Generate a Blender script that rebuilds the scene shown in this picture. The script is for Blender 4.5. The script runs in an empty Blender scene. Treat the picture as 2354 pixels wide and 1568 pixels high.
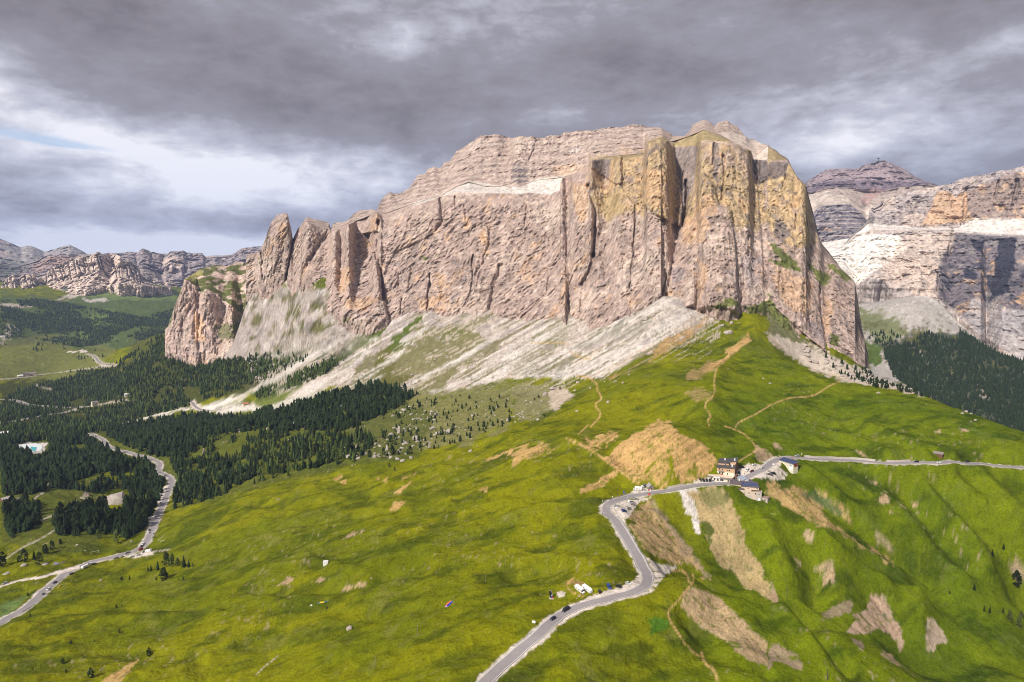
import bpy, bmesh, math, random
import numpy as np
from mathutils import Vector, Matrix
random.seed(7); RNG = np.random.default_rng(7)
sc = bpy.context.scene
# ------------------------------------------------------------------ camera
FPX = 683.0                       # focal length in picture pixels (1024 wide)
PITCH = math.radians(5.7)
cam_d = bpy.data.cameras.new('camera'); cam = bpy.data.objects.new('camera', cam_d)
sc.collection.objects.link(cam); sc.camera = cam
cam_d.sensor_width = 36.0; cam_d.lens = FPX/1024*36.0
cam_d.clip_start = 1.0; cam_d.clip_end = 60000
cam.location = (0, 0, 0); cam.rotation_euler = (math.pi/2-PITCH, 0, 0)
# ------------------------------------------------------------------ light, sky, exposure
SUN_EL, SUN_AZ = 40.0, -138.0     # azimuth clockwise from +Y (view direction): behind the left shoulder
sun_d = bpy.data.lights.new('sun', 'SUN'); sun = bpy.data.objects.new('sun', sun_d)
sc.collection.objects.link(sun)
sun_d.energy = 4.8; sun_d.angle = math.radians(3.5); sun_d.color = (1.0, 0.93, 0.84)
_e, _a = math.radians(SUN_EL), math.radians(SUN_AZ)
_to = Vector((math.cos(_e)*math.sin(_a), math.cos(_e)*math.cos(_a), math.sin(_e)))
sun.rotation_euler = _to.to_track_quat('Z', 'Y').to_euler()
sc.view_settings.view_transform = 'Standard'; sc.view_settings.look = 'None'
sc.view_settings.exposure = 0.10; sc.view_settings.gamma = 1.0
sc.view_settings.use_curve_mapping = False
sc.render.filter_size = 1.05; sc.cycles.pixel_filter_type = 'BLACKMAN_HARRIS'; sc.cycles.filter_width = 1.05
sc.cycles.max_bounces = 4; sc.cycles.diffuse_bounces = 2; sc.cycles.glossy_bounces = 2
sc.cycles.transmission_bounces = 2; sc.cycles.volume_bounces = 0
class NT:
 """small helper for writing node graphs"""
 def __init__(s, nt): s.nt = nt; s.nt.nodes.clear()
 def n(s, t, **k):
  nd = s.nt.nodes.new(t)
  for a, b in k.items():
   if a.startswith('i_'):
    key = a[2:]
    key = int(key) if key.isdigit() else key.replace('_', ' ')
    s.set(nd.inputs[key], b)
   else: setattr(nd, a, b)
  return nd
 def set(s, inp, v):
  if isinstance(v, bpy.types.NodeSocket): s.nt.links.new(v, inp)
  else: inp.default_value = v
 def m(s, op, a, b=None, c=None, clamp=False):
  nd = s.nt.nodes.new('ShaderNodeMath'); nd.operation = op; nd.use_clamp = clamp
  s.set(nd.inputs[0], a)
  if b is not None: s.set(nd.inputs[1], b)
  if c is not None: s.set(nd.inputs[2], c)
  return nd.outputs[0]
 def mix(s, f, a, b, typ='MIX'):
  nd = s.nt.nodes.new('ShaderNodeMix'); nd.data_type = 'RGBA'; nd.blend_type = typ
  s.set(nd.inputs[0], f); s.set(nd.inputs[6], a); s.set(nd.inputs[7], b)
  return nd.outputs[2]
 def ss(s, x, lo, hi):
  nd = s.nt.nodes.new('ShaderNodeMapRange'); nd.interpolation_type = 'SMOOTHSTEP'
  s.set(nd.inputs[0], x); nd.inputs[1].default_value = lo; nd.inputs[2].default_value = hi
  return nd.outputs[0]
 def noise(s, vec, scale, detail=4, rough=0.5, dist=0.0):
  nd = s.nt.nodes.new('ShaderNodeTexNoise'); nd.inputs['Scale'].default_value = scale
  nd.inputs['Detail'].default_value = detail; nd.inputs['Roughness'].default_value = rough
  nd.inputs['Distortion'].default_value = dist
  s.nt.links.new(vec, nd.inputs['Vector']); return nd.outputs[0]
 def vmul(s, v, k):
  nd = s.nt.nodes.new('ShaderNodeVectorMath'); nd.operation = 'MULTIPLY'
  s.set(nd.inputs[0], v); nd.inputs[1].default_value = k; return nd.outputs[0]
def build_world():
 w = bpy.data.worlds.new('World'); sc.world = w; w.use_nodes = True
 g = NT(w.node_tree)
 tc = g.n('ShaderNodeTexCoord')
 sep = g.n('ShaderNodeSeparateXYZ'); g.nt.links.new(tc.outputs['Generated'], sep.inputs[0])
 X, Y, Z = sep.outputs
 az = g.m('ARCTAN2', X, Y)                        # 0 towards +Y
 el = g.m('ARCSINE', Z)
 elc = g.m('MAXIMUM', el, 0.0)
 # cloud sheets seen in perspective: coordinates on a plane overhead
 den = g.m('ADD', g.m('MAXIMUM', Z, 0.0), 0.10)
 px, py = g.m('DIVIDE', X, den), g.m('DIVIDE', Y, den)
 cb = g.n('ShaderNodeCombineXYZ'); g.set(cb.inputs[0], px); g.set(cb.inputs[1], py)
 pv = cb.outputs[0]
 ca = g.n('ShaderNodeCombineXYZ'); g.set(ca.inputs[0], az); g.set(ca.inputs[1], g.m('MULTIPLY', el, 2.3))
 av = ca.outputs[0]
 big = g.noise(pv, 0.9, 5, 0.52, 0.6)
 fine = g.noise(g.vmul(pv, (1.0, 1.0, 1)), 2.6, 6, 0.55, 0.5)
 puff = g.noise(av, 4.5, 7, 0.55, 0.9)
 puff2 = g.noise(av, 11.0, 6, 0.6, 0.4)
 puff3 = g.noise(av, 32.0, 5, 0.62, 0.3)
 def blob(a0, e0, ra, re, rot=0.0):
  da = g.m('SUBTRACT', az, math.radians(a0)); de = g.m('SUBTRACT', el, math.radians(e0))
  c, s_ = math.cos(math.radians(rot)), math.sin(math.radians(rot))
  p = g.m('ADD', g.m('MULTIPLY', da, c/math.radians(ra)), g.m('MULTIPLY', de, s_/math.radians(ra)))
  q = g.m('ADD', g.m('MULTIPLY', da, -s_/math.radians(re)), g.m('MULTIPLY', de, c/math.radians(re)))
  r = g.m('ADD', g.m('MULTIPLY', p, p), g.m('MULTIPLY', q, q))
  return g.m('EXPONENT', g.m('MULTIPLY', r, -1.0))
 # brightness of the deck: +light, -dark.  (az, el, half widths, tilt, amount)
 B = SKYBLOBS
 tot = 0.0
 for nz_, k_ in ((big, 0.75), (fine, 0.35), (puff, 1.3), (puff2, 1.15), (puff3, 0.7)): tot = g.m('ADD', tot, g.m('MULTIPLY', g.m('SUBTRACT', nz_, 0.5), k_))
 tot = g.m('MULTIPLY', tot, 0.37)
 for (a0, e0, ra, re, rot, k) in B:
  wv = g.m('ADD', 0.75, g.m('MULTIPLY', puff, 0.5))
  tot = g.m('ADD', tot, g.m('MULTIPLY', g.m('MULTIPLY', blob(a0, e0, ra, re, rot), wv), k))
 val = g.m('ADD', tot, 0.52, clamp=True)
 cr = g.n('ShaderNodeValToRGB'); g.set(cr.inputs[0], val)
 el_ = cr.color_ramp.elements
 stops = [(0.00, (0.125, 0.118, 0.132)), (0.22, (0.175, 0.166, 0.185)), (0.42, (0.265, 0.255, 0.283)),
    (0.60, (0.325, 0.325, 0.37)), (0.80, (0.55, 0.57, 0.64)), (1.0, (0.93, 0.94, 0.96))]
 while len(el_) < len(stops): el_.new(0.5)
 for e_, (p, c) in zip(el_, stops): e_.position = p; e_.color = (*c, 1)
 # bluer towards the horizon
 warm = g.ss(el, math.radians(1), math.radians(15))
 tint = g.mix(warm, (0.94, 0.97, 1.09, 1), (1.0, 0.97, 1.0, 1))
 cloud = g.mix(1.0, cr.outputs[0], tint, 'MULTIPLY')
 # clear gap low on the left
 sky = g.n('ShaderNodeTexSky', sky_type='NISHITA'); sky.sun_disc = False
 sky.sun_elevation = math.radians(SUN_EL); sky.sun_rotation = math.radians(SUN_AZ)
 sky.altitude = 2300
 skys = g.mix(1.0, sky.outputs[0], (0.15, 0.15, 0.15, 1), 'MULTIPLY')
 gap = g.m('ADD', blob(-36.5, 9.3, 4.5, 0.50, -3), blob(-32, 8.7, 3.0, 0.30, -3))
 gap = g.m('MULTIPLY', g.ss(g.m('ADD', gap, g.m('MULTIPLY', g.m('SUBTRACT', puff2, 0.5), 2.2)), 0.45, 1.2), 0.6)
 col = g.mix(gap, cloud, skys)
 bg = g.n('ShaderNodeBackground'); g.set(bg.inputs[0], col); bg.inputs[1].default_value = 1.0
 out = g.n('ShaderNodeOutputWorld'); g.nt.links.new(bg.outputs[0], out.inputs[0])
 w.cycles.sampling_method = 'MANUAL'; w.cycles.sample_map_resolution = 256
# (azimuth, elevation, half width, half height, tilt, amount)
SKYBLOBS = [(-16, 14.5, 19, 3.6, -12, -0.20), (-33, 19, 7, 3, -10, -0.10), (-4, 19.0, 13, 3.4, 10, 0.20), (-24, 20, 6, 3, 10, 0.06),
   (9, 16.2, 13, 1.8, -6, -0.13), (24, 20, 9, 3, 10, -0.02), (20, 13.6, 8, 1.5, 10, 0.10), (1, 12.3, 8, 1.4, 3, 0.16),
   (-40, 12.5, 5, 2.4, 0, 0.60), (-26, 8.3, 14, 2.6, -6, 0.44), (-12, 8.5, 8, 2.0, 0, 0.30), (-34, 5.6, 13, 1.8, 0, 0.20), (-18, 5.6, 9, 1.2, 0, 0.12),
   (-25, 3.6, 16, 0.9, -1, -0.05), (-28, 1.4, 17, 1.8, -1, 0.75), (27, 9.8, 11, 2.8, 0, 0.40), (30, 8.6, 6, 0.9, 8, -0.15),
   (33, 14.6, 9, 1.1, 12, 0.16), (38, 20, 8, 4, 0, -0.12), (34, 11.6, 9, 1.0, 4, -0.05), (-95, 40, 45, 30, 0, 0.25)]
# ------------------------------------------------------------------ picture <-> place
cP, sP = math.cos(PITCH), math.sin(PITCH)
def ray(u, v):
 """horizontal unit direction (x, y) and slope z/d of the sight line through picture point (u, v)"""
 u = np.asarray(u, float); v = np.asarray(v, float)
 x = (u-512)/FPX; yv = -(v-341)/FPX
 y = cP+yv*sP; z = -sP+yv*cP
 h = np.hypot(x, y)
 return x/h, y/h, z/h
def project(x, y, z):
 yc = y*cP - z*sP; zc = y*sP + z*cP
 yc = np.maximum(yc, 1e-3)
 return 512+FPX*x/yc, 341-FPX*zc/yc
def Fp(x, y): return (x*1024/2353.0, y*1024/2353.0)
TILES = dict(A=(0, 170, 9.168), B=(256, 170, 9.168), C=(512, 85, 9.168), D=(768, 100, 9.168), E=(512, 256, 9.168),
    G=(768, 256, 9.168), H=(0, 341, 9.195), I=(256, 341, 9.195), J=(512, 427, 9.195), K=(768, 427, 9.195),
    L=(0, 511.5, 9.184), M=(256, 511.5, 9.184), N=(512, 511.5, 9.184), O=(768, 511.5, 9.184), F=(0, 0, 2353/1024.))
def P(t, *pts):
 """points read off an enlargement of the photograph -> picture pixels; 'F', 'A'.. name the enlargement"""
 ox, oy, s = TILES[t]
 r = [(ox+p[0]/s, oy+p[1]/s)+tuple(p[2:]) for p in pts]
 return r
# ------------------------------------------------------------------ noise
def _h(ix, iy, iz, seed):
 h = (ix.astype(np.uint32)*np.uint32(374761393) + iy.astype(np.uint32)*np.uint32(668265263)
   + iz.astype(np.uint32)*np.uint32(2147483647-1274126177) + np.uint32((seed*974634777) & 0xffffffff))
 h = (h ^ (h >> np.uint32(13)))*np.uint32(1274126177)
 h = h ^ (h >> np.uint32(16))
 h = (h*np.uint32(2246822519)); h ^= h >> np.uint32(15)
 return h.astype(np.float32)*np.float32(2.0/4294967295.0)-np.float32(1)
def vn3(x, y, z, seed=0):
 x0 = np.floor(x); y0 = np.floor(y); z0 = np.floor(z)
 fx, fy, fz = (x-x0).astype(np.float32), (y-y0).astype(np.float32), (z-z0).astype(np.float32)
 fx = fx*fx*fx*(fx*(fx*6-15)+10); fy = fy*fy*fy*(fy*(fy*6-15)+10); fz = fz*fz*fz*(fz*(fz*6-15)+10)
 x0 = x0.astype(np.int64)+100000; y0 = y0.astype(np.int64)+100000; z0 = z0.astype(np.int64)+100000
 r = 0
 for dz, wz in ((0, 1-fz), (1, fz)):
  a = _h(x0, y0, z0+dz, seed)*(1-fx)+_h(x0+1, y0, z0+dz, seed)*fx
  b = _h(x0, y0+1, z0+dz, seed)*(1-fx)+_h(x0+1, y0+1, z0+dz, seed)*fx
  r = r+(a*(1-fy)+b*fy)*wz
 return r
_Z0 = np.zeros(1)
def vn2(x, y, seed=0):
 x0 = np.floor(x); y0 = np.floor(y)
 fx, fy = (x-x0).astype(np.float32), (y-y0).astype(np.float32)
 fx = fx*fx*fx*(fx*(fx*6-15)+10); fy = fy*fy*fy*(fy*(fy*6-15)+10)
 x0 = x0.astype(np.int64)+100000; y0 = y0.astype(np.int64)+100000; z0 = np.zeros_like(x0)
 a = _h(x0, y0, z0, seed)*(1-fx)+_h(x0+1, y0, z0, seed)*fx
 b = _h(x0, y0+1, z0, seed)*(1-fx)+_h(x0+1, y0+1, z0, seed)*fx
 return a*(1-fy)+b*fy
def fbm2(x, y, oc=4, seed=0, g=0.5):
 r = 0; a = 1.0; t = 0
 for i in range(oc):
  r = r+a*vn2(x*2**i+17.3*i, y*2**i-9.1*i, seed+i); t += a; a *= g
 return r/t
def fbm3(x, y, z, oc=4, seed=0, g=0.5):
 r = 0; a = 1.0; t = 0
 for i in range(oc):
  r = r+a*vn3(x*2**i+17.3*i, y*2**i-9.1*i, z*2**i+5.7*i, seed+i); t += a; a *= g
 return r/t
def ridge3(x, y, z, oc=4, seed=0, g=0.5):
 r = 0; a = 1.0; t = 0
 for i in range(oc):
  r = r+a*(1-2*np.abs(vn3(x*2**i+17.3*i, y*2**i-9.1*i, z*2**i+5.7*i, seed+i))); t += a; a *= g
 return r/t
def sstep(x, a, b):
 t = np.clip((x-a)/(b-a), 0, 1); return t*t*(3-2*t)
# ------------------------------------------------------------------ picture-space masks used to read the map of the place
def seg_dist(U, V, pts, want_side=False):
 """distance of (U,V) to a polyline"""
 best = np.full(U.shape, 1e9, np.float32)
 for (x0, y0), (x1, y1) in zip(pts[:-1], pts[1:]):
  dx, dy = x1-x0, y1-y0; L = dx*dx+dy*dy+1e-9
  t = np.clip(((U-x0)*dx+(V-y0)*dy)/L, 0, 1)
  best = np.minimum(best, np.hypot(U-(x0+t*dx), V-(y0+t*dy)))
 return best
def in_poly(U, V, poly):
 c = np.zeros(U.shape, bool); n = len(poly)
 for i in range(n):
  x0, y0 = poly[i]; x1, y1 = poly[(i+1) % n]
  if y0 == y1: continue
  cond = ((y0 > V) != (y1 > V)) & (U < (x1-x0)*(V-y0)/(y1-y0)+x0)
  c ^= cond
 return c
def poly_mask(U, V, poly, soft=1.0, idx=False):
 """1 inside, 0 outside, soft edge of `soft` pixels"""
 poly = [(p[0], p[1]) for p in poly]
 xs = [p[0] for p in poly]; ys = [p[1] for p in poly]
 m = np.zeros(U.shape, np.float32); s = soft+1
 bb = (U > min(xs)-s) & (U < max(xs)+s) & (V > min(ys)-s) & (V < max(ys)+s)
 if not bb.any(): return m
 u, v = U[bb], V[bb]
 ins = in_poly(u, v, poly)
 dd = seg_dist(u, v, poly+[poly[0]])
 sd = np.where(ins, dd, -dd)
 m[bb] = sstep(sd, -soft, soft)
 return m
def line_mask(U, V, pts, w, soft=0.6):
 pts = [(p[0], p[1]) for p in pts]
 xs = [p[0] for p in pts]; ys = [p[1] for p in pts]; s = w+soft+1
 m = np.zeros(U.shape, np.float32)
 bb = (U > min(xs)-s) & (U < max(xs)+s) & (V > min(ys)-s) & (V < max(ys)+s)
 if not bb.any(): return m
 m[bb] = 1-sstep(seg_dist(U[bb], V[bb], pts), max(0, w-soft), w+soft)
 return m
# ------------------------------------------------------------------ object helpers
def link(o): sc.collection.objects.link(o); return o
def tag(o, label=None, cat=None, group=None, kind=None):
 if label: o['label'] = label
 if cat: o['category'] = cat
 if group: o['group'] = group
 if kind: o['kind'] = kind
 return o
def grid_mesh(name, X, Y, Z, col, mat, wrap=False, aux=None, flip=False):
 nr, nc = X.shape
 co = np.stack([X, Y, Z], -1).reshape(-1, 3).astype(np.float32)
 i = np.arange(nr*nc).reshape(nr, nc)
 a, b, c, d = i[:-1, :-1], i[:-1, 1:], i[1:, 1:], i[1:, :-1]
 if wrap:
  a = i[:-1]; b = np.roll(i, -1, 1)[:-1]; c = np.roll(i, -1, 1)[1:]; d = i[1:]
 f = np.stack([a, b, c, d] if not flip else [a, d, c, b], -1).reshape(-1, 4)
 me = bpy.data.meshes.new(name)
 me.vertices.add(len(co)); me.vertices.foreach_set('co', co.ravel())
 me.loops.add(f.size); me.loops.foreach_set('vertex_index', f.ravel().astype(np.int32))
 me.polygons.add(len(f)); me.polygons.foreach_set('loop_start', np.arange(0, f.size, 4, dtype=np.int32))
 me.polygons.foreach_set('loop_total', np.full(len(f), 4, np.int32))
 me.update(calc_edges=True)
 ca = me.color_attributes.new('Col', 'FLOAT_COLOR', 'POINT')
 c4 = np.ones((len(co), 4), np.float32); c4[:, :3] = np.clip(col.reshape(-1, 3), 0.004, 0.9)
 if aux is not None: c4[:, 3] = aux.ravel()
 ca.data.foreach_set('color', c4.ravel())
 me.materials.append(mat)
 me.polygons.foreach_set('use_smooth', np.ones(len(f), bool))
 return link(bpy.data.objects.new(name, me))
# ------------------------------------------------------------------ the lie of the land
# visible ground: (x, y) in the full photograph (2353 wide), horizontal distance in metres
CTRL = """
1080 1560 328|1300 1405 386|1500 1340 413|1385 1165 523|1550 1115 571|1660 1102 587|1810 1065 655|2100 1060 726|2350 1073 774
1450 1250 470|1240 1450 362|600 1568 420|600 1400 500|900 1300 493|900 1500 385|340 1500 500|0 1560 520|0 1440 650|190 1300 780
345 1255 800|300 1275 790|400 1095 1090|300 1040 1230|215 1000 1550|0 1250 900|150 1150 1060|200 1215 880|0 1150 1120|0 1000 1600|0 950 2050
250 900 2300|0 870 2600|430 930 1750|620 945 1420|250 960 1900|100 960 1950|130 1060 1350|300 1120 1120|0 1060 1350
2350 1000 860|2250 960 880|2100 915 912|1950 890 930|1850 840 1000|1760 780 1070|1690 725 1140
1500 850 893|1370 870 966|1200 868 1060|950 960 1013|700 1050 955|450 1130 980|820 1000 990|560 1000 1180
1550 985 640|1480 1080 590|1620 1050 612|1310 1005 661|1420 1000 660|1000 1060 735|700 1200 648|400 1250 769|1000 1200 551|1200 1100 591|1200 1250 489|500 1300 640|500 1180 790
750 1290 544|1250 1330 440|1440 1110 580|1700 1000 700|1800 950 790|1950 1000 790|2150 1000 800|1600 930 740|1650 870 860|1780 1040 665|2250 1040 780
1700 820 980|1600 780 1040|1550 1060 592|1400 930 790|1250 950 830|1800 880 900
1700 1200 554|1700 1300 522|1800 1380 502|1850 1300 545|1900 1400 515|1900 1150 620|1900 1100 650|1780 1110 600|1600 1200 545|1560 1250 520|1620 1290 505|1480 1200 520|1530 1270 490
2100 1200 650|2100 1120 700|2350 1130 755|2350 1250 700|2350 1400 647|2350 1445 631|2100 1350 597|2115 1362 588|2000 1300 590|2200 1300 640|2250 1400 615|2050 1335 588|1900 1270 560|1800 1210 565|2230 1410 605
2100 1450 555|2100 1540 520|2350 1560 560|2200 1500 560|2000 1420 535|1950 1350 548
1592 1326 420|1700 1375 425|1783 1413 430|1900 1445 445|1960 1470 455|2028 1496 462|2110 1555 470|1550 1330 425
1552 1388 390|1600 1450 378|1640 1568 342|1300 1500 345|1400 1450 365|1700 1450 398|1750 1500 388|1900 1568 392|2000 1568 412|1650 1500 360|1750 1568 345|1640 1410 405|1450 1400 383|1200 1540 335|1500 1530 345
700 850 1440|900 830 1330|900 750 1450|700 760 1600|1200 750 1300|1200 820 1150|1500 720 1185|1400 800 1060|1000 880 1180|800 800 1480|1100 860 1130|1050 740 1380|800 730 1560
500 880 1790|420 822 2080|600 800 1790|600 840 1730|385 805 2130|350 780 2500|600 880 1650|520 820 2000|560 780 1980|600 655 2010|600 720 1910|600 760 1850|640 664 1880|640 720 1800|690 700 1690|690 760 1620|640 800 1740|560 700 1970|560 740 1930
100 790 3300|200 800 3200|0 800 3200|120 850 2800|350 830 2300|350 720 4500|200 700 4700|280 656 5300|0 700 4400|400 690 5000|100 690 4700|60 720 4300|300 770 3900|150 755 4100|0 760 3900
2100 800 2300|2350 1005 1850|2350 900 2150|2350 830 2400|2000 700 2700|2150 690 2600|2200 950 2000|2050 850 2150|2000 780 2300|2200 760 2450
1980 880 1080|2100 912 1060|1850 800 1150|1990 850 1200|1521 684 1166|1413 739 1180|1443 725 1176|1298 729 1262|1177 734 1345|1089 720 1384|1013 725 1436|979 716 1446|915 736 1470|813 736 1538|763 716 1590|1627 702 1158|1703 704 1156|1815 762 1165|1903 810 1165|1600 700 1160|1350 760 1195
"""
# hidden ground: (x, y) fixes the bearing, then distance and height relative to the camera
HIDE = """
1592 1326 460 -222|1700 1375 465 -226|1783 1413 470 -231|1900 1445 482 -238|2028 1496 495 -252|1560 1320 450 -212
2350 1445 665 -292|2115 1362 612 -259
1850 840 1080 -150|2100 915 1230 -240|2350 1000 1100 -300|2350 1000 1500 -400|2200 950 1500 -390|2100 915 1600 -380|2250 960 1150 -290
1550 985 720 -156|1420 1000 690 -164
100 790 3700 -360|300 780 3500 -370|0 800 3600 -360|620 945 1560 -300|300 960 1500 -320|450 940 1450 -300
2353 835 2650 -340|2200 740 2780 -270|2100 690 2880 -210|1500 700 1700 -120|1000 700 2000 -150|1300 700 2600 -200|1800 700 1900 -150|800 700 2400 -200|1500 700 4000 -300|2000 600 4000 -200|500 640 6400 -120|200 650 6400 -60|1000 600 6400 -200|1900 600 6400 -200
1080 1560 150 -205|500 1560 150 -215|1900 1560 150 -215|300 1500 260 -225|2000 1500 280 -235|1200 1560 60 -208|0 1500 200 -228|2350 1500 200 -228
-500 1440 700 -290|-500 1000 1500 -340|-500 800 3000 -330|-500 700 5000 -200|2850 1400 700 -270|2850 1050 850 -200|2850 900 2000 -330|2850 800 3000 -200|2850 1560 450 -245
"""
def _parse():
 A, L, T_ = [], [], []
 for s in CTRL.replace('\n', '|').split('|'):
  if not s.strip(): continue
  x, y, d = map(float, s.split()); u, v = Fp(x, y); a, b, t = ray(u, v)
  A.append(math.atan2(a, b)); L.append(math.log(d)); T_.append(float(t))
 for s in HIDE.replace('\n', '|').split('|'):
  if not s.strip(): continue
  x, y, d, z = map(float, s.split()); u, v = Fp(x, y); a, b, t = ray(u, v)
  A.append(math.atan2(a, b)); L.append(math.log(d)); T_.append(z/d)
 return np.array(A), np.array(L), np.array(T_)
_ca, _cl, _ct = _parse()
_W = 1.55                                                   # weight of bearing against log distance
_P = np.stack([_ca*_W, _cl], 1)
def _phi(r2): return np.where(r2 > 1e-12, 0.5*r2*np.log(np.maximum(r2, 1e-12)), 0)
def _solve():
 n = len(_P); K = _phi(((_P[:, None]-_P[None])**2).sum(-1)); K += np.eye(n)*1.2e-4
 Q = np.concatenate([np.ones((n, 1)), _P], 1)
 M = np.zeros((n+3, n+3)); M[:n, :n] = K; M[:n, n:] = Q; M[n:, :n] = Q.T
 return np.linalg.solve(M, np.concatenate([_ct, np.zeros(3)]))
_w = _solve()
def base_t(az, ld):
 s = az.shape; a = (az*_W).ravel().astype(np.float32); l = ld.ravel().astype(np.float32)
 r = (_w[-3]+_w[-2]*a+_w[-1]*l).astype(np.float32)
 Pf = _P.astype(np.float32)
 for k in range(len(Pf)):
  r2 = (a-Pf[k, 0])**2+(l-Pf[k, 1])**2+np.float32(1e-9)
  r += np.float32(_w[k]*0.5)*r2*np.log(r2)
 return r.reshape(s)
# polar mesh of the ground, centred below the camera: fine where it is looked at, coarse all round
D0, D1, NR, NC = 255.0, 6600.0, 760, 1050
g_ld = np.linspace(math.log(D0), math.log(D1), NR)
g_az = np.radians(np.linspace(-42.5, 42.5, NC))
GA, GL = np.meshgrid(g_az, g_ld)
GD = np.exp(GL); GX = GD*np.sin(GA); GY = GD*np.cos(GA)
_qa = np.radians(np.linspace(-42.5, 42.5, 400)); _ql = np.linspace(math.log(D0), math.log(D1), 380)
_QT = base_t(*np.meshgrid(_qa, _ql))
def bil(Q, qa, ql, a, l):
 i = np.clip((a-qa[0])/(qa[1]-qa[0]), 0, len(qa)-1.001); j = np.clip((l-ql[0])/(ql[1]-ql[0]), 0, len(ql)-1.001)
 i0 = i.astype(int); j0 = j.astype(int); fi = i-i0; fj = j-j0
 return (Q[j0, i0]*(1-fi)+Q[j0, i0+1]*fi)*(1-fj)+(Q[j0+1, i0]*(1-fi)+Q[j0+1, i0+1]*fi)*fj
GZ = bil(_QT, _qa, _ql, GA, GL)*GD
def _smooth(a):
 a = a.copy(); a[1:-1] = (a[:-2]+2*a[1:-1]+a[2:])/4; a[:, 1:-1] = (a[:, :-2]+2*a[:, 1:-1]+a[:, 2:])/4; return a
GZ = _smooth(_smooth(GZ))
def ground_z(x, y):
 x = np.asarray(x, float); y = np.asarray(y, float)
 return bil(GZ, g_az, g_ld, np.arctan2(x, y), np.log(np.maximum(np.hypot(x, y), 1)))
def hit(u, v, dmin=255.0):
 """where the sight line through picture point (u, v) meets the ground"""
 a, b, t = ray(u, v); az = math.atan2(a, b)
 i = np.clip((az-g_az[0])/(g_az[1]-g_az[0]), 0, NC-1.001); i0 = int(i); f = i-i0
 col = (GZ[:, i0]*(1-f)+GZ[:, i0+1]*f)/GD[:, i0]
 ok = np.nonzero((col >= t) & (GD[:, i0] >= dmin))[0]
 if len(ok) == 0: j = NR-1; fr = 0
 else:
  j = max(ok[0], 1); fr = (t-col[j-1])/(col[j]-col[j-1]+1e-12); fr = min(max(fr, 0), 1); j = j-1+fr
 d = math.exp(g_ld[0]+(g_ld[1]-g_ld[0])*j)
 x, y = d*float(a), d*float(b)
 return Vector((x, y, float(ground_z(x, y))))
def hits(pts): return [hit(p[0], p[1]) for p in pts]
# ---- undulations: folds, ridges and gullies read off the photograph, laid out on the ground
def resample(pts, step):
 pts = [np.array(p[:3], float) for p in pts]; out = [pts[0]]; acc = 0
 for a, b in zip(pts[:-1], pts[1:]):
  L = np.linalg.norm((b-a)[:2]); n = max(1, int(round(L/step)))
  for k in range(1, n+1): out.append(a+(b-a)*k/n)
 return np.array(out)
def smooth_line(P_, n=2, keep=True):
 Q = np.array(P_, float)
 for _ in range(n):
  R = Q.copy(); R[1:-1] = (Q[:-2]+2*Q[1:-1]+Q[2:])/4; Q = R
 return Q
def chaikin(pts, n=2):
 pts = [np.array(p, float) for p in pts]
 for _ in range(n):
  q = [pts[0]]
  for a, b in zip(pts[:-1], pts[1:]): q += [a*.75+b*.25, a*.25+b*.75]
  q.append(pts[-1]); pts = q
 return pts
def world_line(t, pts, step=6, sm=2):
 pts = chaikin(P(t, *pts), 2) if len(pts) > 2 else P(t, *pts)
 w = resample(hits(pts), step)
 return w
def near_line(W, reach):
 """indices of ground points near a world line, their distance to it and the line height there"""
 x0, y0 = W[:, 0].min()-reach, W[:, 1].min()-reach; x1, y1 = W[:, 0].max()+reach, W[:, 1].max()+reach
 idx = np.nonzero(((GX > x0) & (GX < x1) & (GY > y0) & (GY < y1)).ravel())[0]
 if len(idx) == 0: return idx, idx, idx, idx
 X, Y = GX.ravel()[idx], GY.ravel()[idx]
 best = np.full(len(idx), 1e9); z = np.zeros(len(idx)); side = np.zeros(len(idx))
 for a, b in zip(W[:-1], W[1:]):
  dx, dy = b[0]-a[0], b[1]-a[1]; L = dx*dx+dy*dy+1e-9
  sel = (np.abs(X-(a[0]+b[0])/2) < reach+abs(dx)) & (np.abs(Y-(a[1]+b[1])/2) < reach+abs(dy))
  if not sel.any(): continue
  xs, ys = X[sel], Y[sel]
  t = np.clip(((xs-a[0])*dx+(ys-a[1])*dy)/L, 0, 1)
  d = np.hypot(xs-(a[0]+t*dx), ys-(a[1]+t*dy))
  cur = best[sel]; m = d < cur
  cur[m] = d[m]; best[sel] = cur
  zz = z[sel]; zz[m] = (a[2]+t*(b[2]-a[2]))[m]; z[sel] = zz
  sd = side[sel]; sd[m] = np.sign((xs-a[0])*dy-(ys-a[1])*dx)[m]; side[sel] = sd
 k = best < reach
 return idx[k], best[k], z[k], side[k]
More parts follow.
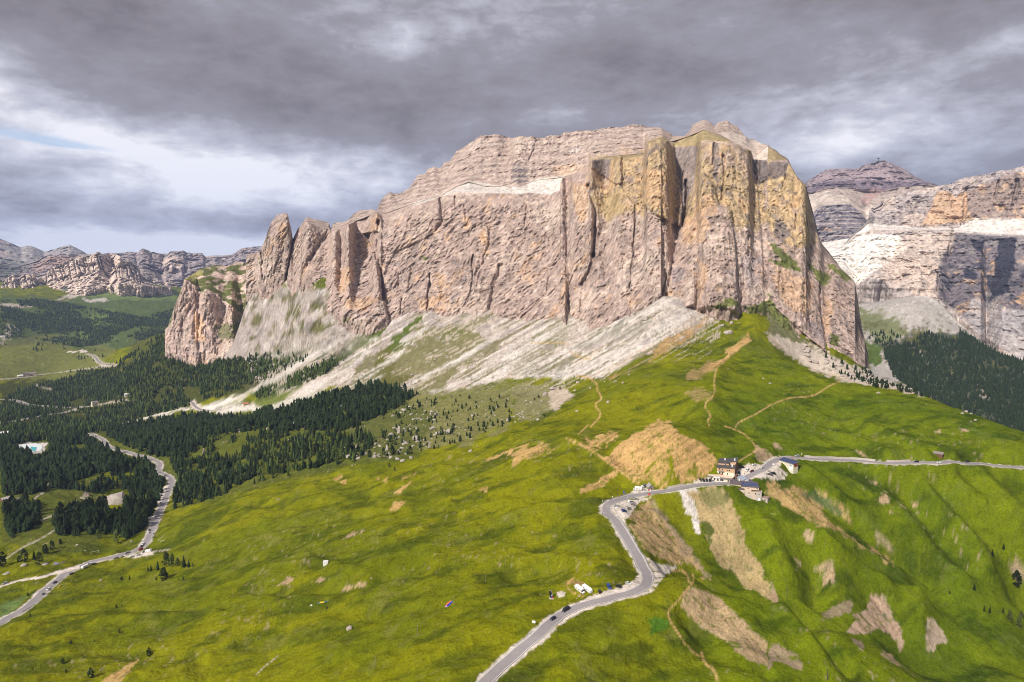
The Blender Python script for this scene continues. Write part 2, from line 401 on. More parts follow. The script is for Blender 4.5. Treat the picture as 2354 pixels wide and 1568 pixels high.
FOLDS = [  # (tile, points, width m, height m)
 ('K', [(1100, 400), (1400, 600), (1600, 780), (1800, 1020), (1960, 1230)], 22, 7),
 ('K', [(1450, 370), (1700, 600), (1850, 760), (2050, 900), (2350, 1070)], 22, 7.5),
 ('K', [(1750, 360), (1950, 520), (2100, 660), (2350, 860)], 20, 6),
 ('K', [(330, 400), (600, 620), (900, 870), (1200, 1080), (1500, 1260), (1750, 1400)], 16, 5),
 ('K', [(500, 520), (760, 680), (1000, 870), (1300, 1090), (1500, 1230)], 12, -5),
 ('K', [(1250, 560), (1450, 740), (1650, 980), (1800, 1200)], 20, -6),
 ('K', [(1600, 560), (1800, 780), (2000, 950), (2300, 1120)], 16, -5),
 ('K', [(420, 640), (700, 800), (900, 960), (1200, 1190), (1480, 1400)], 12, -5),
 ('O', [(500, 320), (700, 500), (900, 640), (1050, 720)], 16, 6),
 ('O', [(560, 200), (800, 360), (1100, 520), (1400, 730)], 10, 3),
 ('O', [(430, 330), (440, 560), (430, 800)], 14, -6),
 ('O', [(1400, 800), (1400, 960), (1380, 1180)], 14, 4),
 ('O', [(0, 200), (100, 420), (200, 640)], 14, 4),
 ('O', [(300, 960), (480, 1160), (700, 1400)], 12, -4),
 ('O', [(150, 980), (350, 1200), (560, 1500)], 14, 4),
 ('E', [(1900, 1050), (1830, 1230), (1800, 1330), (1950, 1460)], 14, 3),
 ('E', [(2180, 720), (2100, 850), (1960, 960), (1880, 1050)], 18, 4),
 ('K', [(300, 20), (700, 130), (1000, 240), (1250, 310)], 16, 3),
 ('K', [(900, 30), (1250, 150), (1600, 260)], 14, 3),
 ('J', [(480, 110), (700, 200), (880, 340), (1050, 470), (1180, 520)], 10, 2.5),
 ('J', [(0, 640), (400, 680), (780, 650)], 12, -3),
 ('J', [(0, 850), (300, 780), (560, 760), (780, 720)], 12, 3),
 ('N', [(0, 480), (300, 470), (700, 530), (900, 600)], 12, 3.5),
 ('N', [(0, 620), (280, 600), (420, 540)], 10, -2.5),
 ('N', [(1620, 1000), (1900, 1290), (2200, 1420), (2350, 1470)], 12, -6),
 ('N', [(1000, 1500), (1400, 1380), (1700, 1290)], 20, -4),
 ('L', [(1250, 1330), (1500, 1360), (1750, 1430), (1880, 1560)], 10, -3),
 ('L', [(1280, 1400), (1450, 1360), (1680, 1390), (1800, 1520)], 16, 3),
 ('L', [(1880, 1400), (1750, 1330), (1500, 1250), (1330, 1300)], 8, -3),
 ('L', [(450, 940), (900, 930), (1300, 870), (1700, 900), (2100, 860)], 10, -3),
 ('L', [(0, 1150), (500, 1000), (1000, 960), (1400, 1000), (2000, 900)], 14, 3),
 ('M', [(0, 720), (250, 740), (520, 700), (900, 720), (1150, 600), (1500, 480)], 9, -4),
 ('M', [(0, 550), (300, 480), (640, 480), (900, 560), (1060, 600)], 9, 3),
 ('M', [(0, 180), (500, 100), (900, 60), (1200, 0)], 12, -3),
 ('M', [(0, 900), (560, 880), (1100, 960), (1400, 920), (1800, 880)], 9, -2.2),
 ('M', [(1050, 620), (1400, 560), (1800, 590), (2300, 540)], 9, -2.5),
 ('I', [(0, 1500), (500, 1500), (900, 1460), (1300, 1370), (1700, 1150), (2000, 980)], 14, -4),
 ('I', [(0, 1280), (500, 1200), (900, 1090), (1300, 1120), (1700, 1000), (2350, 880)], 12, 3),
 ('I', [(800, 1560), (1200, 1350), (1480, 1220), (1900, 1210)], 10, 3),
 ('E', [(0, 1110), (500, 1105), (900, 1170)], 10, 3),
]
def raise_line(W, w, h):
 idx, d, z, s = near_line(W, w*1.6)
 if len(idx):
  Zf = GZ.ravel(); Zf[idx] += h*np.exp(-(d/(w*0.62))**2)
for (t_, pts_, w_, h_) in FOLDS:
 if t_ in 'KO': h_ *= 1.9
 raise_line(world_line(t_, pts_, 10), w_, h_)
GU, GV = project(GX, GY, GZ)
_meadow = 1.0
_big = fbm2(GX/95, GY/140, 3, 11); _mid = 1-2*np.abs(fbm2(GX/38+_big*0.6, GY/30, 3, 21)); _sm = fbm2(GX/9.0, GY/9.0, 3, 31)
_hol = fbm2(GX/46+GY/90, GY/21-GX/80, 4, 41, .6); _hum = 1-2*np.abs(fbm2(GX/22, GY/13, 3, 43))
_lf = 1-0.55*sstep(GU, 600, 760)
GZ += _big*3.0+_mid*1.8+_sm*0.7*(GD < 2500)+_hol*2.6*_lf+_hum*0.9*_lf
# larger roughness far away so that far slopes are not ironed flat
GZ += fbm2(GX/160, GY/160, 5, 77)*sstep(GD, 1100, 2200)*9
_u, _v = project(GX, GY, GZ); _crag = sstep(_u, 225, 250)*(1-sstep(_u, 330, 380))*sstep(_v, 286, 294)*(1-sstep(_v, 345, 362))*sstep(GD, 1350, 1500)
GZ += _crag*(7*(1-2*np.abs(fbm2(GX/34, GY/60, 5, 55, .65)))+2)
_dbr = sstep(GD, 880, 1000)*(1-sstep(GD, 1500, 1900))*(_v < 385)*(_v > 285); GZ += _dbr*fbm2(GX/7, GY/7, 3, 57, .7)*1.4
# ---- the road: centre line on the photograph -> on the ground, then a bench is cut for it
ROADS = {}
def road_line(name, t, pts, half, step=7, keep=1.0, it=14):
 pp = chaikin(P(t, *pts) if isinstance(t, str) else pts, 3)
 W = resample(hits(pp), step)
 W = resample([Vector(p) for p in smooth_line(W, 3)], step)
 z = W[:, 2].copy()
 for _ in range(it): z[1:-1] = (z[:-2]+2*z[1:-1]+z[2:])/4
 W[:, 2] = z
 ROADS[name] = (W, half)
 return W
def px(t, *pts): return P(t, *pts)
main_pts = (px('N', (-480, 1768), (-250, 1560), (60, 1285), (290, 1075), (430, 960), (560, 890), (740, 830), (900, 795), (1080, 750), (1190, 705), (1245, 650), (1245, 590), (1205, 510), (1120, 360), (1020, 180), (940, 60))
   + px('J', (880, 800), (862, 745), (880, 705), (960, 665), (1120, 632), (1380, 590), (1600, 545), (1780, 522), (2000, 515), (2120, 480), (2230, 425), (2340, 365))
   + px('K', (60, 300), (160, 275), (330, 286), (600, 300), (1000, 326), (1340, 330), (1560, 322), (1750, 318), (2000, 345), (2200, 365), (2420, 370), (3050, 392)))
left_pts = (px('L', (-260, 1160), (-60, 1045), (80, 975), (210, 900), (330, 800), (450, 690), (560, 590), (700, 512), (850, 460), (1050, 410), (1200, 375), (1290, 340), (1350, 270), (1390, 170), (1420, 100), (1465, -10))
   + px('H', (1500, 1500), (1540, 1400), (1585, 1290), (1565, 1250), (1490, 1215), (1450, 1195), (1480, 1130), (1440, 1100), (1280, 1050), (1110, 1005), (1000, 975), (970, 940), (950, 905), (880, 870), (830, 850)))
road_line('main', None, main_pts, 3.5)
road_line('left', None, left_pts, 3.4, 8)
road_line('branch', 'L', [(800, 490), (700, 505), (500, 565), (300, 615), (150, 640), (60, 665), (-60, 700)], 1.8, 8)
road_line('valley', 'H', [(-40, 355), (200, 335), (340, 315), (560, 285), (740, 260), (1000, 232), (1070, 222), (1040, 215), (940, 212), (900, 185), (870, 135), (800, 118)], 4.2, 14)
road_line('valleyb', 'H', [(-40, 535), (150, 540), (250, 590), (420, 598), (560, 612), (700, 610), (850, 598), (960, 572), (1060, 555), (1160, 545)], 4.2, 14)
road_line('valleyc', 'H', [(-40, 755), (140, 735), (300, 700), (460, 672), (620, 655), (700, 625)], 4.2, 14)
road_line('works', 'H', [(1765, 560), (1800, 610), (1850, 632), (1950, 640), (2040, 625)], 3.4, 10)
def bench(W, half, fade, drop):
 idx, d, z, s = near_line(W, half+fade)
 if len(idx) == 0: return
 Zf = GZ.ravel(); k = sstep(d, half+1.5, half+fade)
 Zf[idx] = (z-drop)*(1-k)+Zf[idx]*k
for nm, (W, hf) in ROADS.items():
 bench(W, hf+1.2, 11 if hf > 3 else 6, 0.35)
# flat lots beside the road
def flat(t, poly, soft=1.2, drop=0.30, dz=0.0):
 pl = P(t, *poly) if isinstance(t, str) else poly
 H = [hit(*p) for p in pl]; zc = float(np.mean([h.z for h in H]))+dz
 wp = [(h.x, h.y) for h in H]
 xs = [p[0] for p in wp]; ys = [p[1] for p in wp]
 idx = np.nonzero(((GX > min(xs)-9) & (GX < max(xs)+9) & (GY > min(ys)-9) & (GY < max(ys)+9)).ravel())[0]
 X, Y = GX.ravel()[idx], GY.ravel()[idx]
 ins = in_poly(X, Y, wp); dd = seg_dist(X, Y, wp+[wp[0]]); k = np.where(ins, 1.0, 1-sstep(dd, 0, 8))
 Zf = GZ.ravel()
 # plane through the corners
 A_ = np.array([[h.x, h.y, 1] for h in H]); c_, *_ = np.linalg.lstsq(A_, np.array([h.z for h in H]), rcond=None)
 Zf[idx] = (c_[0]*X+c_[1]*Y+c_[2]+dz)*k+Zf[idx]*(1-k)
 return wp, zc
PAD = flat('H', [(120, 965), (160, 945), (280, 930), (400, 935), (425, 960), (405, 1010), (300, 1030), (180, 1000)])
# ------------------------------------------------------------------ what the ground is made of (albedo, with shade of the right-hand slopes painted in)
C_GRASS = np.array((0.198, 0.202, 0.004)); C_GRASS2 = np.array((0.108, 0.134, 0.004)); C_GRASSD = np.array((0.046, 0.066, 0.005))
C_OLIVE = np.array((0.19, 0.185, 0.045)); C_SOIL = np.array((0.47, 0.33, 0.155)); C_EARTH = np.array((0.38, 0.29, 0.20))
C_SCREE = np.array((0.55, 0.465, 0.395)); C_WHITE = np.array((0.72, 0.66, 0.60)); C_ROCK = np.array((0.36, 0.31, 0.285))
C_LOT = np.array((0.66, 0.58, 0.50))
GU, GV = project(GX, GY, GZ)
n_a = fbm2(GX/70, GY/70, 4, 101); n_b = fbm2(GX/18, GY/18, 4, 111); n_c = fbm2(GX/5, GY/5, 3, 121)
def lerp(a, b, k): return a+(b-a)*k[..., None]
GC = np.zeros(GX.shape+(3,), np.float32)+C_GRASS
k = np.clip(0.5+1.6*n_a+0.7*n_b, 0, 1); GC = lerp(C_GRASS*np.ones_like(GC), C_GRASS2*np.ones_like(GC), k*0.75)
k = sstep(n_b*0.7+n_c*0.5+n_a*0.3, 0.22, 0.55); GC = lerp(GC, C_OLIVE*np.ones_like(GC), k*0.45)
k = sstep(fbm2(GX/34+GY/70, GY/15-GX/60, 4, 141, .6), 0.08, 0.42); GC = lerp(GC, C_GRASSD*np.ones_like(GC), k*0.65)
k = sstep(-_hol, 0.12, 0.5); GC = lerp(GC, C_GRASSD*1.15*np.ones_like(GC), k*0.55)
# greener on the right-hand slopes; their shade is painted into the colour too
k = sstep(GU, 640, 760)*sstep(GV, 300, 420); GC = lerp(GC, GC*np.array((0.70, 0.88, 0.75)), k)
# outlines wander a little, drawn out along the fall line on the debris slopes
def uvn(ang, L, w, seed, oc=4, g=0.55):
 c, s_ = math.cos(math.radians(ang)), math.sin(math.radians(ang))
 return fbm2((GU*c+GV*s_)/L, (-GU*s_+GV*c)/w, oc, seed, g)
_tal = sstep(GD, 850, 1000)
PU0, PV0 = GU, GV
_j1, _j2 = uvn(-29, 14, 2.4, 881, 3), uvn(-29, 14, 2.4, 885, 3)
_g1, _g2 = fbm2(GX/7, GY/7, 3, 886), fbm2(GX/7, GY/7, 3, 888)
PU = GU+_tal*_j1*5.0+(1-_tal)*_g1*2.2; PV = GV+_tal*_j2*2.6+(1-_tal)*_g2*1.2
def paint(t, poly, col, soft=3.0, amt=1.0, br=0.0, bs=1.0, dmin=0, dmax=1e9, seed=0, stretch=None):
 """lay material `col` inside a polygon read off the photograph; br breaks its edge up with noise"""
 global GC
 pl = P(t, *poly) if isinstance(t, str) else poly
 soft = soft*1.5 if br else soft; m = poly_mask(PU, PV, pl, soft)
 if br and t in ('J', 'K', 'N', 'O', 'M') and float(np.mean(col)) > .2: br = max(br, .62); soft = soft*1.7
 m[(GD < dmin) | (GD > dmax)] = 0
 sel = m > 0.003
 if not sel.any(): return
 mm = m[sel]
 if br > 0:
  x, y = GX[sel]/bs, GY[sel]/bs
  if stretch:
   a = math.radians(stretch[0]); c, s = math.cos(a), math.sin(a)
   x, y = (x*c+y*s)/stretch[1], (-x*s+y*c)
  nz = fbm2(x/6, y/6, 5, 300+seed, .6)
  mm = sstep(mm*1.0-0.5+nz*br*1.6-(br-0.35)*0.25, -0.16, 0.16)*(mm > 0.01)
 GC[sel] = lerp(GC[sel], np.broadcast_to(col, GC[sel].shape), mm*amt)
def stroke(t, pts, col, w, soft=0.5, amt=1.0, wob=True):
 global GC
 pl = chaikin(P(t, *pts), 1) if isinstance(t, str) else pts
 m = line_mask(PU if wob else GU, PV if wob else GV, [tuple(p[:2]) for p in pl], w, soft); sel = m > 0.003
 GC[sel] = lerp(GC[sel], np.broadcast_to(col, GC[sel].shape), m[sel]*amt)
def wline(W, half, soft, col, amt=1.0, br=0):
 idx, d, z, s = near_line(W, half+soft+1)
 if len(idx) == 0: return
 if br: d = d+fbm2(GX.ravel()[idx]/5, GY.ravel()[idx]/5, 3, 5)*br
 m = 1-sstep(d, half-soft, half+soft); Gf = GC.reshape(-1, 3)
 Gf[idx] = lerp(Gf[idx], np.broadcast_to(col, Gf[idx].shape), m*amt)
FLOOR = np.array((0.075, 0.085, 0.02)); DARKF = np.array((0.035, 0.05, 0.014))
# --- talus at the foot of the walls
paint('F', [(560, 640), (700, 700), (880, 690), (1100, 700), (1280, 660), (1420, 690), (1520, 640), (1690, 705), (1590, 770), (1480, 820), (1380, 868), (1250, 862), (1130, 875), (1010, 905), (900, 915), (830, 880), (740, 890), (640, 920), (560, 890), (400, 830), (380, 760), (480, 780)], C_SCREE*0.93, 4, 1, 0.25, 3, dmin=700)
paint('F', [(560, 640), (820, 700), (1000, 720), (1060, 800), (900, 840), (700, 850), (560, 830), (420, 830), (540, 760)], C_ROCK*1.08, 5, 0.8, 0.3, 6, dmin=700, seed=3)
for poly in ([(1010, 905), (900, 915), (830, 880), (880, 800), (950, 760), (1080, 740), (1130, 790), (1060, 850)],
    [(640, 760), (760, 745), (820, 800), (760, 850), (640, 860)],):
 paint('F', poly, C_OLIVE*0.75, 5, 0.85, 0.5, 3, dmin=900, seed=4)
# green tongues among the talus
paint('F', [(580, 905), (640, 880), (740, 830), (830, 760), (890, 738), (895, 750), (850, 790), (760, 850), (700, 880), (640, 905), (600, 925)], np.array((0.085, 0.11, 0.02)), 2, 1, 0.15, 4, dmin=900)
paint('F', [(880, 815), (905, 780), (975, 715), (980, 722), (935, 775), (900, 830), (860, 850)], np.array((0.09, 0.12, 0.02)), 2, 1, 0.3, 3, dmin=900)
paint('F', [(1010, 770), (1080, 735), (1100, 740), (1030, 790)], np.array((0.12, 0.13, 0.03)), 3, 0.8, 0.5, 2, dmin=900)
paint('F', [(600, 825), (700, 800), (760, 760), (800, 770), (740, 820), (650, 850)], np.array((0.07, 0.095, 0.02)), 4, 0.9, 0.35, 5, dmin=900, seed=6)
paint('I', [(0, 380), (300, 240), (560, 130), (800, 50), (900, 130), (600, 300), (420, 400), (200, 480), (0, 560)], np.array((0.05, 0.07, 0.016)), 3, 0.9, 0.2, 3, dmin=900, seed=7)
paint('I', [(0, 140), (220, 90), (420, 110), (500, 160), (300, 260), (0, 340)], np.array((0.045, 0.065, 0.016)), 3, 0.95, 0.25, 3, dmin=900, seed=8)
paint('I', [(830, 440), (900, 260), (1060, 110), (1250, 60), (1300, 130), (1260, 320), (1000, 440), (900, 500)], C_OLIVE*0.62, 4, 0.8, 0.4, 3, dmin=900, seed=9)
paint('I', [(880, 420), (1250, 300), (1600, 330), (1300, 480), (900, 560), (600, 520), (700, 440)], C_OLIVE*0.6, 4, 0.85, 0.5, 2, dmin=900, seed=10)
# white debris streaks running down from the walls (tile, points, half width px)
for t_, pts, w, cc in [
 ('I', [(-250, 620), (0, 430), (200, 330), (300, 285), (440, 180), (560, 110), (700, 40), (800, -10)], 2.6, 1), ('I', [(300, 270), (420, 190), (560, 120)], 3.5, 1),
 ('I', [(30, 640), (180, 590), (320, 540), (450, 460), (600, 370), (780, 290), (930, 170), (1040, 60), (1100, -20)], 3.6, 1),
 ('I', [(200, 600), (330, 590), (520, 470), (640, 380)], 6.0, 1), ('I', [(120, 150), (300, 90), (480, 20), (560, -20)], 2.2, 0.9),
 ('I', [(860, 410), (980, 330), (1120, 270), (1250, 160), (1360, 80), (1440, 10)], 2.6, .95), ('I', [(940, 430), (1080, 370), (1170, 320)], 1.8, .9),
 ('I', [(1280, 465), (1450, 380), (1650, 280), (1850, 180), (2050, 70), (2200, -20)], 3.2, .95),
 ('I', [(1620, 470), (1800, 420), (2050, 300), (2200, 170), (2350, 60)], 3.0, .9), ('I', [(1980, 420), (2120, 340), (2240, 330), (2300, 170), (2350, 100)], 4.5, .98),
 ('E', [(0, 950), (250, 720), (330, 600), (420, 540)], 5.0, .9), ('E', [(60, 1100), (400, 930), (700, 800), (1000, 600), (1250, 450), (1370, 380)], 5.0, .96),
 ('E', [(380, 1100), (700, 1000), (900, 900), (1250, 730), (1400, 620), (1650, 460)], 5.5, .96), ('E', [(100, 1090), (600, 1090), (1000, 920), (1300, 760), (1600, 560), (1680, 470)], 4.0, .92),
 ('B', [(0, 1470), (150, 1340), (300, 1260), (420, 1200)], 2.2, 1), ('B', [(40, 1250), (60, 1160), (40, 1060)], 1.0, .9), ('B', [(190, 1300), (200, 1200), (120, 1080), (70, 1030)], 1.8, .9),
 ('B', [(380, 1190), (340, 1100), (290, 1010)], 2.0, .95), ('B', [(700, 1560), (860, 1440), (900, 1390)], 2.0, .95), ('B', [(1350, 1560), (1540, 1470), (1560, 1450)], 2.6, 1),
 ('H', [(1040, 775), (1250, 735), (1450, 690), (1680, 630), (1850, 590)], 0.9, 1), ('H', [(1780, 570), (1830, 625), (1990, 620), (2150, 520), (2354, 430)], 2.4, 1),
 ('H', [(1880, 650), (2000, 590), (2120, 540)], 3.0, 1), ('H', [(2020, 655), (2150, 620), (2354, 610)], 3.5, 1), ('I', [(0, 640), (120, 630), (200, 620)], 3.0, 1)]:
 stroke(t_, pts, C_WHITE*cc*(1 if t_ == 'H' else .9), w*0.8, 1.8, 0.9 if t_ in 'HB' else .7)
for pts in ([(200, 590), (330, 480), (430, 430), (420, 410), (180, 500), (0, 555), (0, 600)],):
 paint('I', pts, np.array((0.14, 0.17, 0.035)), 2, 1, dmin=900)
paint('I', [(0, 600), (60, 545), (180, 560), (120, 620)], np.array((0.14, 0.17, 0.035)), 2, 1)
# olive slope of fine debris inside the talus
paint('E', [(180, 790), (350, 660), (500, 560), (560, 620), (520, 790), (300, 960), (100, 1080), (0, 1090), (0, 1000)], np.array((0.30, 0.27, 0.19)), 4, 0.85, 0.4, 3, dmin=900, seed=12)
for pts in ([(500, 860), (900, 640), (1150, 560), (1000, 700), (700, 880)], [(120, 1060), (400, 960), (650, 850), (500, 1000), (250, 1090)], [(1100, 620), (1250, 560), (1330, 620), (1150, 720), (900, 830)]):
 paint('E', pts, np.array((0.22, 0.21, 0.15)), 5, 0.8, 0.6, 2, dmin=900, seed=13, stretch=(55, 5))
# grain of the debris: long pale and dull streaks down the fall line
_st = uvn(-29, 60, 1.5, 871, 4, .6)*(GU < 735)+uvn(33, 60, 1.5, 873, 4, .6)*(GU >= 735)
_b1 = uvn(-29, 26, 4.5, 875, 4, .55)*(GU < 735)+uvn(33, 26, 4.5, 877, 4, .55)*(GU >= 735)
_br = GC.sum(-1); _on = sstep(_br, 0.5, 0.9)*sstep(GD, 850, 950)*(GV > 285)*(GD < 2400)*sstep(GU, 300, 360)
GC = lerp(GC, np.broadcast_to(C_ROCK*1.1, GC.shape), _crag*.8); GC = lerp(GC, np.broadcast_to(C_OLIVE*.6, GC.shape), sstep(fbm3(GX/30, GY/30, GZ/30, 4, 56, .6), .02, .3)*_crag*.9); GC = lerp(GC, np.broadcast_to(C_WHITE*.85, GC.shape), sstep(fbm3(GX/26, GY/26, GZ/26, 4, 58), .22, .45)*_crag*.8)
GC = lerp(GC, GC*np.array((0.66, 0.66, 0.63)), sstep(_st, 0.1, 0.45)*_on*0.7)
GC = lerp(GC, np.broadcast_to(C_WHITE, GC.shape), sstep(-_st, 0.0, 0.35)*_on*0.62)
GC = lerp(GC, np.broadcast_to(C_OLIVE*0.75, GC.shape), sstep(_b1*.8+_st*0.7, 0.16, 0.36)*_on*0.7)
_sp = fbm2(GX/4.5, GY/4.5, 3, 878, .7); GC = lerp(GC, GC*.62, sstep(_sp, .12, .4)*_on*.7); GC = lerp(GC, np.broadcast_to(C_ROCK*.9, GC.shape), sstep(fbm2(GX/28, GY/28, 3, 879), .2, .5)*_on*(GV < 350)*.6)
_of = (1-_on)*sstep(GD, 900, 1000)*(GV < 395)*(GD < 1900)*(GU > 270)*(GU < 720)*(GV > 300)
GC = lerp(GC, np.broadcast_to(C_SCREE, GC.shape), sstep(_b1*0.5+_st*0.8, 0.12, 0.32)*_of*0.7)
_cn = fbm3(GX/9, GY/9, GZ/9, 4, 951, .7)+.5*fbm3(GX/40, GY/40, GZ/40, 3, 952); GC = lerp(GC, GC*.5, sstep(_cn, .0, .35)*_crag*.85)
# boulder field in the middle
paint('I', [(1150, 500), (1700, 480), (2354, 360), (2354, 800), (1900, 960), (1500, 1020), (1100, 1100), (700, 1000), (900, 800), (1100, 640)], np.array((0.20, 0.19, 0.075)), 6, 0.8, 0.45, 3, dmin=700, seed=14)
paint('E', [(0, 1130), (250, 1180), (450, 1200), (560, 1290), (430, 1400), (200, 1500), (0, 1500)], np.array((0.24, 0.22, 0.11)), 5, 0.8, 0.45, 3, dmin=700, seed=15)
paint('E', [(350, 1180), (460, 1190), (560, 1280), (400, 1420), (330, 1350)], C_SCREE*0.95, 3, 0.9, 0.4, 2, dmin=600, seed=16)
# wooded ground is duller
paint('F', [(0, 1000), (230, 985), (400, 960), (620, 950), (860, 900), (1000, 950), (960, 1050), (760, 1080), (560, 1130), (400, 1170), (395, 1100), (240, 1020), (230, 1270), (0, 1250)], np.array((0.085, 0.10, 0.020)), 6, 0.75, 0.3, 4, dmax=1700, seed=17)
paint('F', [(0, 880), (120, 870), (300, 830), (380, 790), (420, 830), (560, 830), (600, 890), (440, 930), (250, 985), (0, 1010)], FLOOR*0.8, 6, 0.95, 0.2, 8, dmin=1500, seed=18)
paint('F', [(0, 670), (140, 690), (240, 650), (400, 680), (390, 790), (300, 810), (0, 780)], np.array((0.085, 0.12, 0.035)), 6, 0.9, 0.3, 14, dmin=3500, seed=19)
paint('F', [(0, 780), (130, 770), (260, 800), (230, 840), (150, 870), (0, 872)], np.array((0.155, 0.165, 0.045)), 4, 0.9, 0.1, 14, dmin=2200, seed=20)
for pl in ([(640, 0), (800, 30), (900, 90), (700, 110)],): paint('H', pl, np.array((0.11, 0.14, 0.03)), 3, 0.9, dmin=2000)
paint('A', [(1050, 1050), (1200, 1040), (1350, 1080), (1640, 1110), (1600, 1190), (1250, 1180), (950, 1170), (700, 1160), (900, 1080)], np.array((0.17, 0.22, 0.06)), 4, 0.9, 0.2, 14, dmin=3500, seed=21)
paint('A', [(750, 1400), (1000, 1250), (1100, 1330), (980, 1420), (900, 1560), (740, 1530)], np.array((0.13, 0.18, 0.045)), 4, 0.9, 0.2, 12, dmin=3000, seed=22)
paint('A', [(0, 1230), (280, 1230), (640, 1150), (1050, 1050), (1000, 1110), (600, 1190), (260, 1250), (0, 1260)], C_SCREE, 3, 0.8, 0.3, 12, dmin=3500, seed=23)
paint('A', [(780, 1190), (960, 1185), (1000, 1200), (820, 1215)], C_WHITE*0.8, 2, 0.8, 0.3, 8, dmin=3000)
paint('A', [(80, 1420), (200, 1440), (180, 1500), (0, 1560), (0, 1490)], C_SCREE, 2, 0.6, 0.6, 8, dmin=2500)
for pts in ([(1070, 1060), (1130, 1090), (1150, 1110), (1250, 1135), (1240, 1150)], [(1520, 1100), (1510, 1120), (1535, 1135), (1600, 1140)], [(600, 1160), (760, 1150), (850, 1140)]):
 stroke('A', pts, C_WHITE, 0.35, 0.4, 0.8)
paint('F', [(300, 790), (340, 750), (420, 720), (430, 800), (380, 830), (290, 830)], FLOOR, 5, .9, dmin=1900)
# --- right: valley behind the ridge
paint('F', [(1960, 660), (2130, 670), (2200, 720), (2353, 840), (2353, 1010), (2200, 960), (2000, 880), (1985, 780)], np.array((0.42, 0.385, 0.35)), 4, 1, dmin=1400)
paint('G', [(800, 450), (1100, 560), (1230, 640), (1250, 700), (1100, 800), (900, 780), (880, 700), (830, 560)], np.array((0.16, 0.18, 0.07)), 5, 0.9, 0.5, 10, dmin=1400, seed=31)
paint('G', [(890, 780), (1000, 830), (1050, 960), (1000, 1020), (900, 980)], np.array((0.10, 0.15, 0.03)), 3, 1, 0.1, 8, dmin=1400, seed=32)
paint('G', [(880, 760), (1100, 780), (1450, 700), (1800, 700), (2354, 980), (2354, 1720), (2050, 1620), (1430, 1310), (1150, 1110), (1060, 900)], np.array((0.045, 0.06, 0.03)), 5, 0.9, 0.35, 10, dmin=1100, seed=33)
paint('G', [(1250, 700), (1400, 900), (1650, 1000), (1720, 1060), (1560, 960), (1300, 830)], C_SCREE*0.85, 3, 0.8, 0.5, 8, dmin=1400, seed=34)
paint('G', [(1920, 1130), (2000, 1200), (2080, 1400), (1960, 1420), (1920, 1300)], C_SCREE*0.7, 3, 0.8, 0.4, 8, dmin=1400, seed=35)
paint('G', [(800, 280), (1060, 215), (1120, 300), (1050, 385), (920, 340), (800, 320)], C_WHITE*1.08, 2, 1, dmin=1400)
paint('G', [(1110, 310), (1250, 285), (1400, 300), (1540, 395), (1800, 600), (2000, 740), (2354, 1000), (2250, 960), (1950, 790), (1700, 600), (1450, 380), (1200, 340)], C_WHITE, 2, 0.9, dmin=1400)
paint('G', [(0, 540), (150, 600), (300, 740), (560, 880), (760, 1000), (1100, 1080), (1400, 1230), (1430, 1290), (1200, 1230), (700, 1150), (430, 1050), (200, 920), (0, 780)], C_SCREE*1.05, 3, 0.9, 0.3, 3, dmin=900, dmax=1400, seed=36)
paint('G', [(0, 540), (150, 560), (280, 700), (500, 860), (640, 960), (300, 800), (0, 700)], np.array((0.14, 0.15, 0.05)), 3, 0.9, 0.4, 3, dmin=900, dmax=1400, seed=37)
_rv = (GD > 1200)*(GU > 855); _m1 = fbm2(GX/60, GY/60, 5, 961, .65); _m2 = fbm2(GX/14, GY/14, 3, 962, .7)
GC = lerp(GC, GC*.78, sstep(_m1+_m2*.5, .05, .4)*_rv*.8); GC = lerp(GC, np.broadcast_to(C_OLIVE*.55, GC.shape), sstep(_m1*.7-_m2*.7, .18, .38)*_rv*sstep(GV, 300, 330)*.8); GC = lerp(GC, np.broadcast_to(C_WHITE*.9, GC.shape), sstep(_m2, .3, .5)*_rv*(GC.sum(-1) > .6)*.6)
# --- bare ground in the meadow
S = C_SOIL; E_ = C_EARTH
paint('J', [(860, 290), (960, 180), (1100, 80), (1250, 0), (1330, -60), (1440, -50), (1540, 60), (1660, 110), (1850, 240), (1880, 330), (1800, 440), (1700, 500), (1560, 510), (1520, 460), (1380, 580), (1350, 570), (1440, 480), (1500, 400), (1440, 200), (1300, 300), (1150, 470), (1080, 440), (950, 360)], S, 2.0, 1, 0.12, 1.5, dmin=500, seed=41)
paint('J', [(1000, 350), (1150, 280), (1420, 190), (1480, 400), (1350, 530), (1100, 470)], S, 3, 0.8, 0.55, 0.8, dmin=500, seed=42, stretch=(40, 3))
paint('J', [(650, 130), (820, 70), (970, 50), (930, 110), (790, 220), (700, 190)], S, 3, 1, 0.45, 1, seed=43)
paint('J', [(0, 250), (230, 145), (420, 170), (300, 260), (150, 300), (0, 390)], S, 4, 0.9, 0.55, 1, seed=44, stretch=(60, 3))
paint('J', [(640, 580), (760, 500), (880, 430), (1000, 380), (950, 450), (820, 560), (700, 600)], S, 3, 0.9, 0.6, 1, seed=45, stretch=(50, 4))
paint('J', [(1540, 580), (1680, 560), (1720, 600), (1700, 680), (1760, 760), (1830, 900), (1740, 900), (1720, 1000), (1740, 1060), (1680, 930), (1600, 770), (1570, 660)], C_WHITE*0.9, 2.5, 1, 0.25, 1, seed=46)
paint('J', [(1560, 580), (1950, 545), (2000, 640), (2060, 760), (2120, 950), (2200, 1150), (2354, 1400), (2354, 1560), (2180, 1500), (2060, 1380), (1900, 1250), (1800, 1100), (1740, 950), (1700, 800), (1700, 680)], np.array((0.40, 0.32, 0.17)), 3, 1, 0.30, 1.3, seed=47)
paint('J', [(1720, 620), (1900, 560), (2000, 640), (1950, 720), (1800, 740)], np.array((0.14, 0.15, 0.04)), 3, 0.7, 0.5, 1, seed=48)
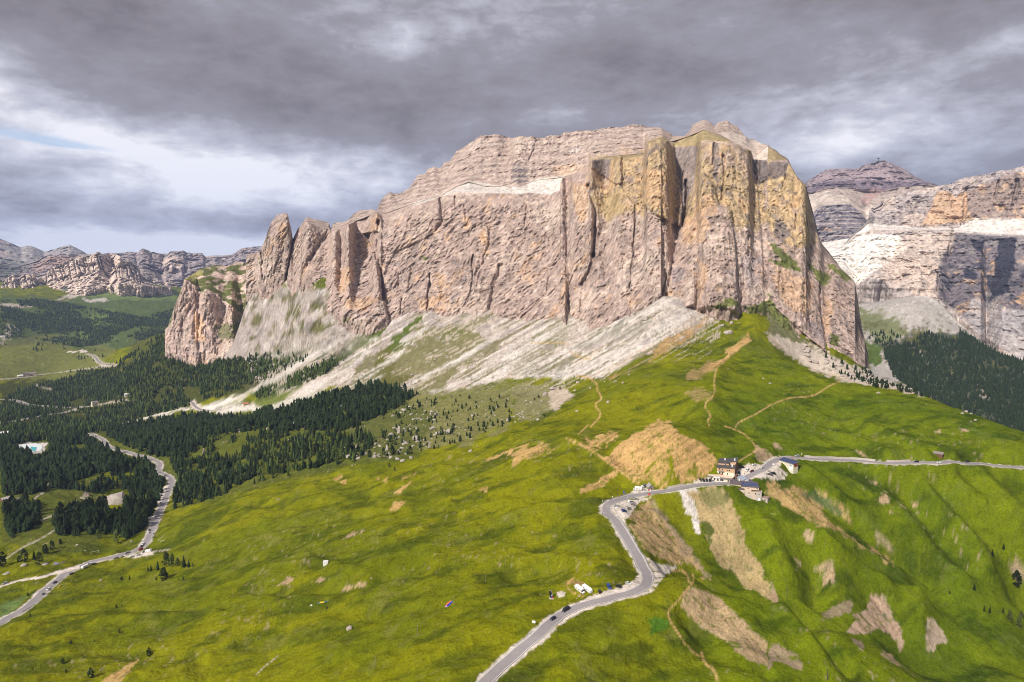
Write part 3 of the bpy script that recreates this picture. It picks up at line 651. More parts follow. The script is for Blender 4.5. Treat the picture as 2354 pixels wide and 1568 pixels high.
paint('J', [(1750, 860), (1840, 880), (1850, 1060), (1790, 1040)], C_GRASSD*1.4, 3, 0.9, 0.35, 1, seed=49)
paint('J', [(1060, 870), (1100, 760), (1250, 690), (1380, 800), (1560, 1060), (1700, 1230), (1780, 1330), (1640, 1290), (1500, 1250), (1300, 1180), (1150, 1050)], np.array((0.43, 0.33, 0.19)), 2.5, 1, 0.15, 1.5, seed=50)
paint('J', [(1240, 680), (1300, 640), (1400, 800), (1600, 1060), (1850, 1400), (1790, 1380), (1600, 1180), (1400, 920)], C_EARTH*0.8, 3, 0.7, 0.5, 1, seed=51)
paint('N', [(1570, 740), (1640, 690), (1720, 700), (1900, 800), (2100, 1000), (2250, 1130), (2351, 1180), (2351, 1420), (2200, 1370), (2000, 1250), (1800, 1100), (1620, 950), (1560, 850)], np.array((0.43, 0.34, 0.215)), 2, 1, 0.10, 2, seed=52)
paint('K', [(0, 500), (120, 560), (330, 560), (560, 650), (700, 780), (820, 880), (760, 880), (600, 780), (470, 700), (500, 790), (600, 900), (760, 990), (900, 1080), (1100, 1210), (1180, 1270), (1050, 1200), (800, 1060), (600, 950), (380, 850), (200, 760), (0, 650)], np.array((0.40, 0.30, 0.15)), 3, 0.95, 0.35, 1.2, seed=53)
paint('K', [(890, 930), (960, 950), (1140, 1100), (1280, 1250), (1200, 1200), (1050, 1080), (940, 1000)], C_EARTH, 2, 0.9, 0.2, 1.5, seed=54)
paint('O', [(930, 770), (1040, 780), (1110, 850), (1130, 960), (1190, 1050), (1250, 1230), (1210, 1290), (1180, 1230), (1120, 1130), (1010, 1080), (880, 1120), (780, 1130), (700, 1100), (760, 1060), (830, 990), (760, 940), (900, 900)], np.array((0.40, 0.31, 0.25)), 1.2, 1, 0.12, 1.5, seed=55)
paint('O', [(1465, 975), (1520, 990), (1600, 1080), (1640, 1200), (1540, 1220), (1510, 1290), (1450, 1260), (1440, 1150), (1460, 1060)], np.array((0.45, 0.37, 0.30)), 1.2, 1, 0.12, 1.5, seed=56)
paint('O', [(480, 950), (650, 840), (700, 810), (760, 830), (760, 900), (650, 960), (480, 990)], C_EARTH*0.75, 2, 0.85, 0.4, 1, seed=57)
paint('O', [(0, 1180), (100, 1220), (280, 1320), (330, 1400), (320, 1480), (200, 1420), (60, 1380), (0, 1450)], C_EARTH*0.85, 2, 0.95, 0.3, 1.5, seed=58)
paint('O', [(750, 1150), (850, 1180), (920, 1240), (870, 1270), (780, 1200)], C_EARTH*0.85, 2, 0.9, 0.3, 1, seed=59)
paint('O', [(1050, 1270), (1130, 1330), (1210, 1420), (1130, 1390), (1060, 1310)], C_EARTH, 1.5, 0.95, 0.2, 1, seed=60)
paint('O', [(2210, 480), (2310, 440), (2351, 460), (2351, 680), (2280, 600), (2240, 520)], C_EARTH*0.9, 2, 0.9, 0.2, 1, seed=61)
paint('O', [(0, 600), (60, 700), (95, 860), (40, 830), (0, 800)], C_EARTH, 2, 0.95, 0.2, 1, seed=62)
for pl in ([(440, 480), (540, 440), (640, 490), (610, 640), (520, 700), (470, 560)], [(350, 180), (390, 180), (400, 250), (360, 250)], [(230, 430), (300, 480), (290, 560), (240, 540)]):
 paint('O', pl, C_EARTH*1.1, 3, 0.85, 0.65, 0.7, seed=63)
for t_, pl in [('K', [(1020, 650), (1070, 630), (1125, 660), (1110, 715), (1040, 700)]), ('K', [(1200, 710), (1270, 730), (1260, 755), (1210, 740)]), ('K', [(1310, 720), (1380, 705), (1395, 740), (1320, 740)]),
    ('K', [(1115, 765), (1155, 765), (1150, 795), (1115, 790)]), ('K', [(985, 508), (1020, 508), (1015, 528), (985, 526)]), ('K', [(790, 545), (830, 543), (825, 560), (795, 560)]),
    ('K', [(1530, 40), (1580, 15), (1600, 50), (1580, 70), (1540, 60)]), ('K', [(1750, 0), (1810, 15), (1830, 40), (1790, 40)]), ('K', [(30, 165), (100, 165), (170, 205), (60, 190)]), ('K', [(800, 215), (850, 225), (910, 275), (850, 260)]),
    ('K', [(0, 225), (40, 250), (60, 290), (0, 320)]), ('J', [(2250, 170), (2354, 200), (2354, 330), (2260, 320), (2230, 230)]),
    ('M', [(760, 260), (880, 190), (1010, 155), (950, 190), (850, 245)]), ('M', [(180, 680), (300, 590), (350, 620), (250, 680)]), ('M', [(440, 665), (600, 610), (680, 605), (705, 630), (560, 650)]), ('M', [(740, 715), (900, 670), (1100, 610), (960, 690), (850, 725)]),
    ('L', [(900, 1525), (1080, 1470), (1280, 1340), (1260, 1400), (1100, 1568), (940, 1568), (1020, 1500)]), ('I', [(1290, 1280), (1460, 1215), (1460, 1230), (1350, 1270)]), ('I', [(2100, 1095), (2354, 990), (2354, 1020), (2150, 1100)]),
    ('I', [(710, 1270), (780, 1235), (800, 1250), (740, 1290)]), ('I', [(770, 1290), (840, 1265), (820, 1320)]), ('I', [(1090, 1260), (1130, 1255), (1130, 1275)]), ('I', [(1160, 1290), (1220, 1240), (1190, 1300)]),
    ('I', [(1270, 1400), (1420, 1290), (1440, 1290), (1320, 1400)]), ('I', [(1230, 1560), (1260, 1480), (1320, 1470), (1370, 1480), (1290, 1560)]), ('I', [(2050, 1370), (2090, 1340), (2140, 1335), (2100, 1380)])]:
 paint(t_, pl, (C_SOIL if t_ in 'LI' else C_EARTH*1.1), 1.5, 0.9, 0.30, 1, seed=64)
# ridge crest bare soil and worn paths
paint('E', [(1750, 1060), (1850, 970), (1960, 930), (1980, 860), (2060, 790), (2150, 740), (2175, 710), (2180, 760), (2080, 850), (2000, 930), (1920, 1000), (1850, 1040)], S*0.95, 1.5, 1, 0.2, 1.5, seed=65)
paint('E', [(1550, 1110), (1700, 1020), (1850, 960), (1900, 1010), (1780, 1100), (1600, 1130)], S*0.7, 3, 0.8, 0.55, 1, seed=66, stretch=(70, 4))
paint('E', [(1250, 940), (1400, 780), (1700, 620), (1800, 560), (1680, 720), (1400, 900), (900, 1120), (1000, 1060)], S*0.75, 4, 0.85, 0.62, 1, seed=67, stretch=(50, 5))
paint('E', [(1680, 1200), (1850, 1260), (1830, 1330), (1700, 1320), (1600, 1280)], S*0.75, 4, 0.7, 0.55, 1, seed=68)
paint('E', [(1650, 540), (1900, 460), (2000, 480), (2100, 560), (1980, 520), (1800, 560)], C_SCREE*0.9, 3, 0.7, 0.5, 1.5, seed=69)
paint('N', [(500, 640), (560, 600), (700, 700), (740, 720), (600, 690), (520, 670)], S*0.8, 2, 0.9, 0.35, 0.8, seed=70)
paint('L', [(-10, 850), (250, 780), (200, 850), (60, 960), (0, 1040)], np.array((0.13, 0.20, 0.06)), 2, 0.9)
paint('N', [(1250, 1000), (1330, 960), (1440, 990), (1440, 1070), (1340, 1110), (1260, 1130), (1290, 1050)], np.array((0.055, 0.14, 0.012)), 2, 0.9, 0.25, 0.8)
paint('K', [(330, 620), (420, 590), (560, 680), (720, 800), (640, 810), (500, 720)], np.array((0.06, 0.13, 0.035)), 4, 0.8, 0.3, 1)
PATHS = [('E', [(600, 1100), (700, 1110), (790, 1180), (775, 1220), (815, 1280), (820, 1320), (750, 1360), (830, 1450), (720, 1568)], 1.0), ('J', [(700, -20), (640, 40), (610, 65)], .8),
   ('J', [(505, 105), (600, 145), (720, 210), (800, 260), (860, 310), (950, 370), (1040, 440), (1130, 500), (1200, 530)], 1.5), ('J', [(-20, 210), (80, 180), (150, 155)], .6),
   ('E', [(530, 870), (600, 930), (720, 940)], .7), ('E', [(180, 795), (300, 800), (420, 790), (510, 800)], .6),
   ('E', [(1870, 1050), (1850, 1150), (1860, 1280), (1750, 1360), (1830, 1470), (1790, 1500), (1810, 1560)], .9), ('J', [(1960, -10), (2100, 40), (2190, 110), (2240, 180), (2250, 220), (2140, 280), (2060, 330)], .7),
   ('E', [(2350, 1380), (2250, 1440), (2150, 1490), (2070, 1530), (2050, 1568)], .8), ('G', [(0, 1375), (110, 1330), (220, 1295), (400, 1290), (490, 1240), (560, 1190), (660, 1150)], .8),
   ('N', [(1480, 545), (1580, 545), (1620, 600), (1620, 650), (1660, 660), (1600, 720), (1510, 840), (1430, 910), (1440, 980), (1500, 1080), (1600, 1230), (1720, 1330)], 1.1),
   ('N', [(1740, 1300), (1770, 1400), (1860, 1450), (1890, 1568)], 1.9), ('N', [(1650, 560), (1670, 600), (1660, 660)], .8), ('J', [(1640, 1370), (1840, 1410)], .01),
   ('N', [(500, 690), (560, 750), (660, 780)], .9), ('N', [(500, 690), (520, 650), (560, 610)], .8), ('N', [(730, 870), (560, 930), (440, 1040), (290, 1150)], .6),
   ('L', [(380, 80), (520, 20), (700, 0), (960, 0)], .8), ('L', [(60, 430), (200, 330), (380, 250), (530, 150)], .6), ('H', [(170, 1305), (350, 1315), (560, 1325)], .8), ('H', [(700, 1568), (800, 1500), (830, 1460), (745, 1442)], 1.0),
   ('H', [(340, 405), (480, 450)], 1.0), ('H', [(310, 1460), (350, 1420), (400, 1395)], .6), ('L', [(1390, 370), (1560, 350)], .6), ('M', [(0, 1500), (80, 1420), (200, 1330)], .35)]
for t_, pts, w in PATHS:
 stroke(t_, pts, (S*1.05 if t_ in 'EJNG' else C_LOT*0.8), w*0.75, 0.6, 0.9, False)
# rills and clods in the bare ground
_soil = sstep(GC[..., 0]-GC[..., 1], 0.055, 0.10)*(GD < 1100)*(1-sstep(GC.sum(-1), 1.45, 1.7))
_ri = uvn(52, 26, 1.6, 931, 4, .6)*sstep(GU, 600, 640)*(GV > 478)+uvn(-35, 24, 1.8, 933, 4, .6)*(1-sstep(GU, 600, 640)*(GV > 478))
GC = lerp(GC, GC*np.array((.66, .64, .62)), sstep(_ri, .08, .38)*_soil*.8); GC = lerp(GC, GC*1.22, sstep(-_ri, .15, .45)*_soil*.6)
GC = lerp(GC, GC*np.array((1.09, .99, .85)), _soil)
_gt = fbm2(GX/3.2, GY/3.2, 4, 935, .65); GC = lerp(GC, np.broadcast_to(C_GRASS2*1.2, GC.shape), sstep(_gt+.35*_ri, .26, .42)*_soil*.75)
# bare flecks and terracettes in the turf
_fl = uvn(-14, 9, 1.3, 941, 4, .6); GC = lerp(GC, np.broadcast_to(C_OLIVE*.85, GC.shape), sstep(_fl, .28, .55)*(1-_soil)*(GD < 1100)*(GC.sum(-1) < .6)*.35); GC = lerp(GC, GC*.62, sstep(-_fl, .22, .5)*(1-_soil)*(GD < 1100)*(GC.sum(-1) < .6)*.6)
# gravel lots and road shoulders
LOTS = [('N', [(600, 830), (680, 790), (800, 750), (1000, 690), (1120, 620), (1185, 560), (1200, 640), (1150, 720), (1000, 770), (800, 810), (640, 850)]),
  ('N', [(1250, 420), (1330, 470), (1500, 500), (1520, 525), (1440, 560), (1370, 640), (1330, 720), (1180, 780), (1280, 720), (1330, 620), (1290, 520)]),
  ('J', [(910, 730), (980, 690), (1200, 650), (1290, 640), (1180, 690), (1110, 780), (1100, 820), (1050, 850), (1050, 940), (1000, 880), (940, 810)]),
  ('J', [(1030, 635), (1120, 580), (1180, 560), (1230, 560), (1310, 590), (1200, 610), (1040, 640)]), ('J', [(1630, 510), (1700, 490), (1810, 480), (2010, 505), (1800, 520)]),
  ('J', [(2050, 500), (2080, 370), (2200, 340), (2354, 340), (2354, 470), (2240, 470)]), ('K', [(0, 310), (80, 260), (120, 290), (100, 360), (185, 430), (150, 480), (60, 495), (0, 480)]),
  ('H', [(1450, 1450), (1500, 1380), (1560, 1270), (1580, 1300), (1540, 1400), (1480, 1568), (1460, 1500)]), ('L', [(1350, 95), (1430, 60), (1450, 70), (1400, 140)]),
  ('L', [(1130, 415), (1280, 380), (1380, 350), (1410, 395), (1250, 420), (1160, 428)]), ('H', [(1350, 1240), (1440, 1200), (1400, 1230)]), ('K', [(1490, 335), (1600, 330), (1640, 340), (1530, 348)]),
  ('H', [(640, 95), (800, 88), (800, 100), (650, 105)]), ('N', [(415, 750), (450, 730), (490, 740), (480, 775), (430, 780)])]
for t_, pl in LOTS: paint(t_, pl, C_LOT, 0.8, 1, 0.08, 0.8)
for nm, sh, am in (('main', 5.2, 1), ('left', 5.4, 1), ('branch', 3.0, 1), ('valley', 8, .8), ('valleyb', 8, .8), ('valleyc', 8, .8), ('works', 7, 1)):
 wline(ROADS[nm][0], sh, 0.8, C_LOT*(0.95 if nm != 'branch' else 1.1), am, 2.2)
paint('H', [(120, 965), (160, 945), (280, 930), (400, 935), (425, 960), (405, 1010), (300, 1030), (180, 1000)], C_WHITE, 1, 1, dmin=800)
# stones and dirt in the turf
k = sstep(fbm2(GX/3.0, GY/3.0, 3, 901), 0.42, 0.60)*sstep(fbm2(GX/60, GY/60, 2, 902), 0.0, 0.4)
GC = lerp(GC, np.broadcast_to(C_EARTH, GC.shape), k*0.5)
# ------------------------------------------------------------------ materials of land
def land_material(name, s1, s2, s3, bump, dist, vary=0.35, grass=False):
 m = bpy.data.materials.new(name); m.use_nodes = True; g = NT(m.node_tree)
 at = g.n('ShaderNodeAttribute', attribute_name='Col'); geo = g.n('ShaderNodeNewGeometry'); p = geo.outputs['Position']
 n1 = g.noise(p, s1, 6, 0.62, 0.3); n2 = g.noise(p, s2, 5, 0.6); n3 = g.noise(p, s3, 4, 0.6)
 f = g.m('ADD', g.m('MULTIPLY', g.m('SUBTRACT', n1, 0.5), vary*1.6), g.m('MULTIPLY', g.m('SUBTRACT', n2, 0.5), vary*2.0))
 f = g.m('ADD', g.m('ADD', f, g.m('MULTIPLY', g.m('SUBTRACT', n3, 0.5), vary)), 1.0)
 f = g.m('MINIMUM', g.m('MAXIMUM', f, 0.35), 1.7)
 cb = g.n('ShaderNodeCombineColor'); [g.set(cb.inputs[i], f) for i in range(3)]
 col = g.mix(1.0, at.outputs['Color'], cb.outputs[0], 'MULTIPLY')
 h = g.m('ADD', g.m('MULTIPLY', n1, 1.0), g.m('MULTIPLY', n2, s1/s2*1.2))
 bp = g.n('ShaderNodeBump'); bp.inputs['Strength'].default_value = bump; bp.inputs['Distance'].default_value = dist; g.set(bp.inputs['Height'], h)
 bs = g.n('ShaderNodeBsdfPrincipled'); g.set(bs.inputs['Base Color'], col); bs.inputs['Roughness'].default_value = 0.95
 bs.inputs['Specular IOR Level'].default_value = 0.05 if not grass else 0.0
 g.nt.links.new(bp.outputs[0], bs.inputs['Normal'])
 out = g.n('ShaderNodeOutputMaterial'); g.nt.links.new(bs.outputs[0], out.inputs[0])
 return m
M_GROUND = land_material('meadow_and_debris', 0.11, 0.6, 1.6, 1.0, 3.0, 0.60, True)
M_ROCK = land_material('dolomite', 0.07, 0.33, 1.0, 0.9, 5.0, 0.52)
M_ROCKFAR = land_material('dolomite_far', 0.008, 0.04, 0.15, 1.0, 30.0, 0.35)
# ------------------------------------------------------------------ the ground mesh
def build_ground():
 za = np.radians(np.concatenate([np.linspace(-179, -44, 30), np.linspace(-42.5, 42.5, NC), np.linspace(44, 181-3, 30)]))
 ln = np.log(np.concatenate([np.geomspace(8, 240, 26), GD[:, 0], np.geomspace(6900, 12000, 8)]))
 A_, L_ = np.meshgrid(za, ln); D_ = np.exp(L_)
 Z_ = np.zeros_like(A_); r0, c0 = 26, 30
 Z_[r0:r0+NR, c0:c0+NC] = GZ
 inn = np.clip(A_, math.radians(-42.5), math.radians(42.5))
 m = np.ones(A_.shape, bool); m[r0:r0+NR, c0:c0+NC] = False
 lc = np.clip(L_, math.log(30), math.log(6600))
 zz = base_t(inn[m], lc[m])*np.exp(lc[m])
 side = sstep(np.abs(np.degrees(A_[m])), 44, 100)
 zz = zz*(1-side)+(-215-60*fbm2(np.sin(A_[m])*D_[m]/900, np.cos(A_[m])*D_[m]/900, 3, 5))*side
 near = 1-sstep(D_[m], 60, 230); far = sstep(D_[m], 6600, 12000)
 zz = zz*(1-near)+(-206)*near; zz = zz*(1-far)+(-260)*far
 Z_[m] = zz
 C_ = np.zeros(A_.shape+(3,), np.float32)+C_GRASS2*0.95
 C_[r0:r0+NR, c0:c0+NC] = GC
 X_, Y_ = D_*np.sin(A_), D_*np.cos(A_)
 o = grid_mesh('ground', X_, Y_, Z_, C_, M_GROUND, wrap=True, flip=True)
 tag(o, kind='structure')
 return o
# ------------------------------------------------------------------ rock walls
PILLAR = 0.55; DBG = False
class Sheet:
 """a rock wall: levels from foot to top and over the back, each level a line (u, v, distance)"""
 def __init__(s, name, u0, u1, du, levels, rows, back=(250, 0.75), foot_on_ground=True, mat=None, kind_label=None, buried=40):
  s.name = name; nu = int((u1-u0)/du)+1; u = np.linspace(u0, u1, nu); s.u = u
  V, D = [], []
  for lv in levels:
   a = np.array(sorted([tuple(p) for p in lv], key=lambda p: p[0]), float)
   V.append(np.interp(u, a[:, 0], a[:, 1]))
   D.append(np.interp(u, a[:, 0], a[:, 2]) if a.shape[1] > 2 else None)
  if D[0] is None:
   dd = []
   for uu, vv in zip(u[::6], V[0][::6]):
    h = hit(uu, vv, 800); dd.append(math.hypot(h.x, h.y))
   D[0] = np.interp(u, u[::6], dd)
   q = int(16/du); a_ = np.pad(D[0], q, 'edge'); mn = np.min(np.stack([a_[i:i+len(u)] for i in range(2*q+1)][::3]), 0)
   D[0] = mn*0.6+D[0]*0.4; q = int(24/du); k = np.hanning(2*q+1); k /= k.sum(); D[0] = np.convolve(np.pad(D[0], q, 'edge'), k, 'valid')
  for i in range(1, len(D)):
   q = int(5/du); k = np.hanning(2*q+1); k /= k.sum(); D[i] = np.convolve(np.pad(D[i], q, 'edge'), k, 'valid')
  # buried foot
  V = [V[0]+buried*FPX/D[0]]+V; D = [D[0]+8]+D
  for i in range(len(V)-2, 0, -1): V[i] = np.maximum(V[i], V[i+1]+0.5)
  for i in range(2, len(V)): D[i] = np.maximum(D[i], D[i-1]+2)
  if DBG: print(name, [(int(uu), [(int(V[k][j]), int(D[k][j])) for k in range(len(V))]) for j, uu in enumerate(u) if j % 20 == 0])
  Vr, Dr, lev = [], [], []
  rows = [26]+list(rows)
  for i, n in enumerate(rows):
   w = np.linspace(0, 1, n, endpoint=False)[:, None]
   Vr.append(V[i]*(1-w)+V[i+1]*w); Dr.append(D[i]*(1-w)+D[i+1]*w); lev.append(np.full(n, i)+w[:, 0])
  Vr.append(V[-1][None]); Dr.append(D[-1][None]); lev.append([len(rows)])
  s.V = np.concatenate(Vr); s.D = np.concatenate(Dr); s.U = np.broadcast_to(u, s.V.shape).copy(); s.lev = np.concatenate(lev)
  s.off = np.zeros_like(s.V); s.back = back; s.mat = mat or M_ROCK
  s.place()
  s.C = np.zeros(s.V.shape+(3,), np.float32)
 def place(s):
  a, b, t = ray(s.U, s.V); D = s.D-s.off
  s.X, s.Y, s.Z = a*D, b*D, t*D
 def gully(s, t, pts, w, depth):
  pl = P(t, *pts); jit = vn2(s.U/3.1, s.V/5.0, 44)*1.1; m = line_mask(s.U+jit, s.V, pl, w*0.22, w*0.55)
  s.off -= m*depth*.62; s.gm = np.maximum(getattr(s, 'gm', 0), m)
 def pillar(s, t, poly, fwd, round_=1.0, soft=1.2):
  """a buttress standing proud of the wall: outline off the photograph, `fwd` metres forward"""
  pl = P(t, *poly); m = poly_mask(s.U, s.V, pl, soft)
  vs = np.linspace(min(p[1] for p in pl), max(p[1] for p in pl), 90)
  L_, R_ = [], []
  n = len(pl)
  for v in vs:
   xs = []
   for i in range(n):
    (x0, y0), (x1, y1) = pl[i], pl[(i+1) % n]
    if (y0 > v) != (y1 > v): xs.append((x1-x0)*(v-y0)/(y1-y0)+x0)
   if xs: L_.append(min(xs)); R_.append(max(xs))
   else: L_.append(np.nan); R_.append(np.nan)
  L_, R_ = np.array(L_), np.array(R_); ok = ~np.isnan(L_)
  if not ok.any(): return
  l = np.interp(s.V, vs[ok], L_[ok]); r = np.interp(s.V, vs[ok], R_[ok])
  q = np.clip((s.U-(l+r)/2)/np.maximum((r-l)/2, .5), -1, 1)
  s.off += m*fwd*PILLAR*((1-round_)+round_*np.sqrt(1-0.92*q*q))
 def relief(s, ribs=20, mid=8, fine=2.6, sc_=1.0, shear=0.0, strata=0, sh=14, lean=None):
  X, Y, Z = s.X/sc_, s.Y/sc_, s.Z/sc_
  w = fbm3(X/120, Y/120, Z/160, 2, 3)*0.9
  tl = 0.30*shear/0.28*(1-sstep(s.U, 500, 660))*(s.U > 240)+0.12*shear/0.28; X = X-tl*Z
  a = ridge3(X/70+w, Y/70, Z/330, 2, 41)*ribs
  b = ridge3(X/24+w, Y/24, Z/105, 3, 51, .6)*mid
  d3 = ridge3(X/9.5+w*2, Y/9.5, Z/30, 3, 71, .65)
  c = fbm3(X/5.5, Y/5.5, Z/7, 3, 61, .75)*fine*1.1+d3*fine*1.2
  s.fine = d3+0.8*fbm3(X/5, Y/5, Z/9, 3, 63, .7)
  st = 0
  if strata:
   h = (Z+fbm3(X/200, Y/200, Z/60, 2, 9)*6+0.03*X)/sh
   f = h-np.floor(h); st = (sstep(f, 0.0, 0.75)-f)*strata*sc_
   h2 = (Z+fbm3(X/90, Y/90, Z/60, 2, 19)*3)/(sh*0.37)
   f = h2-np.floor(h2); st = st+(sstep(f, 0.0, 0.7)-f)*strata*0.4*sc_
  k = np.ones_like(s.V)
  s.rough = (a+b+c)*sc_
  s.off += s.rough*k+st
 def jag(s, amp, seed=0):
  """uneven top edge"""
  top = s.lev >= s.lev.max()-1
  base = vn2(s.U/2.1, s.U*0+seed, 90)*0.5+vn2(s.U/5.5, s.U*0+seed, 91)*0.8+np.abs(vn2(s.U/12, s.U*0+seed, 92))*0.6
  w = np.clip(s.lev-(s.lev.max()-1), 0, 1)[:, None]**2
  s.V -= base*amp*w
 def finish(s, grain=0.42, **k):
  s.place()
  if hasattr(s, 'fine'): s.C *= np.clip(1+grain*1.3*(s.fine-0.1), 0.45, 1.6)[..., None]
  # over the back and down
  n = 5; X, Y, Z, C = [s.X], [s.Y], [s.Z], [s.C]
  for i in range(1, n+1):
   f = i/n; a, b, t = ray(s.U[-1:], s.V[-1:]); D = (s.D-s.off)[-1:]+s.back[0]*f
   X.append(a*D); Y.append(b*D); Z.append(s.Z[-1:]-s.back[0]*s.back[1]*f**1.3); C.append(s.C[-1:])
  X, Y, Z, C = map(np.concatenate, (X, Y, Z, C))
  # close both ends backwards
  def ends(M, e): return np.concatenate([e[0], M, e[1]], 1)
  bx = []
  for c_ in (0, -1):
   h = np.hypot(X[:, c_], Y[:, c_]); bx.append((X[:, c_]*(1+s.back[0]/h), Y[:, c_]*(1+s.back[0]/h)))
  X = ends(X, (bx[0][0][:, None], bx[1][0][:, None])); Y = ends(Y, (bx[0][1][:, None], bx[1][1][:, None]))
  Z = ends(Z, (Z[:, :1]-s.back[0]*0.3, Z[:, -1:]-s.back[0]*0.3)); C = ends(C, (C[:, :1], C[:, -1:]))
  o = grid_mesh(s.name, X, Y, Z, C, s.mat)
  tag(o, kind='structure'); return o
 # -- colour
 def fill(s, c): s.C[:] = c
 def tint(s, m, c, amt=1.0): s.C = lerp(s.C, np.broadcast_to(c, s.C.shape), np.clip(m, 0, 1)*amt)
 def poly(s, t, pts, c, soft=3, amt=1.0, br=0.0, sc_=12.0, vert=1.0, seed=0):
  m = poly_mask(s.U, s.V, P(t, *pts), soft)
  if br: m = sstep(m-0.5+fbm3(s.X/sc_, s.Y/sc_, s.Z/(sc_*vert), 4, 500+seed)*br*1.6-(br-.35)*.25, -0.18, 0.18)*(m > 0.01)
  s.tint(m, c, amt)
 def streaks(s, c, lo, hi, wx=9, wz=120, amt=0.7, mask=1.0, seed=0):
  n = fbm3(s.X/wx, s.Y/wx, s.Z/wz, 4, 700+seed, 0.6); s.tint(sstep(n, lo, hi)*mask, c, amt)
 def blotch(s, c, lo, hi, w=60, wz=60, amt=0.7, mask=1.0, seed=0):
  n = fbm3(s.X/w, s.Y/w, s.Z/wz, 4, 800+seed, 0.6); s.tint(sstep(n, lo, hi)*mask, c, amt)
 def line(s, t, pts, c, w, amt=0.8, soft=0.6): s.tint(line_mask(s.U, s.V, P(t, *pts), w, soft), c, amt)
R_GREY = np.array((0.372, 0.280, 0.240)); R_PALE = np.array((0.50, 0.405, 0.34)); R_OR = np.array((0.56, 0.36, 0.205)); R_YEL = np.array((0.42, 0.305, 0.15))
R_DK = np.array((0.17, 0.145, 0.15)); R_OLV = np.array((0.225, 0.175, 0.09)); R_GRN = np.array((0.095, 0.115, 0.022)); R_BLACK = np.array((0.045, 0.045, 0.065))
def F3(d, *pts): return [(*Fp(x, y), dd if dd is not None else d) for (x, y, dd) in pts]
def tP(t, d, *pts):
 """tile points, last value of a point (if any) its distance"""
 r = []
 for p in pts:
  (q,) = P(t, p[:2]); r.append((q[0], q[1], p[2] if len(p) > 2 else d))
 return r
def build_massif():
 foot = [(230, 290), (256, 283), (283, 284.5), (302, 288), (300.5, 306), (318, 309), (332, 311), (354, 320), (370, 319), (389, 323), (398, 320), (426, 311), (441, 315), (474, 313), (485, 321), (512, 319), (523, 321),
   (545, 318), (565, 317), (569, 340), (575, 341), (588, 334), (614, 321), (628, 315), (655, 299), (661, 297), (662, 315), (669, 317), (680, 310), (694, 303), (697, 309), (708, 305), (725, 304), (741, 306), (755, 306),
   (768, 313), (790, 331), (806, 343), (828, 352), (844, 362), (866, 369), (872, 372)]
 _fu = [246, 283, 308, 345, 370, 444, 481, 518, 556, 580, 618, 650, 690, 717, 740, 768, 800, 841, 866]
 _fd = [2000, 1880, 1700, 1559, 1509, 1439, 1380, 1345, 1280, 1215, 1185, 1172, 1165, 1160, 1160, 1165, 1172, 1170, 1200]
 foot = [(a, b, float(np.interp(a, _fu, _fd))) for a, b in foot]
 lip = tP('B', 1900, (-200, 830, 2050), (0, 765, 2050), (40, 745), (80, 650, 1900), (140, 490, 1880), (190, 425), (250, 402), (290, 412), (320, 530), (338, 640, 1900), (350, 610), (380, 545), (435, 480), (460, 437, 1860), (600, 462),
    (670, 487), (690, 555, 1850), (720, 560, 1800), (780, 545), (850, 460, 1720), (900, 402), (960, 377), (1050, 368), (1110, 395, 1700), (1160, 470, 1720), (1300, 420, 1720), (1400, 340, 1720), (1500, 310, 1720), (1680, 250, 1700), (1850, 205, 1690), (2000, 210, 1680), (2200, 215, 1660)) \
  + tP('C', 1640, (0, 1000), (150, 985), (340, 1010, 1620), (440, 960, 1600), (450, 860, 1580), (500, 830), (560, 850, 1560), (700, 800, 1550), (722, 690, 1540), (860, 668), (1000, 650, 1530), (1020, 672, 1540), (1205, 660, 1540), (1215, 640, 1480), (1240, 520, 1460), (1350, 492, 1460),
    (1430, 512, 1470), (1462, 575, 1560), (1480, 570), (1700, 552, 1540), (1712, 515, 1440), (1780, 500, 1430), (1990, 515, 1430), (2090, 545, 1440), (2185, 590, 1450), (2203, 680, 1520), (2347, 690, 1500)) \
  + tP('D', 1500, (0, 560, 1500), (180, 560, 1500), (230, 590, 1480), (262, 700, 1490), (275, 740, 1450), (320, 748, 1450), (350, 795, 1460), (352, 920, 1470), (385, 1100), (430, 1180), (480, 1300, 1470), (520, 1420), (550, 1492, 1440), (600, 1502, 1430), (660, 1535, 1430)) \
  + tP('G', 1430, (560, 62, 1440), (640, 92), (710, 135), (770, 190), (797, 240), (806, 400, 1410), (830, 550), (860, 650), (890, 780), (898, 1000, 1330), (950, 1060, 1330))
 terr = tP('B', 2000, (-200, 820, 2100), (0, 762, 2100), (290, 412), (690, 555, 1900), (1110, 392, 1850), (1200, 395, 1850), (1400, 320, 1850), (1440, 310, 1850), (1690, 240, 1820), (1850, 150, 1830), (1950, 110, 1830), (2100, 150, 1820), (2240, 150, 1800)) \
  + tP('C', 1800, (0, 900), (60, 870), (150, 900), (250, 870), (480, 845, 1790), (545, 825, 1780), (700, 740, 1740), (722, 690, 1700), (860, 665, 1700), (1000, 645, 1700), (1205, 630, 1700), (1215, 615), (1240, 520, 1600), (1380, 475, 1600), (1450, 520, 1660), (1590, 480, 1660), (1640, 460, 1620), (1760, 412, 1600),
    (1870, 440, 1600), (1960, 490, 1600), (2100, 545, 1600), (2200, 610, 1600), (2250, 640, 1600), (2347, 560, 1640)) + tP('D', 1600, (0, 425, 1640), (60, 462), (180, 548), (262, 702), (350, 792), (480, 1298, 1560), (660, 1533)) + tP('G', 1500, (797, 238), (860, 648), (950, 1058, 1400))
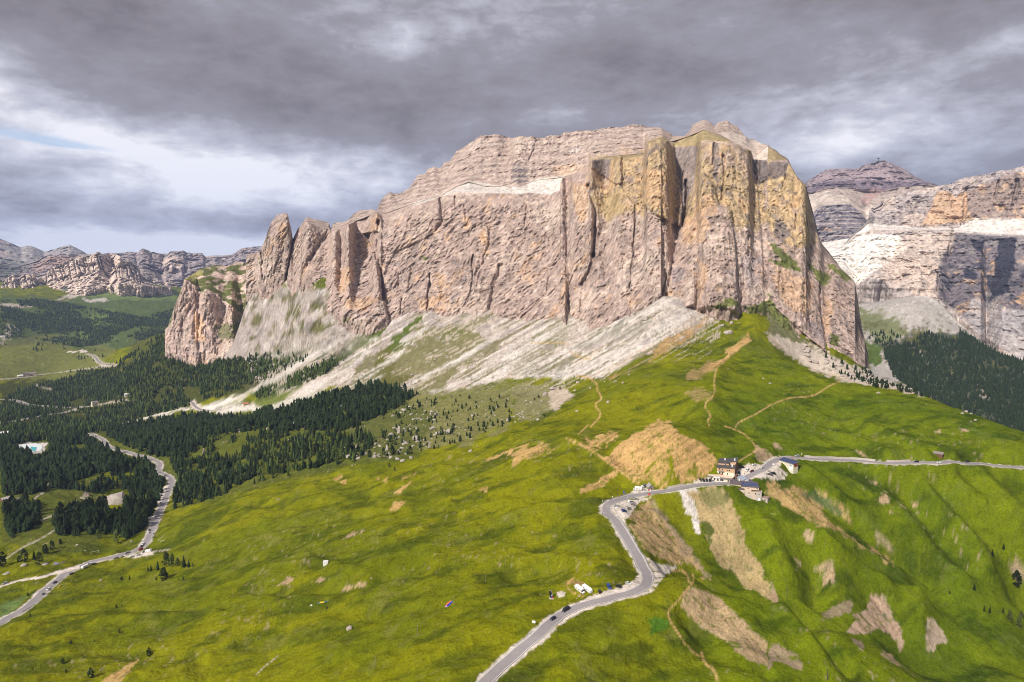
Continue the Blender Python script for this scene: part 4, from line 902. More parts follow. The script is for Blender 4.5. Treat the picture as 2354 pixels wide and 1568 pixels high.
 sky = tP('B', 2200, (-200, 815, 2200), (0, 758), (40, 742), (80, 645, 2000), (140, 485), (190, 420), (250, 398), (290, 408), (320, 526), (338, 636), (350, 606), (380, 540), (435, 476), (460, 432), (600, 458), (670, 483), (688, 550, 2000), (700, 500), (740, 485), (820, 480), (850, 450, 1950), (900, 398), (960, 373), (1050, 364), (1108, 380, 2000),
    (1130, 310, 2050), (1170, 250), (1220, 215), (1330, 215), (1400, 180), (1430, 130), (1490, 38), (1550, 30), (1570, -5), (1630, -30), (1690, -20), (1730, -70), (1780, -85), (1840, -170), (1960, -250), (2060, -310), (2200, -325), (2345, -285)) \
  + tP('C', 2050, (0, 492), (60, 474), (190, 475), (220, 488), (300, 482), (340, 455), (440, 470), (470, 440), (600, 424), (690, 425), (770, 410), (830, 395), (950, 390), (1050, 380), (1100, 363), (1190, 364), (1240, 390), (1320, 385), (1400, 415), (1450, 445), (1470, 470), (1590, 466, 2000), (1610, 450, 1900), (1640, 400),
    (1650, 370), (1740, 325), (1800, 340), (1860, 372), (1890, 340), (1970, 330), (2050, 365), (2100, 410), (2130, 460, 1850), (2200, 500), (2347, 555, 1750)) + tP('D', 1700, (60, 460), (180, 545), (262, 698), (350, 788), (480, 1296), (660, 1531, 1550)) + tP('G', 1550, (797, 236), (860, 645), (950, 1056, 1450))
 s = Sheet('mountain', 246, 868.5, 0.62, [foot, lip, terr, sky], [250, 22, 110], back=(500, 0.6), buried=70)
 U, V = s.U, s.V
 # --- gullies and chimneys
 for t, pts, w, dp in [('B', [(1120, 470), (1110, 700), (1120, 880), (1150, 1000), (1165, 1180)], 5, 55), ('B', [(1000, 590), (1050, 650), (1100, 800)], 2.5, 20), ('B', [(1990, 780), (1985, 930), (1975, 1110)], 1.6, 22),
       ('B', [(1600, 950), (1585, 1100), (1565, 1290)], 2.0, 24), ('B', [(1440, 880), (1400, 1080)], 2.5, 14), ('B', [(2240, 880), (2190, 1050), (2150, 1250), (2120, 1390)], 5, 32), ('B', [(850, 940), (800, 1150), (780, 1200)], 1.6, 16),
       ('B', [(1690, 260), (1700, 480), (1640, 560)], 4, 24), ('B', [(1830, 250), (1840, 350)], 3, 18), ('B', [(338, 640), (310, 800), (275, 1010)], 2.0, 30), ('B', [(40, 760), (60, 900), (60, 1000)], 2.0, 35), ('B', [(2130, 520), (2140, 680), (2090, 800)], 2.5, 14),
       ('B', [(1310, 940), (1300, 1060)], 1.6, 16), ('B', [(1330, 1180), (1320, 1320)], 2, 16), ('B', [(1910, 330), (1930, 500)], 3, 14), ('B', [(700, 500), (600, 620), (440, 900), (410, 1080)], 2.4, 18),
       ('C', [(700, 920), (760, 1150), (750, 1400), (745, 1568)], 4, 40), ('E', [(740, -10), (720, 120), (640, 260)], 4, 26), ('C', [(1135, 1110), (1120, 1350), (1110, 1568)], 2, 28), ('E', [(1105, 0), (1090, 220), (1085, 300)], 2, 16), ('E', [(1080, 420), (1065, 540)], 2, 14),
       ('C', [(1590, 880), (1600, 1060), (1560, 1290)], 3.5, 55), ('C', [(1860, 530), (1850, 720)], 2.5, 18), ('C', [(1945, 650), (1945, 900), (1925, 1050)], 3, 18), ('C', [(2255, 690), (2262, 900)], 3.5, 30), ('C', [(130, 1090), (125, 1200), (105, 1320)], 1.2, 16), ('C', [(2170, 1380), (2175, 1568)], 2, 16),
       ('C', [(1200, 850), (1190, 1080)], 2.5, 24), ('E', [(1670, 70), (1640, 180)], 2, 8), ('E', [(2110, 0), (2130, 300), (2090, 440)], 2, 14), ('E', [(1460, 80), (1380, 330), (1370, 560)], 2.0, 16), ('E', [(1700, 150), (1690, 420)], 1.6, 10),
       ('C', [(1010, 680), (1005, 900)], 2.0, 20), ('C', [(1130, 1080), (1300, 1220), (1540, 1310)], 1.2, 12), ('C', [(5, 740), (5, 880)], 2, 14), ('C', [(220, 490), (210, 570), (160, 690)], 2.4, 20), ('E', [(330, 220), (330, 320)], 2.2, 14), ('E', [(930, 200), (960, 100)], 1.5, 8),
       ('D', [(260, 1050), (255, 1190)], 2.0, 16), ('D', [(170, 600), (160, 750), (130, 820)], 2.5, 10), ('G', [(470, 280), (490, 500), (540, 860)], 2.4, 22), ('G', [(380, 520), (400, 700)], 3.5, 20), ('G', [(100, 200), (110, 420)], 1.6, 10), ('G', [(330, 250), (340, 390)], 1.6, 8), ('E', [(500, 420), (490, 560)], 2, 10)]:
  s.gully(t, pts, w, dp)
 # --- buttresses
 s.pillar('C', [(1350, 492), (1430, 515), (1465, 620), (1510, 760), (1535, 900), (1560, 1080), (1565, 1180), (1555, 1300), (1500, 1290), (1400, 1230), (1280, 1170), (1195, 1100), (1200, 900), (1210, 700), (1225, 620), (1240, 530)], 55, 0.55)
 s.pillar('C', [(1755, 795), (1800, 850), (1850, 910), (1900, 1100), (2010, 1150), (2040, 1400), (2060, 1600), (2080, 2350), (1380, 2350), (1480, 1600), (1540, 1350), (1600, 1180), (1620, 1000), (1680, 930)], 55, 0.6)
 s.pillar('C', [(550, 880), (680, 910), (700, 980), (760, 1180), (745, 1568), (640, 1850), (600, 2300), (440, 2300), (510, 1568), (510, 1300), (550, 1100)], 28, 0.7)
 s.pillar('C', [(1050, 1010), (1140, 1100), (1120, 1300), (1110, 1568), (1080, 2150), (700, 2300), (760, 1568), (830, 1350), (920, 1250), (1000, 1150)], 26, 0.6)
 s.pillar('C', [(1130, 1110), (1200, 1120), (1550, 1310), (1530, 1450), (1490, 1568), (1400, 1900), (1370, 2250), (1050, 2250), (1115, 1568)], 22, 0.5)
 s.pillar('C', [(720, 690), (985, 650), (1010, 690), (1015, 900), (950, 910), (830, 830), (730, 760)], 26, 0.4)
 s.pillar('C', [(1712, 515), (1990, 515), (2090, 545), (2190, 600), (2200, 800), (2250, 930), (2300, 1568), (2320, 2400), (1800, 2400), (1750, 1568), (1690, 900), (1700, 600)], 30, 0.5)
 s.pillar('B', [(960, 375), (1110, 375), (1115, 560), (1000, 590), (1040, 660), (1140, 920), (1170, 1180), (1240, 1500), (900, 1560), (700, 1500), (360, 1400), (440, 1000), (560, 740), (700, 580), (860, 460)], 70, 0.55, 1.6)
 s.pillar('B', [(250, 398), (290, 410), (325, 560), (335, 660), (290, 900), (262, 1010), (250, 1200), (20, 1200), (45, 800), (90, 600), (150, 480)], 45, 0.7)
 s.pillar('B', [(460, 432), (690, 500), (690, 560), (600, 640), (450, 900), (430, 1250), (270, 1200), (300, 900), (340, 680), (430, 490)], 35, 0.6)
 s.pillar('B', [(1430, 340), (1680, 260), (1700, 420), (1640, 570), (1480, 660), (1250, 760), (1170, 700), (1160, 560)], 20, 0.5)
 s.pillar('B', [(1850, 340), (2090, 480), (2140, 560), (2110, 800), (2000, 950), (1990, 780), (1960, 560)], 16, 0.7)
 s.pillar('G', [(0, -60), (120, -40), (250, 60), (470, 230), (480, 500), (540, 880), (380, 760), (200, 600), (0, 420)], 26, 0.4)
 s.pillar('E', [(1440, 60), (1560, 100), (1700, 150), (1690, 430), (1440, 560), (1370, 560), (1400, 300)], 22, 0.6)
 s.pillar('E', [(1750, 0), (2050, 0), (2100, 200), (2090, 440), (2080, 520), (1900, 460), (1700, 490), (1720, 200)], 24, 0.6)
 s.place()
 up = (s.lev[:, None] > 3.0)*np.ones_like(U); low = (s.lev[:, None] <= 2.0)*np.ones_like(U)
 s.relief(11, 5.5, 4.4, 1.0, 0.28, 0)
 Z = s.Z; h = (Z+fbm3(s.X/260, s.Y/260, Z/90, 3, 9)*22-0.05*s.X)
 for sh, am in ((21, 5.5), (7.7, 2.2)):
  f = h/sh-np.floor(h/sh); s.off += (sstep(f, 0.0, 0.55)-f)*am*(up*1.0+0.10*low)
 s.off -= s.rough*up*0.05; s.off += up*ridge3(s.X/90, s.Y/90, s.Z/400, 2, 333)*16
 s.off -= s.rough*(1-up)*(1-low)*0.9; _l = s.lev[:, None]; s.off -= s.rough*.75*(sstep(_l, 1.86, 2.0)*low+(1-sstep(_l, 3.0, 3.2))*up)
 s.jag(0.9, 1)
 # --- colours
 s.fill(R_GREY)
 s.blotch(R_PALE, 0.05, 0.45, 90, 120, 0.8, 1, 1); s.blotch(R_GREY*0.72, 0.1, 0.5, 55, 80, 0.75, 1, 2)
 s.blotch(R_OR, 0.26, 0.50, 30, 70, 0.5, low, 3)
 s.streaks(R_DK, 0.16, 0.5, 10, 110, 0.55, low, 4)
 s.streaks(R_PALE, 0.20, 0.5, 6, 50, 0.5, 1, 5)
 dg = fbm3((s.X*0.8+Z*0.55)/9, s.Y/9, (Z*0.8-s.X*0.5)/60, 4, 990); s.tint(sstep(dg, 0.15, 0.5), R_PALE*1.05, 0.6); s.tint(sstep(-dg, 0.2, 0.5), R_GREY*0.62, 0.5)
 YB = [(720, 660), (1200, 640), (1240, 500), (1460, 520), (1700, 540), (1720, 500), (2100, 530), (2347, 640), (2347, 1300), (2100, 1300), (1950, 1050), (1600, 1250), (1200, 1180), (1000, 1160), (880, 1260), (760, 1100), (700, 900)]
 s.poly('C', YB, R_YEL, 10, 0.72, 0.5, 26, 3, 6)
 s.poly('D', [(0, 560), (260, 600), (350, 790), (400, 1130), (470, 1300), (300, 1350), (60, 1250), (0, 1100)], R_YEL*1.15, 5, 0.75, 0.2, 30, 2, 7)
 yb = np.maximum(poly_mask(U, V, P('C', *YB), 6), poly_mask(U, V, P('D', (0, 560), (260, 600), (350, 790), (400, 1130), (470, 1300), (300, 1350), (60, 1250), (0, 1100)), 5))
 s.streaks(R_DK*0.9, 0.05, 0.42, 7, 130, 0.75, yb*low, 8); s.blotch(R_OR*0.95, 0.2, 0.5, 30, 60, 0.6, yb, 9); s.blotch(R_GREY, 0.15, 0.5, 40, 70, 0.65, yb, 10)
 s.poly('C', [(780, 1050), (1000, 950), (1000, 1180), (880, 1260), (800, 1200)], np.array((0.36, 0.27, 0.12)), 6, 0.5, 0.6, 16, 2, 41)
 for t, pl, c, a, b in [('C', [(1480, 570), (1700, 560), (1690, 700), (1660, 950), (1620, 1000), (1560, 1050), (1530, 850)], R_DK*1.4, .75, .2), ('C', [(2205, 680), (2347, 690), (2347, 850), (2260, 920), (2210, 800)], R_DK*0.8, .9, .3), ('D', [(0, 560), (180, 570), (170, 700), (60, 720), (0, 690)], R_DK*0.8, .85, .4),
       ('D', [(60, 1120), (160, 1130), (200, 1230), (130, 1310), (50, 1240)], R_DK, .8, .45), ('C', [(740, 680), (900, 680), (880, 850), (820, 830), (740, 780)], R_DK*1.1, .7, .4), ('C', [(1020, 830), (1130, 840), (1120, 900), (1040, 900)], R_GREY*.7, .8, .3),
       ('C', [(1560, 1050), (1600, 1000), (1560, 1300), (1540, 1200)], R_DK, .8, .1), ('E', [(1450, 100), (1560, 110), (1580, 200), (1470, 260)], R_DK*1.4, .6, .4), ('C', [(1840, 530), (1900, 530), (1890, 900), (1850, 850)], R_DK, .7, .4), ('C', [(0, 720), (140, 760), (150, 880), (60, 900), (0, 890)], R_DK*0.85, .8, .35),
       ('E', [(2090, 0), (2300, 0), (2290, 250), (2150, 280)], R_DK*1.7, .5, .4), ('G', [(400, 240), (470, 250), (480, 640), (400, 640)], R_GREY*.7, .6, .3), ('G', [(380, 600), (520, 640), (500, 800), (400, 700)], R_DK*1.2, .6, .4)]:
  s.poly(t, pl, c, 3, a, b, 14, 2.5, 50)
 for t, pl in [('B', [(2060, 540), (2130, 560), (2140, 760), (2060, 800)]), ('B', [(1640, 960), (1760, 960), (1740, 1100), (1640, 1120)]), ('B', [(1480, 1180), (1700, 1140), (1680, 1260), (1500, 1280)]), ('B', [(740, 900), (900, 880), (880, 1050), (780, 1160)]), ('B', [(1050, 430), (1120, 420), (1110, 560), (1040, 570)]),
     ('B', [(820, 1200), (1000, 1150), (1160, 1170), (1000, 1300), (840, 1290)]), ('B', [(1900, 420), (1970, 430), (1960, 560), (1910, 540)]), ('B', [(200, 470), (280, 520), (270, 600), (220, 620)]), ('C', [(1200, 760), (1400, 760), (1430, 1150), (1210, 1080)]), ('C', [(1750, 1000), (1900, 1000), (1850, 1200), (1640, 1180)]),
     ('C', [(1570, 1200), (1800, 1200), (1780, 1450), (1560, 1450)]), ('E', [(1710, 40), (1800, 60), (1740, 420), (1700, 440)]), ('E', [(1440, 170), (1465, 160), (1460, 400), (1430, 400)]), ('G', [(20, 60), (400, 220), (400, 520), (250, 520), (120, 400)]), ('G', [(520, 380), (590, 400), (580, 640), (540, 800), (500, 640)]), ('E', [(470, 100), (500, 100), (495, 480), (480, 480)]),
     ('C', [(1000, 560), (1100, 580), (1090, 640), (1000, 630)]), ('C', [(380, 740), (560, 720), (700, 760), (500, 830), (380, 850)]), ('C', [(540, 900), (700, 920), (700, 1100), (620, 1250), (560, 1100)])]:
  s.poly(t, pl, R_OR, 5, 0.5, 0.55, 9, 3, 61)
 # terrace scree, olive caps, grass ledges
 s.poly('B', [(1440, 300), (1690, 240), (1850, 150), (1960, 100), (2350, 160), (2350, 215), (2000, 212), (1850, 205), (1700, 245), (1500, 310), (1430, 320)], C_WHITE*0.85, 2.5, 0.85, .3, 10)
 s.poly('C', [(0, 930), (100, 930), (250, 850), (490, 840), (450, 870), (440, 960), (340, 1008), (150, 985), (0, 1000)], C_WHITE*0.88, 2, 0.9, .2, 10)
 s.poly('C', [(520, 610), (640, 560), (600, 620)], C_WHITE*0.9, 1, 0.8); s.poly('C', [(1880, 440), (1980, 425), (2130, 470), (2347, 560), (2347, 690), (2210, 680), (2190, 600), (2050, 530)], C_SCREE*1.05, 1.2, 0.95, 0.1, 8)
 s.poly('D', [(0, 430), (60, 465), (180, 550), (0, 560)], R_OLV*1.4, 2, 0.9, 0.2, 8)
 s.poly('C', [(1470, 560), (1480, 520), (1600, 480), (1660, 450), (1760, 412), (1850, 445), (1960, 490), (2000, 520), (1990, 525), (1780, 505), (1712, 520), (1700, 555)], R_OLV*1.45, 1.5, 0.95, 0.1, 8)
 s.poly('C', [(780, 680), (860, 655), (1000, 645), (1210, 618), (1215, 645), (1020, 672), (860, 672)], R_OLV*1.3, 1.2, 0.95, 0.1, 8)
 s.poly('C', [(1250, 520), (1380, 475), (1450, 515), (1440, 540), (1350, 500), (1250, 540)], R_OLV*1.3, 1.2, 0.9, 0.2, 8)
 for t, pl in [('G', [(0, 40), (150, 40), (260, 110), (310, 150), (200, 130), (80, 70)]), ('G', [(370, 80), (480, 130), (580, 190), (540, 270), (480, 270), (420, 160)]), ('G', [(530, 60), (640, 100), (770, 200), (730, 240), (650, 180), (560, 110)]), ('G', [(0, 330), (80, 480), (200, 600), (270, 720), (150, 680), (0, 560)]),
     ('D', [(0, 1290), (80, 1330), (260, 1480), (300, 1568), (150, 1520), (60, 1400)]), ('D', [(360, 1500), (420, 1510), (450, 1568), (380, 1560)]), ('E', [(2130, 480), (2347, 400), (2347, 520), (2200, 540)]), ('B', [(1500, 790), (1570, 780), (1560, 850)]),
     ('B', [(780, 1380), (860, 1350), (820, 1400)]), ('E', [(1800, 470), (2000, 380), (2100, 450), (1900, 490)]), ('G', [(570, 700), (650, 740), (640, 830), (580, 800)])]:
  s.poly(t, pl, R_GRN*1.15, 3, 0.9, 0.45, 8, 1, 71)
 # strata of the upper tier
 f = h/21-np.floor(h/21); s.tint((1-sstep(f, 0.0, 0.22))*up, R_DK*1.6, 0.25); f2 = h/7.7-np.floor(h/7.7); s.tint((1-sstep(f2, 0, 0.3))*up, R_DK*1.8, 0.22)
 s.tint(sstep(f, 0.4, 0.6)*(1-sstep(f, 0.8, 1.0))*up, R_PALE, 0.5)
 s.poly('C', [(0, 495), (200, 475), (215, 560), (150, 600), (0, 640)], R_PALE*1.15, 3, 0.6)
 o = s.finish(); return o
def build_bastion():
 foot = [(150, 338), (163, 340), (168, 346), (174, 351), (185, 357), (197, 361), (212, 358), (228, 355), (256, 347), (278, 341), (290, 330), (300, 318), (306, 312)]
 foot = [(a, b, float(np.interp(a, [150, 197, 228, 256, 306], [2120, 2030, 1980, 1930, 1850]))) for a, b in foot]
 lip = tP('A', 2080, (1480, 1500, 2150), (1540, 1440, 2140), (1590, 1385), (1602, 1250, 2120), (1640, 1155), (1670, 1080), (1688, 1003, 2080), (1720, 1010), (1800, 1070), (1812, 1112), (1900, 1135, 2040), (2000, 1152), (2050, 1200), (2130, 1250, 2010), (2180, 1300), (2347, 1400, 1990)) + [(278, 322, 1960), (290, 318, 1940), (300, 314, 1930), (306, 308, 1930)]
 top = tP('A', 2250, (1480, 1495, 2250), (1540, 1435), (1602, 1245), (1640, 1150), (1670, 1075), (1688, 998, 2150), (1760, 960), (1820, 920), (1840, 908, 2220), (1900, 885), (1950, 878), (2030, 870), (2060, 884), (2130, 870), (2170, 840, 2260), (2250, 850)) + tP('B', 2250, (0, 900, 2200), (60, 980, 2150), (250, 1040, 2100), (420, 1080, 2050))
 s = Sheet('mountain', 165, 286, 0.6, [foot, lip, top], [110, 60], back=(320, 0.7), buried=70)
 s.pillar('A', [(1690, 1000), (1800, 1070), (1810, 1300), (1800, 1950), (1440, 1950), (1600, 1250)], 20, 0.7)
 for t, pts, w, d in [('A', [(1800, 1080), (1790, 1300), (1780, 1480)], 2, 14), ('A', [(1960, 1150), (1930, 1300)], 2, 12), ('A', [(2130, 1260), (2150, 1400)], 3, 12)]: s.gully(t, pts, w, d)
 s.place(); s.relief(14, 8, 3.5, 1.1, 0.0); tm = (s.lev[:, None] > 2.0)*np.ones_like(s.U); s.off -= s.rough*tm*0.5; s.jag(0.4, 5)
 s.fill(R_GREY*1.22); s.blotch(R_PALE*1.15, 0.0, 0.4, 80, 120, .8, 1, 1); s.blotch(R_OR*1.15, 0.2, 0.5, 50, 80, .45, 1-tm, 2); s.streaks(R_DK*1.5, 0.15, 0.5, 9, 120, .5, 1-tm, 3); s.streaks(R_PALE*1.1, 0.1, 0.5, 8, 40, .6, 1, 4)
 s.tint(tm*sstep(fbm3(s.X/30, s.Y/30, s.Z/14, 4, 5), -0.25, 0.05), R_GRN*0.85, 0.95)
 s.poly('A', [(1780, 1300), (1850, 1350), (1880, 1568), (1780, 1568)], R_OR*1.3, 4, .6, .3, 20)
 s.poly('A', [(1950, 1420), (2347, 1380), (2347, 1568), (2050, 1568)], R_GRN, 4, .7, .6, 12); s.poly('B', [(-200, 1250), (0, 1300), (60, 1480), (-100, 1568), (-250, 1500)], R_GRN, 4, .6, .5, 12)
 s.poly('A', [(1690, 1000), (1840, 910), (1860, 960), (1760, 1020)], np.array((0.25, 0.23, 0.07)), 2, .8, .2, 12)
 return s.finish()
def build_far():
 """ranges on the horizon, left and right"""
 out = []
 # farthest blue peaks
 top = tP('A', 9200, (-300, 560), (0, 630), (60, 655), (190, 708), (240, 695), (300, 700), (410, 750), (480, 730), (560, 705), (640, 685), (700, 712), (800, 770), (900, 790), (1200, 800), (1400, 760), (1530, 775), (1700, 770), (1880, 790), (2100, 780), (2500, 800))
 s = Sheet('mountain', -40, 300, 1.2, [[(-60, 275, 7400), (320, 275, 7400)], top], [40], back=(1500, .3), mat=M_ROCKFAR, buried=250)
 s.relief(26, 14, 5, 4.5); s.jag(0.25, 7); s.fill(np.array((0.33, 0.30, 0.29))); s.blotch(R_PALE, 0, .4, 400, 400, .8, 1, 1); s.blotch(R_DK*1.4, .1, .4, 300, 150, .6, 1, 3); s.poly('A', [(0, 830), (250, 870), (270, 980), (0, 1000)], np.array((0.10, 0.12, 0.08)), 5, .9); out.append(s.finish())
 # purple back ridge
 top = tP('A', 6900, (-300, 850), (0, 850), (200, 860), (330, 840), (420, 790), (460, 775), (560, 770), (700, 775), (830, 775), (980, 764), (1200, 753), (1265, 755), (1285, 730), (1312, 717), (1360, 735), (1392, 755), (1530, 768), (1560, 746), (1650, 748), (1680, 738), (1710, 755), (1860, 765), (1880, 795), (2000, 800), (2100, 790), (2150, 765), (2200, 730), (2250, 712), (2300, 705), (2450, 705))
 foot = tP('A', 5900, (-300, 1010), (200, 1010), (600, 1000), (1000, 1020), (1260, 1000), (1400, 1050), (1650, 1070, 5900), (1700, 1080), (2450, 1100))
 s = Sheet('mountain', -40, 275, 0.8, [foot, top], [110], back=(900, .5), mat=M_ROCKFAR, buried=120)
 for pts, w, d in [([(1250, 780), (1260, 960)], 3, 90), ([(1500, 800), (1470, 960), (1500, 1040)], 5, 120), ([(1700, 900), (1690, 1040)], 5, 90), ([(1000, 790), (1100, 900)], 3, 80), ([(1400, 780), (1380, 900)], 3, 60)]: s.gully('A', pts, w, d)
 for pl in ([(1480, 850), (1560, 760), (1640, 760), (1700, 870), (1680, 910), (1500, 900)], [(1250, 780), (1320, 720), (1400, 800), (1450, 1000), (1300, 1000)], [(1000, 780), (1100, 800), (1280, 900), (1260, 950), (1100, 900)]): s.pillar('A', pl, 170, .8, 2.5)
 s.place(); s.relief(30, 16, 6, 3.2, 0.1, 10, 30); s.jag(0.5, 9)
 s.fill(np.array((0.30, 0.255, 0.255))); s.blotch(R_PALE*.8, .05, .4, 180, 180, .7, 1, 1); s.streaks(R_DK*1.3, .05, .4, 40, 500, .6, 1, 2)
 s.poly('A', [(440, 790), (720, 790), (640, 850), (420, 900), (330, 960), (300, 880)], np.array((0.36, 0.24, 0.19)), 4, .7, .2, 100); s.poly('A', [(1490, 840), (1560, 770), (1680, 800), (1700, 890), (1520, 900)], R_PALE*1.2, 4, .8, .2, 80)
 s.poly('A', [(0, 850), (250, 870), (150, 960), (0, 1000)], np.array((0.12, 0.13, 0.12)), 5, .9)
 for pl in ([(1150, 960), (1300, 1060), (1230, 1060)], [(1240, 950), (1480, 1065), (1300, 1060)], [(1460, 1010), (1620, 1065), (1500, 1065)], [(320, 980), (560, 900), (420, 1000)]): s.poly('A', pl, R_PALE*1.2, 1.5, .85)
 out.append(s.finish())
 # pale pinnacles in front
 top = tP('A', 5500, (-300, 1150), (0, 1080, 5300), (60, 1000), (100, 970), (135, 960), (150, 1000), (180, 985), (195, 965), (250, 948), (275, 960), (285, 985), (300, 955), (330, 990), (345, 1040), (365, 985), (390, 1000), (410, 1015), (440, 930), (470, 905), (500, 882), (530, 870), (560, 872), (600, 838), (640, 820), (680, 815), (700, 800),
    (760, 780), (785, 800), (800, 785), (840, 780), (880, 765), (915, 752), (940, 775), (1020, 768, 5800), (1100, 790), (1140, 850), (1160, 810), (1200, 850), (1250, 890), (1280, 920), (1290, 960, 5700), (1330, 1000), (1450, 1060, 5600), (1600, 1075))
 foot = tP('A', 5000, (-300, 1240, 4800), (0, 1235, 4800), (230, 1170), (240, 1235, 4800), (400, 1205), (500, 1190), (640, 1150), (800, 1110), (1000, 1060, 5100), (1100, 1040), (1300, 1060), (1600, 1080, 5300))
 s = Sheet('mountain', -40, 172, 0.55, [foot, top], [130], back=(600, .7), mat=M_ROCKFAR, buried=110)
 for k_ in range(30):
  x = 20+k_*43+RNG.uniform(-12, 12); y0 = np.interp(x, [0, 300, 600, 900, 1300], [1000, 960, 850, 790, 930]); s.gully('A', [(x, y0), (x+RNG.uniform(10, 60), y0+RNG.uniform(90, 170))], RNG.uniform(1.2, 2.4), RNG.uniform(50, 130))
 s.place(); s.relief(34, 18, 9, 1.8, 0.25); s.jag(1.5, 12); s.fill(R_PALE*1.15); s.blotch(R_PALE*1.25, 0, .4, 90, 160, .8, 1, 1); s.blotch(R_DK*1.6, .2, .5, 60, 90, .6, 1, 2)
 s.poly('A', [(300, 1200), (420, 1120), (520, 1050), (620, 1040), (600, 1110), (440, 1180), (280, 1235)], np.array((0.62, 0.42, 0.33)), 3, .8, .2, 60); s.poly('A', [(250, 1110), (400, 1000), (700, 960), (1050, 1000), (1050, 1060), (600, 1170), (350, 1200)], R_PALE*1.25, 4, .7, .3, 60)
 s.poly('A', [(330, 1050), (420, 1020), (450, 1090), (360, 1120)], np.array((0.05, 0.07, 0.05)), 3, .8, .5, 40); s.poly('A', [(560, 1080), (620, 1060), (620, 1110), (570, 1115)], np.array((0.06, 0.09, 0.05)), 2, .8, .4, 40)
 s.poly('A', [(0, 1180), (150, 1150), (240, 1180), (250, 1240), (0, 1250)], np.array((0.05, 0.08, 0.05)), 3, .8, .3, 40)
 out.append(s.finish())
 # right: dome with the hut
 top = tP('D', 5400, (250, 800), (345, 760), (380, 735), (420, 710), (460, 680), (500, 660), (520, 645), (560, 632), (640, 630), (740, 628), (800, 634), (860, 610), (900, 592), (990, 570), (1080, 570), (1130, 580), (1190, 605), (1230, 625), (1300, 660), (1350, 700), (1420, 742), (1510, 760), (1560, 785), (1700, 830), (2400, 830))
 bandt = tP('D', 5150, (250, 830), (345, 800), (480, 760), (560, 745), (800, 740), (980, 735), (1200, 755), (1350, 745), (1440, 750), (1530, 770), (1700, 840), (2400, 860))
 bandb = tP('D', 5080, (250, 890), (345, 860), (480, 830), (560, 800), (700, 805), (830, 830), (1060, 835), (1200, 800), (1400, 790), (1530, 785), (1700, 850), (2400, 880))
 mid = tP('D', 4700, (250, 1080), (380, 1050), (480, 980), (600, 960), (750, 960), (860, 1040), (900, 1100), (1000, 1060), (1500, 1000), (2400, 1100))
 foot = tP('D', 4300, (250, 1320), (480, 1310), (560, 1295), (700, 1275), (900, 1260), (1200, 1300), (2400, 1400))
 s = Sheet('mountain', 795, 1060, 0.7, [foot, mid, bandb, bandt, top], [70, 30, 14, 40], back=(800, .5), mat=M_ROCKFAR, buried=200)
 L_ = s.lev[:, None]*np.ones_like(s.U); s.relief(20, 10, 4, 2.8, 0, 14, 16); s.off -= s.rough*((L_ > 2) & (L_ < 3))*0.7; s.jag(0.3, 15)
 dome = np.array((0.255, 0.20, 0.21)); s.fill(dome); s.blotch(dome*1.5, .0, .4, 200, 60, .6, 1, 1)
 s.tint(((L_ > 3) & (L_ <= 4)), np.array((0.15, 0.115, 0.14)), .9); s.streaks(np.array((0.22, 0.19, 0.15)), 0.1, .4, 40, 200, .6, ((L_ > 3) & (L_ <= 4)), 2); s.tint(((L_ > 2) & (L_ <= 3)), R_PALE*0.72, .9)
 s.poly('D', [(880, 850), (960, 800), (1060, 840), (1000, 880), (900, 950), (860, 940)], np.array((0.35, 0.22, 0.20)), 4, .7, .3, 80); s.poly('D', [(345, 870), (560, 830), (740, 900), (840, 1000), (930, 1080), (900, 1100), (560, 960), (400, 980)], C_SCREE*.9, 4, .8, .3, 80)
 lowm = (L_ <= 2)*1.0; s.tint(lowm, np.array((0.20, 0.175, 0.19)), .95); s.blotch(R_OR*.9, .12, .4, 90, 90, .8, lowm*sstep(s.V, 222, 232), 4); f = s.Z/26-np.floor(s.Z/26); s.tint((1-sstep(f, .05, .3))*lowm, C_SCREE, .8); s.streaks(R_BLACK*1.5, .1, .4, 30, 120, .7, lowm, 5)
 s.poly('D', [(850, 1000), (960, 960), (1000, 1050), (920, 1095), (860, 1050)], C_SCREE, 3, .9); s.poly('D', [(350, 960), (450, 950), (400, 1050), (370, 1060)], C_SCREE*1.1, 3, .9)
 out.append(s.finish())
 # white scree hollow below the dome
 s = Sheet('mountain', 800, 866, 0.8, [tP('D', 3050, (300, 1700, 2950), (520, 1620), (800, 1640, 3050), (1300, 1640, 3050)), tP('D', 4000, (300, 1340, 3800), (480, 1310), (600, 1290), (740, 1268), (1000, 1200), (1300, 1200))], [50], back=(300, .5), mat=M_ROCKFAR, buried=60)
 s.relief(5, 3, 2, 2.5); s.fill(C_WHITE*1.0); s.blotch(C_SCREE*.9, .1, .5, 100, 60, .6, 1, 1); out.append(s.finish())
 # right: great wall
 top = tP('D', 3500, (400, 1460, 3000), (560, 1400), (680, 1340, 3200), (740, 1270), (780, 1225), (830, 1190), (870, 1150), (920, 1100, 3500), (930, 1010), (1000, 950, 3600), (1080, 910), (1200, 868), (1350, 830), (1530, 795), (1600, 782), (1700, 760), (1740, 735), (1800, 710), (1900, 695), (2000, 680), (2130, 650), (2250, 630), (2347, 605), (2600, 560))
 mid2 = tP('D', 3300, (400, 1470, 2960), (680, 1350, 3150), (830, 1200, 3200), (920, 1120, 3230), (960, 1130), (1150, 1150), (1340, 1170), (1600, 1175), (1700, 1185), (1760, 1160), (1880, 1085), (2000, 1085), (2200, 1100), (2347, 1085), (2600, 1080))
 ledge = tP('D', 3150, (400, 1480, 2920), (680, 1370, 3050), (800, 1240), (950, 1190, 3120), (1340, 1190), (1700, 1190), (1720, 1215), (1800, 1225), (1990, 1245), (2130, 1258), (2347, 1258), (2600, 1250))
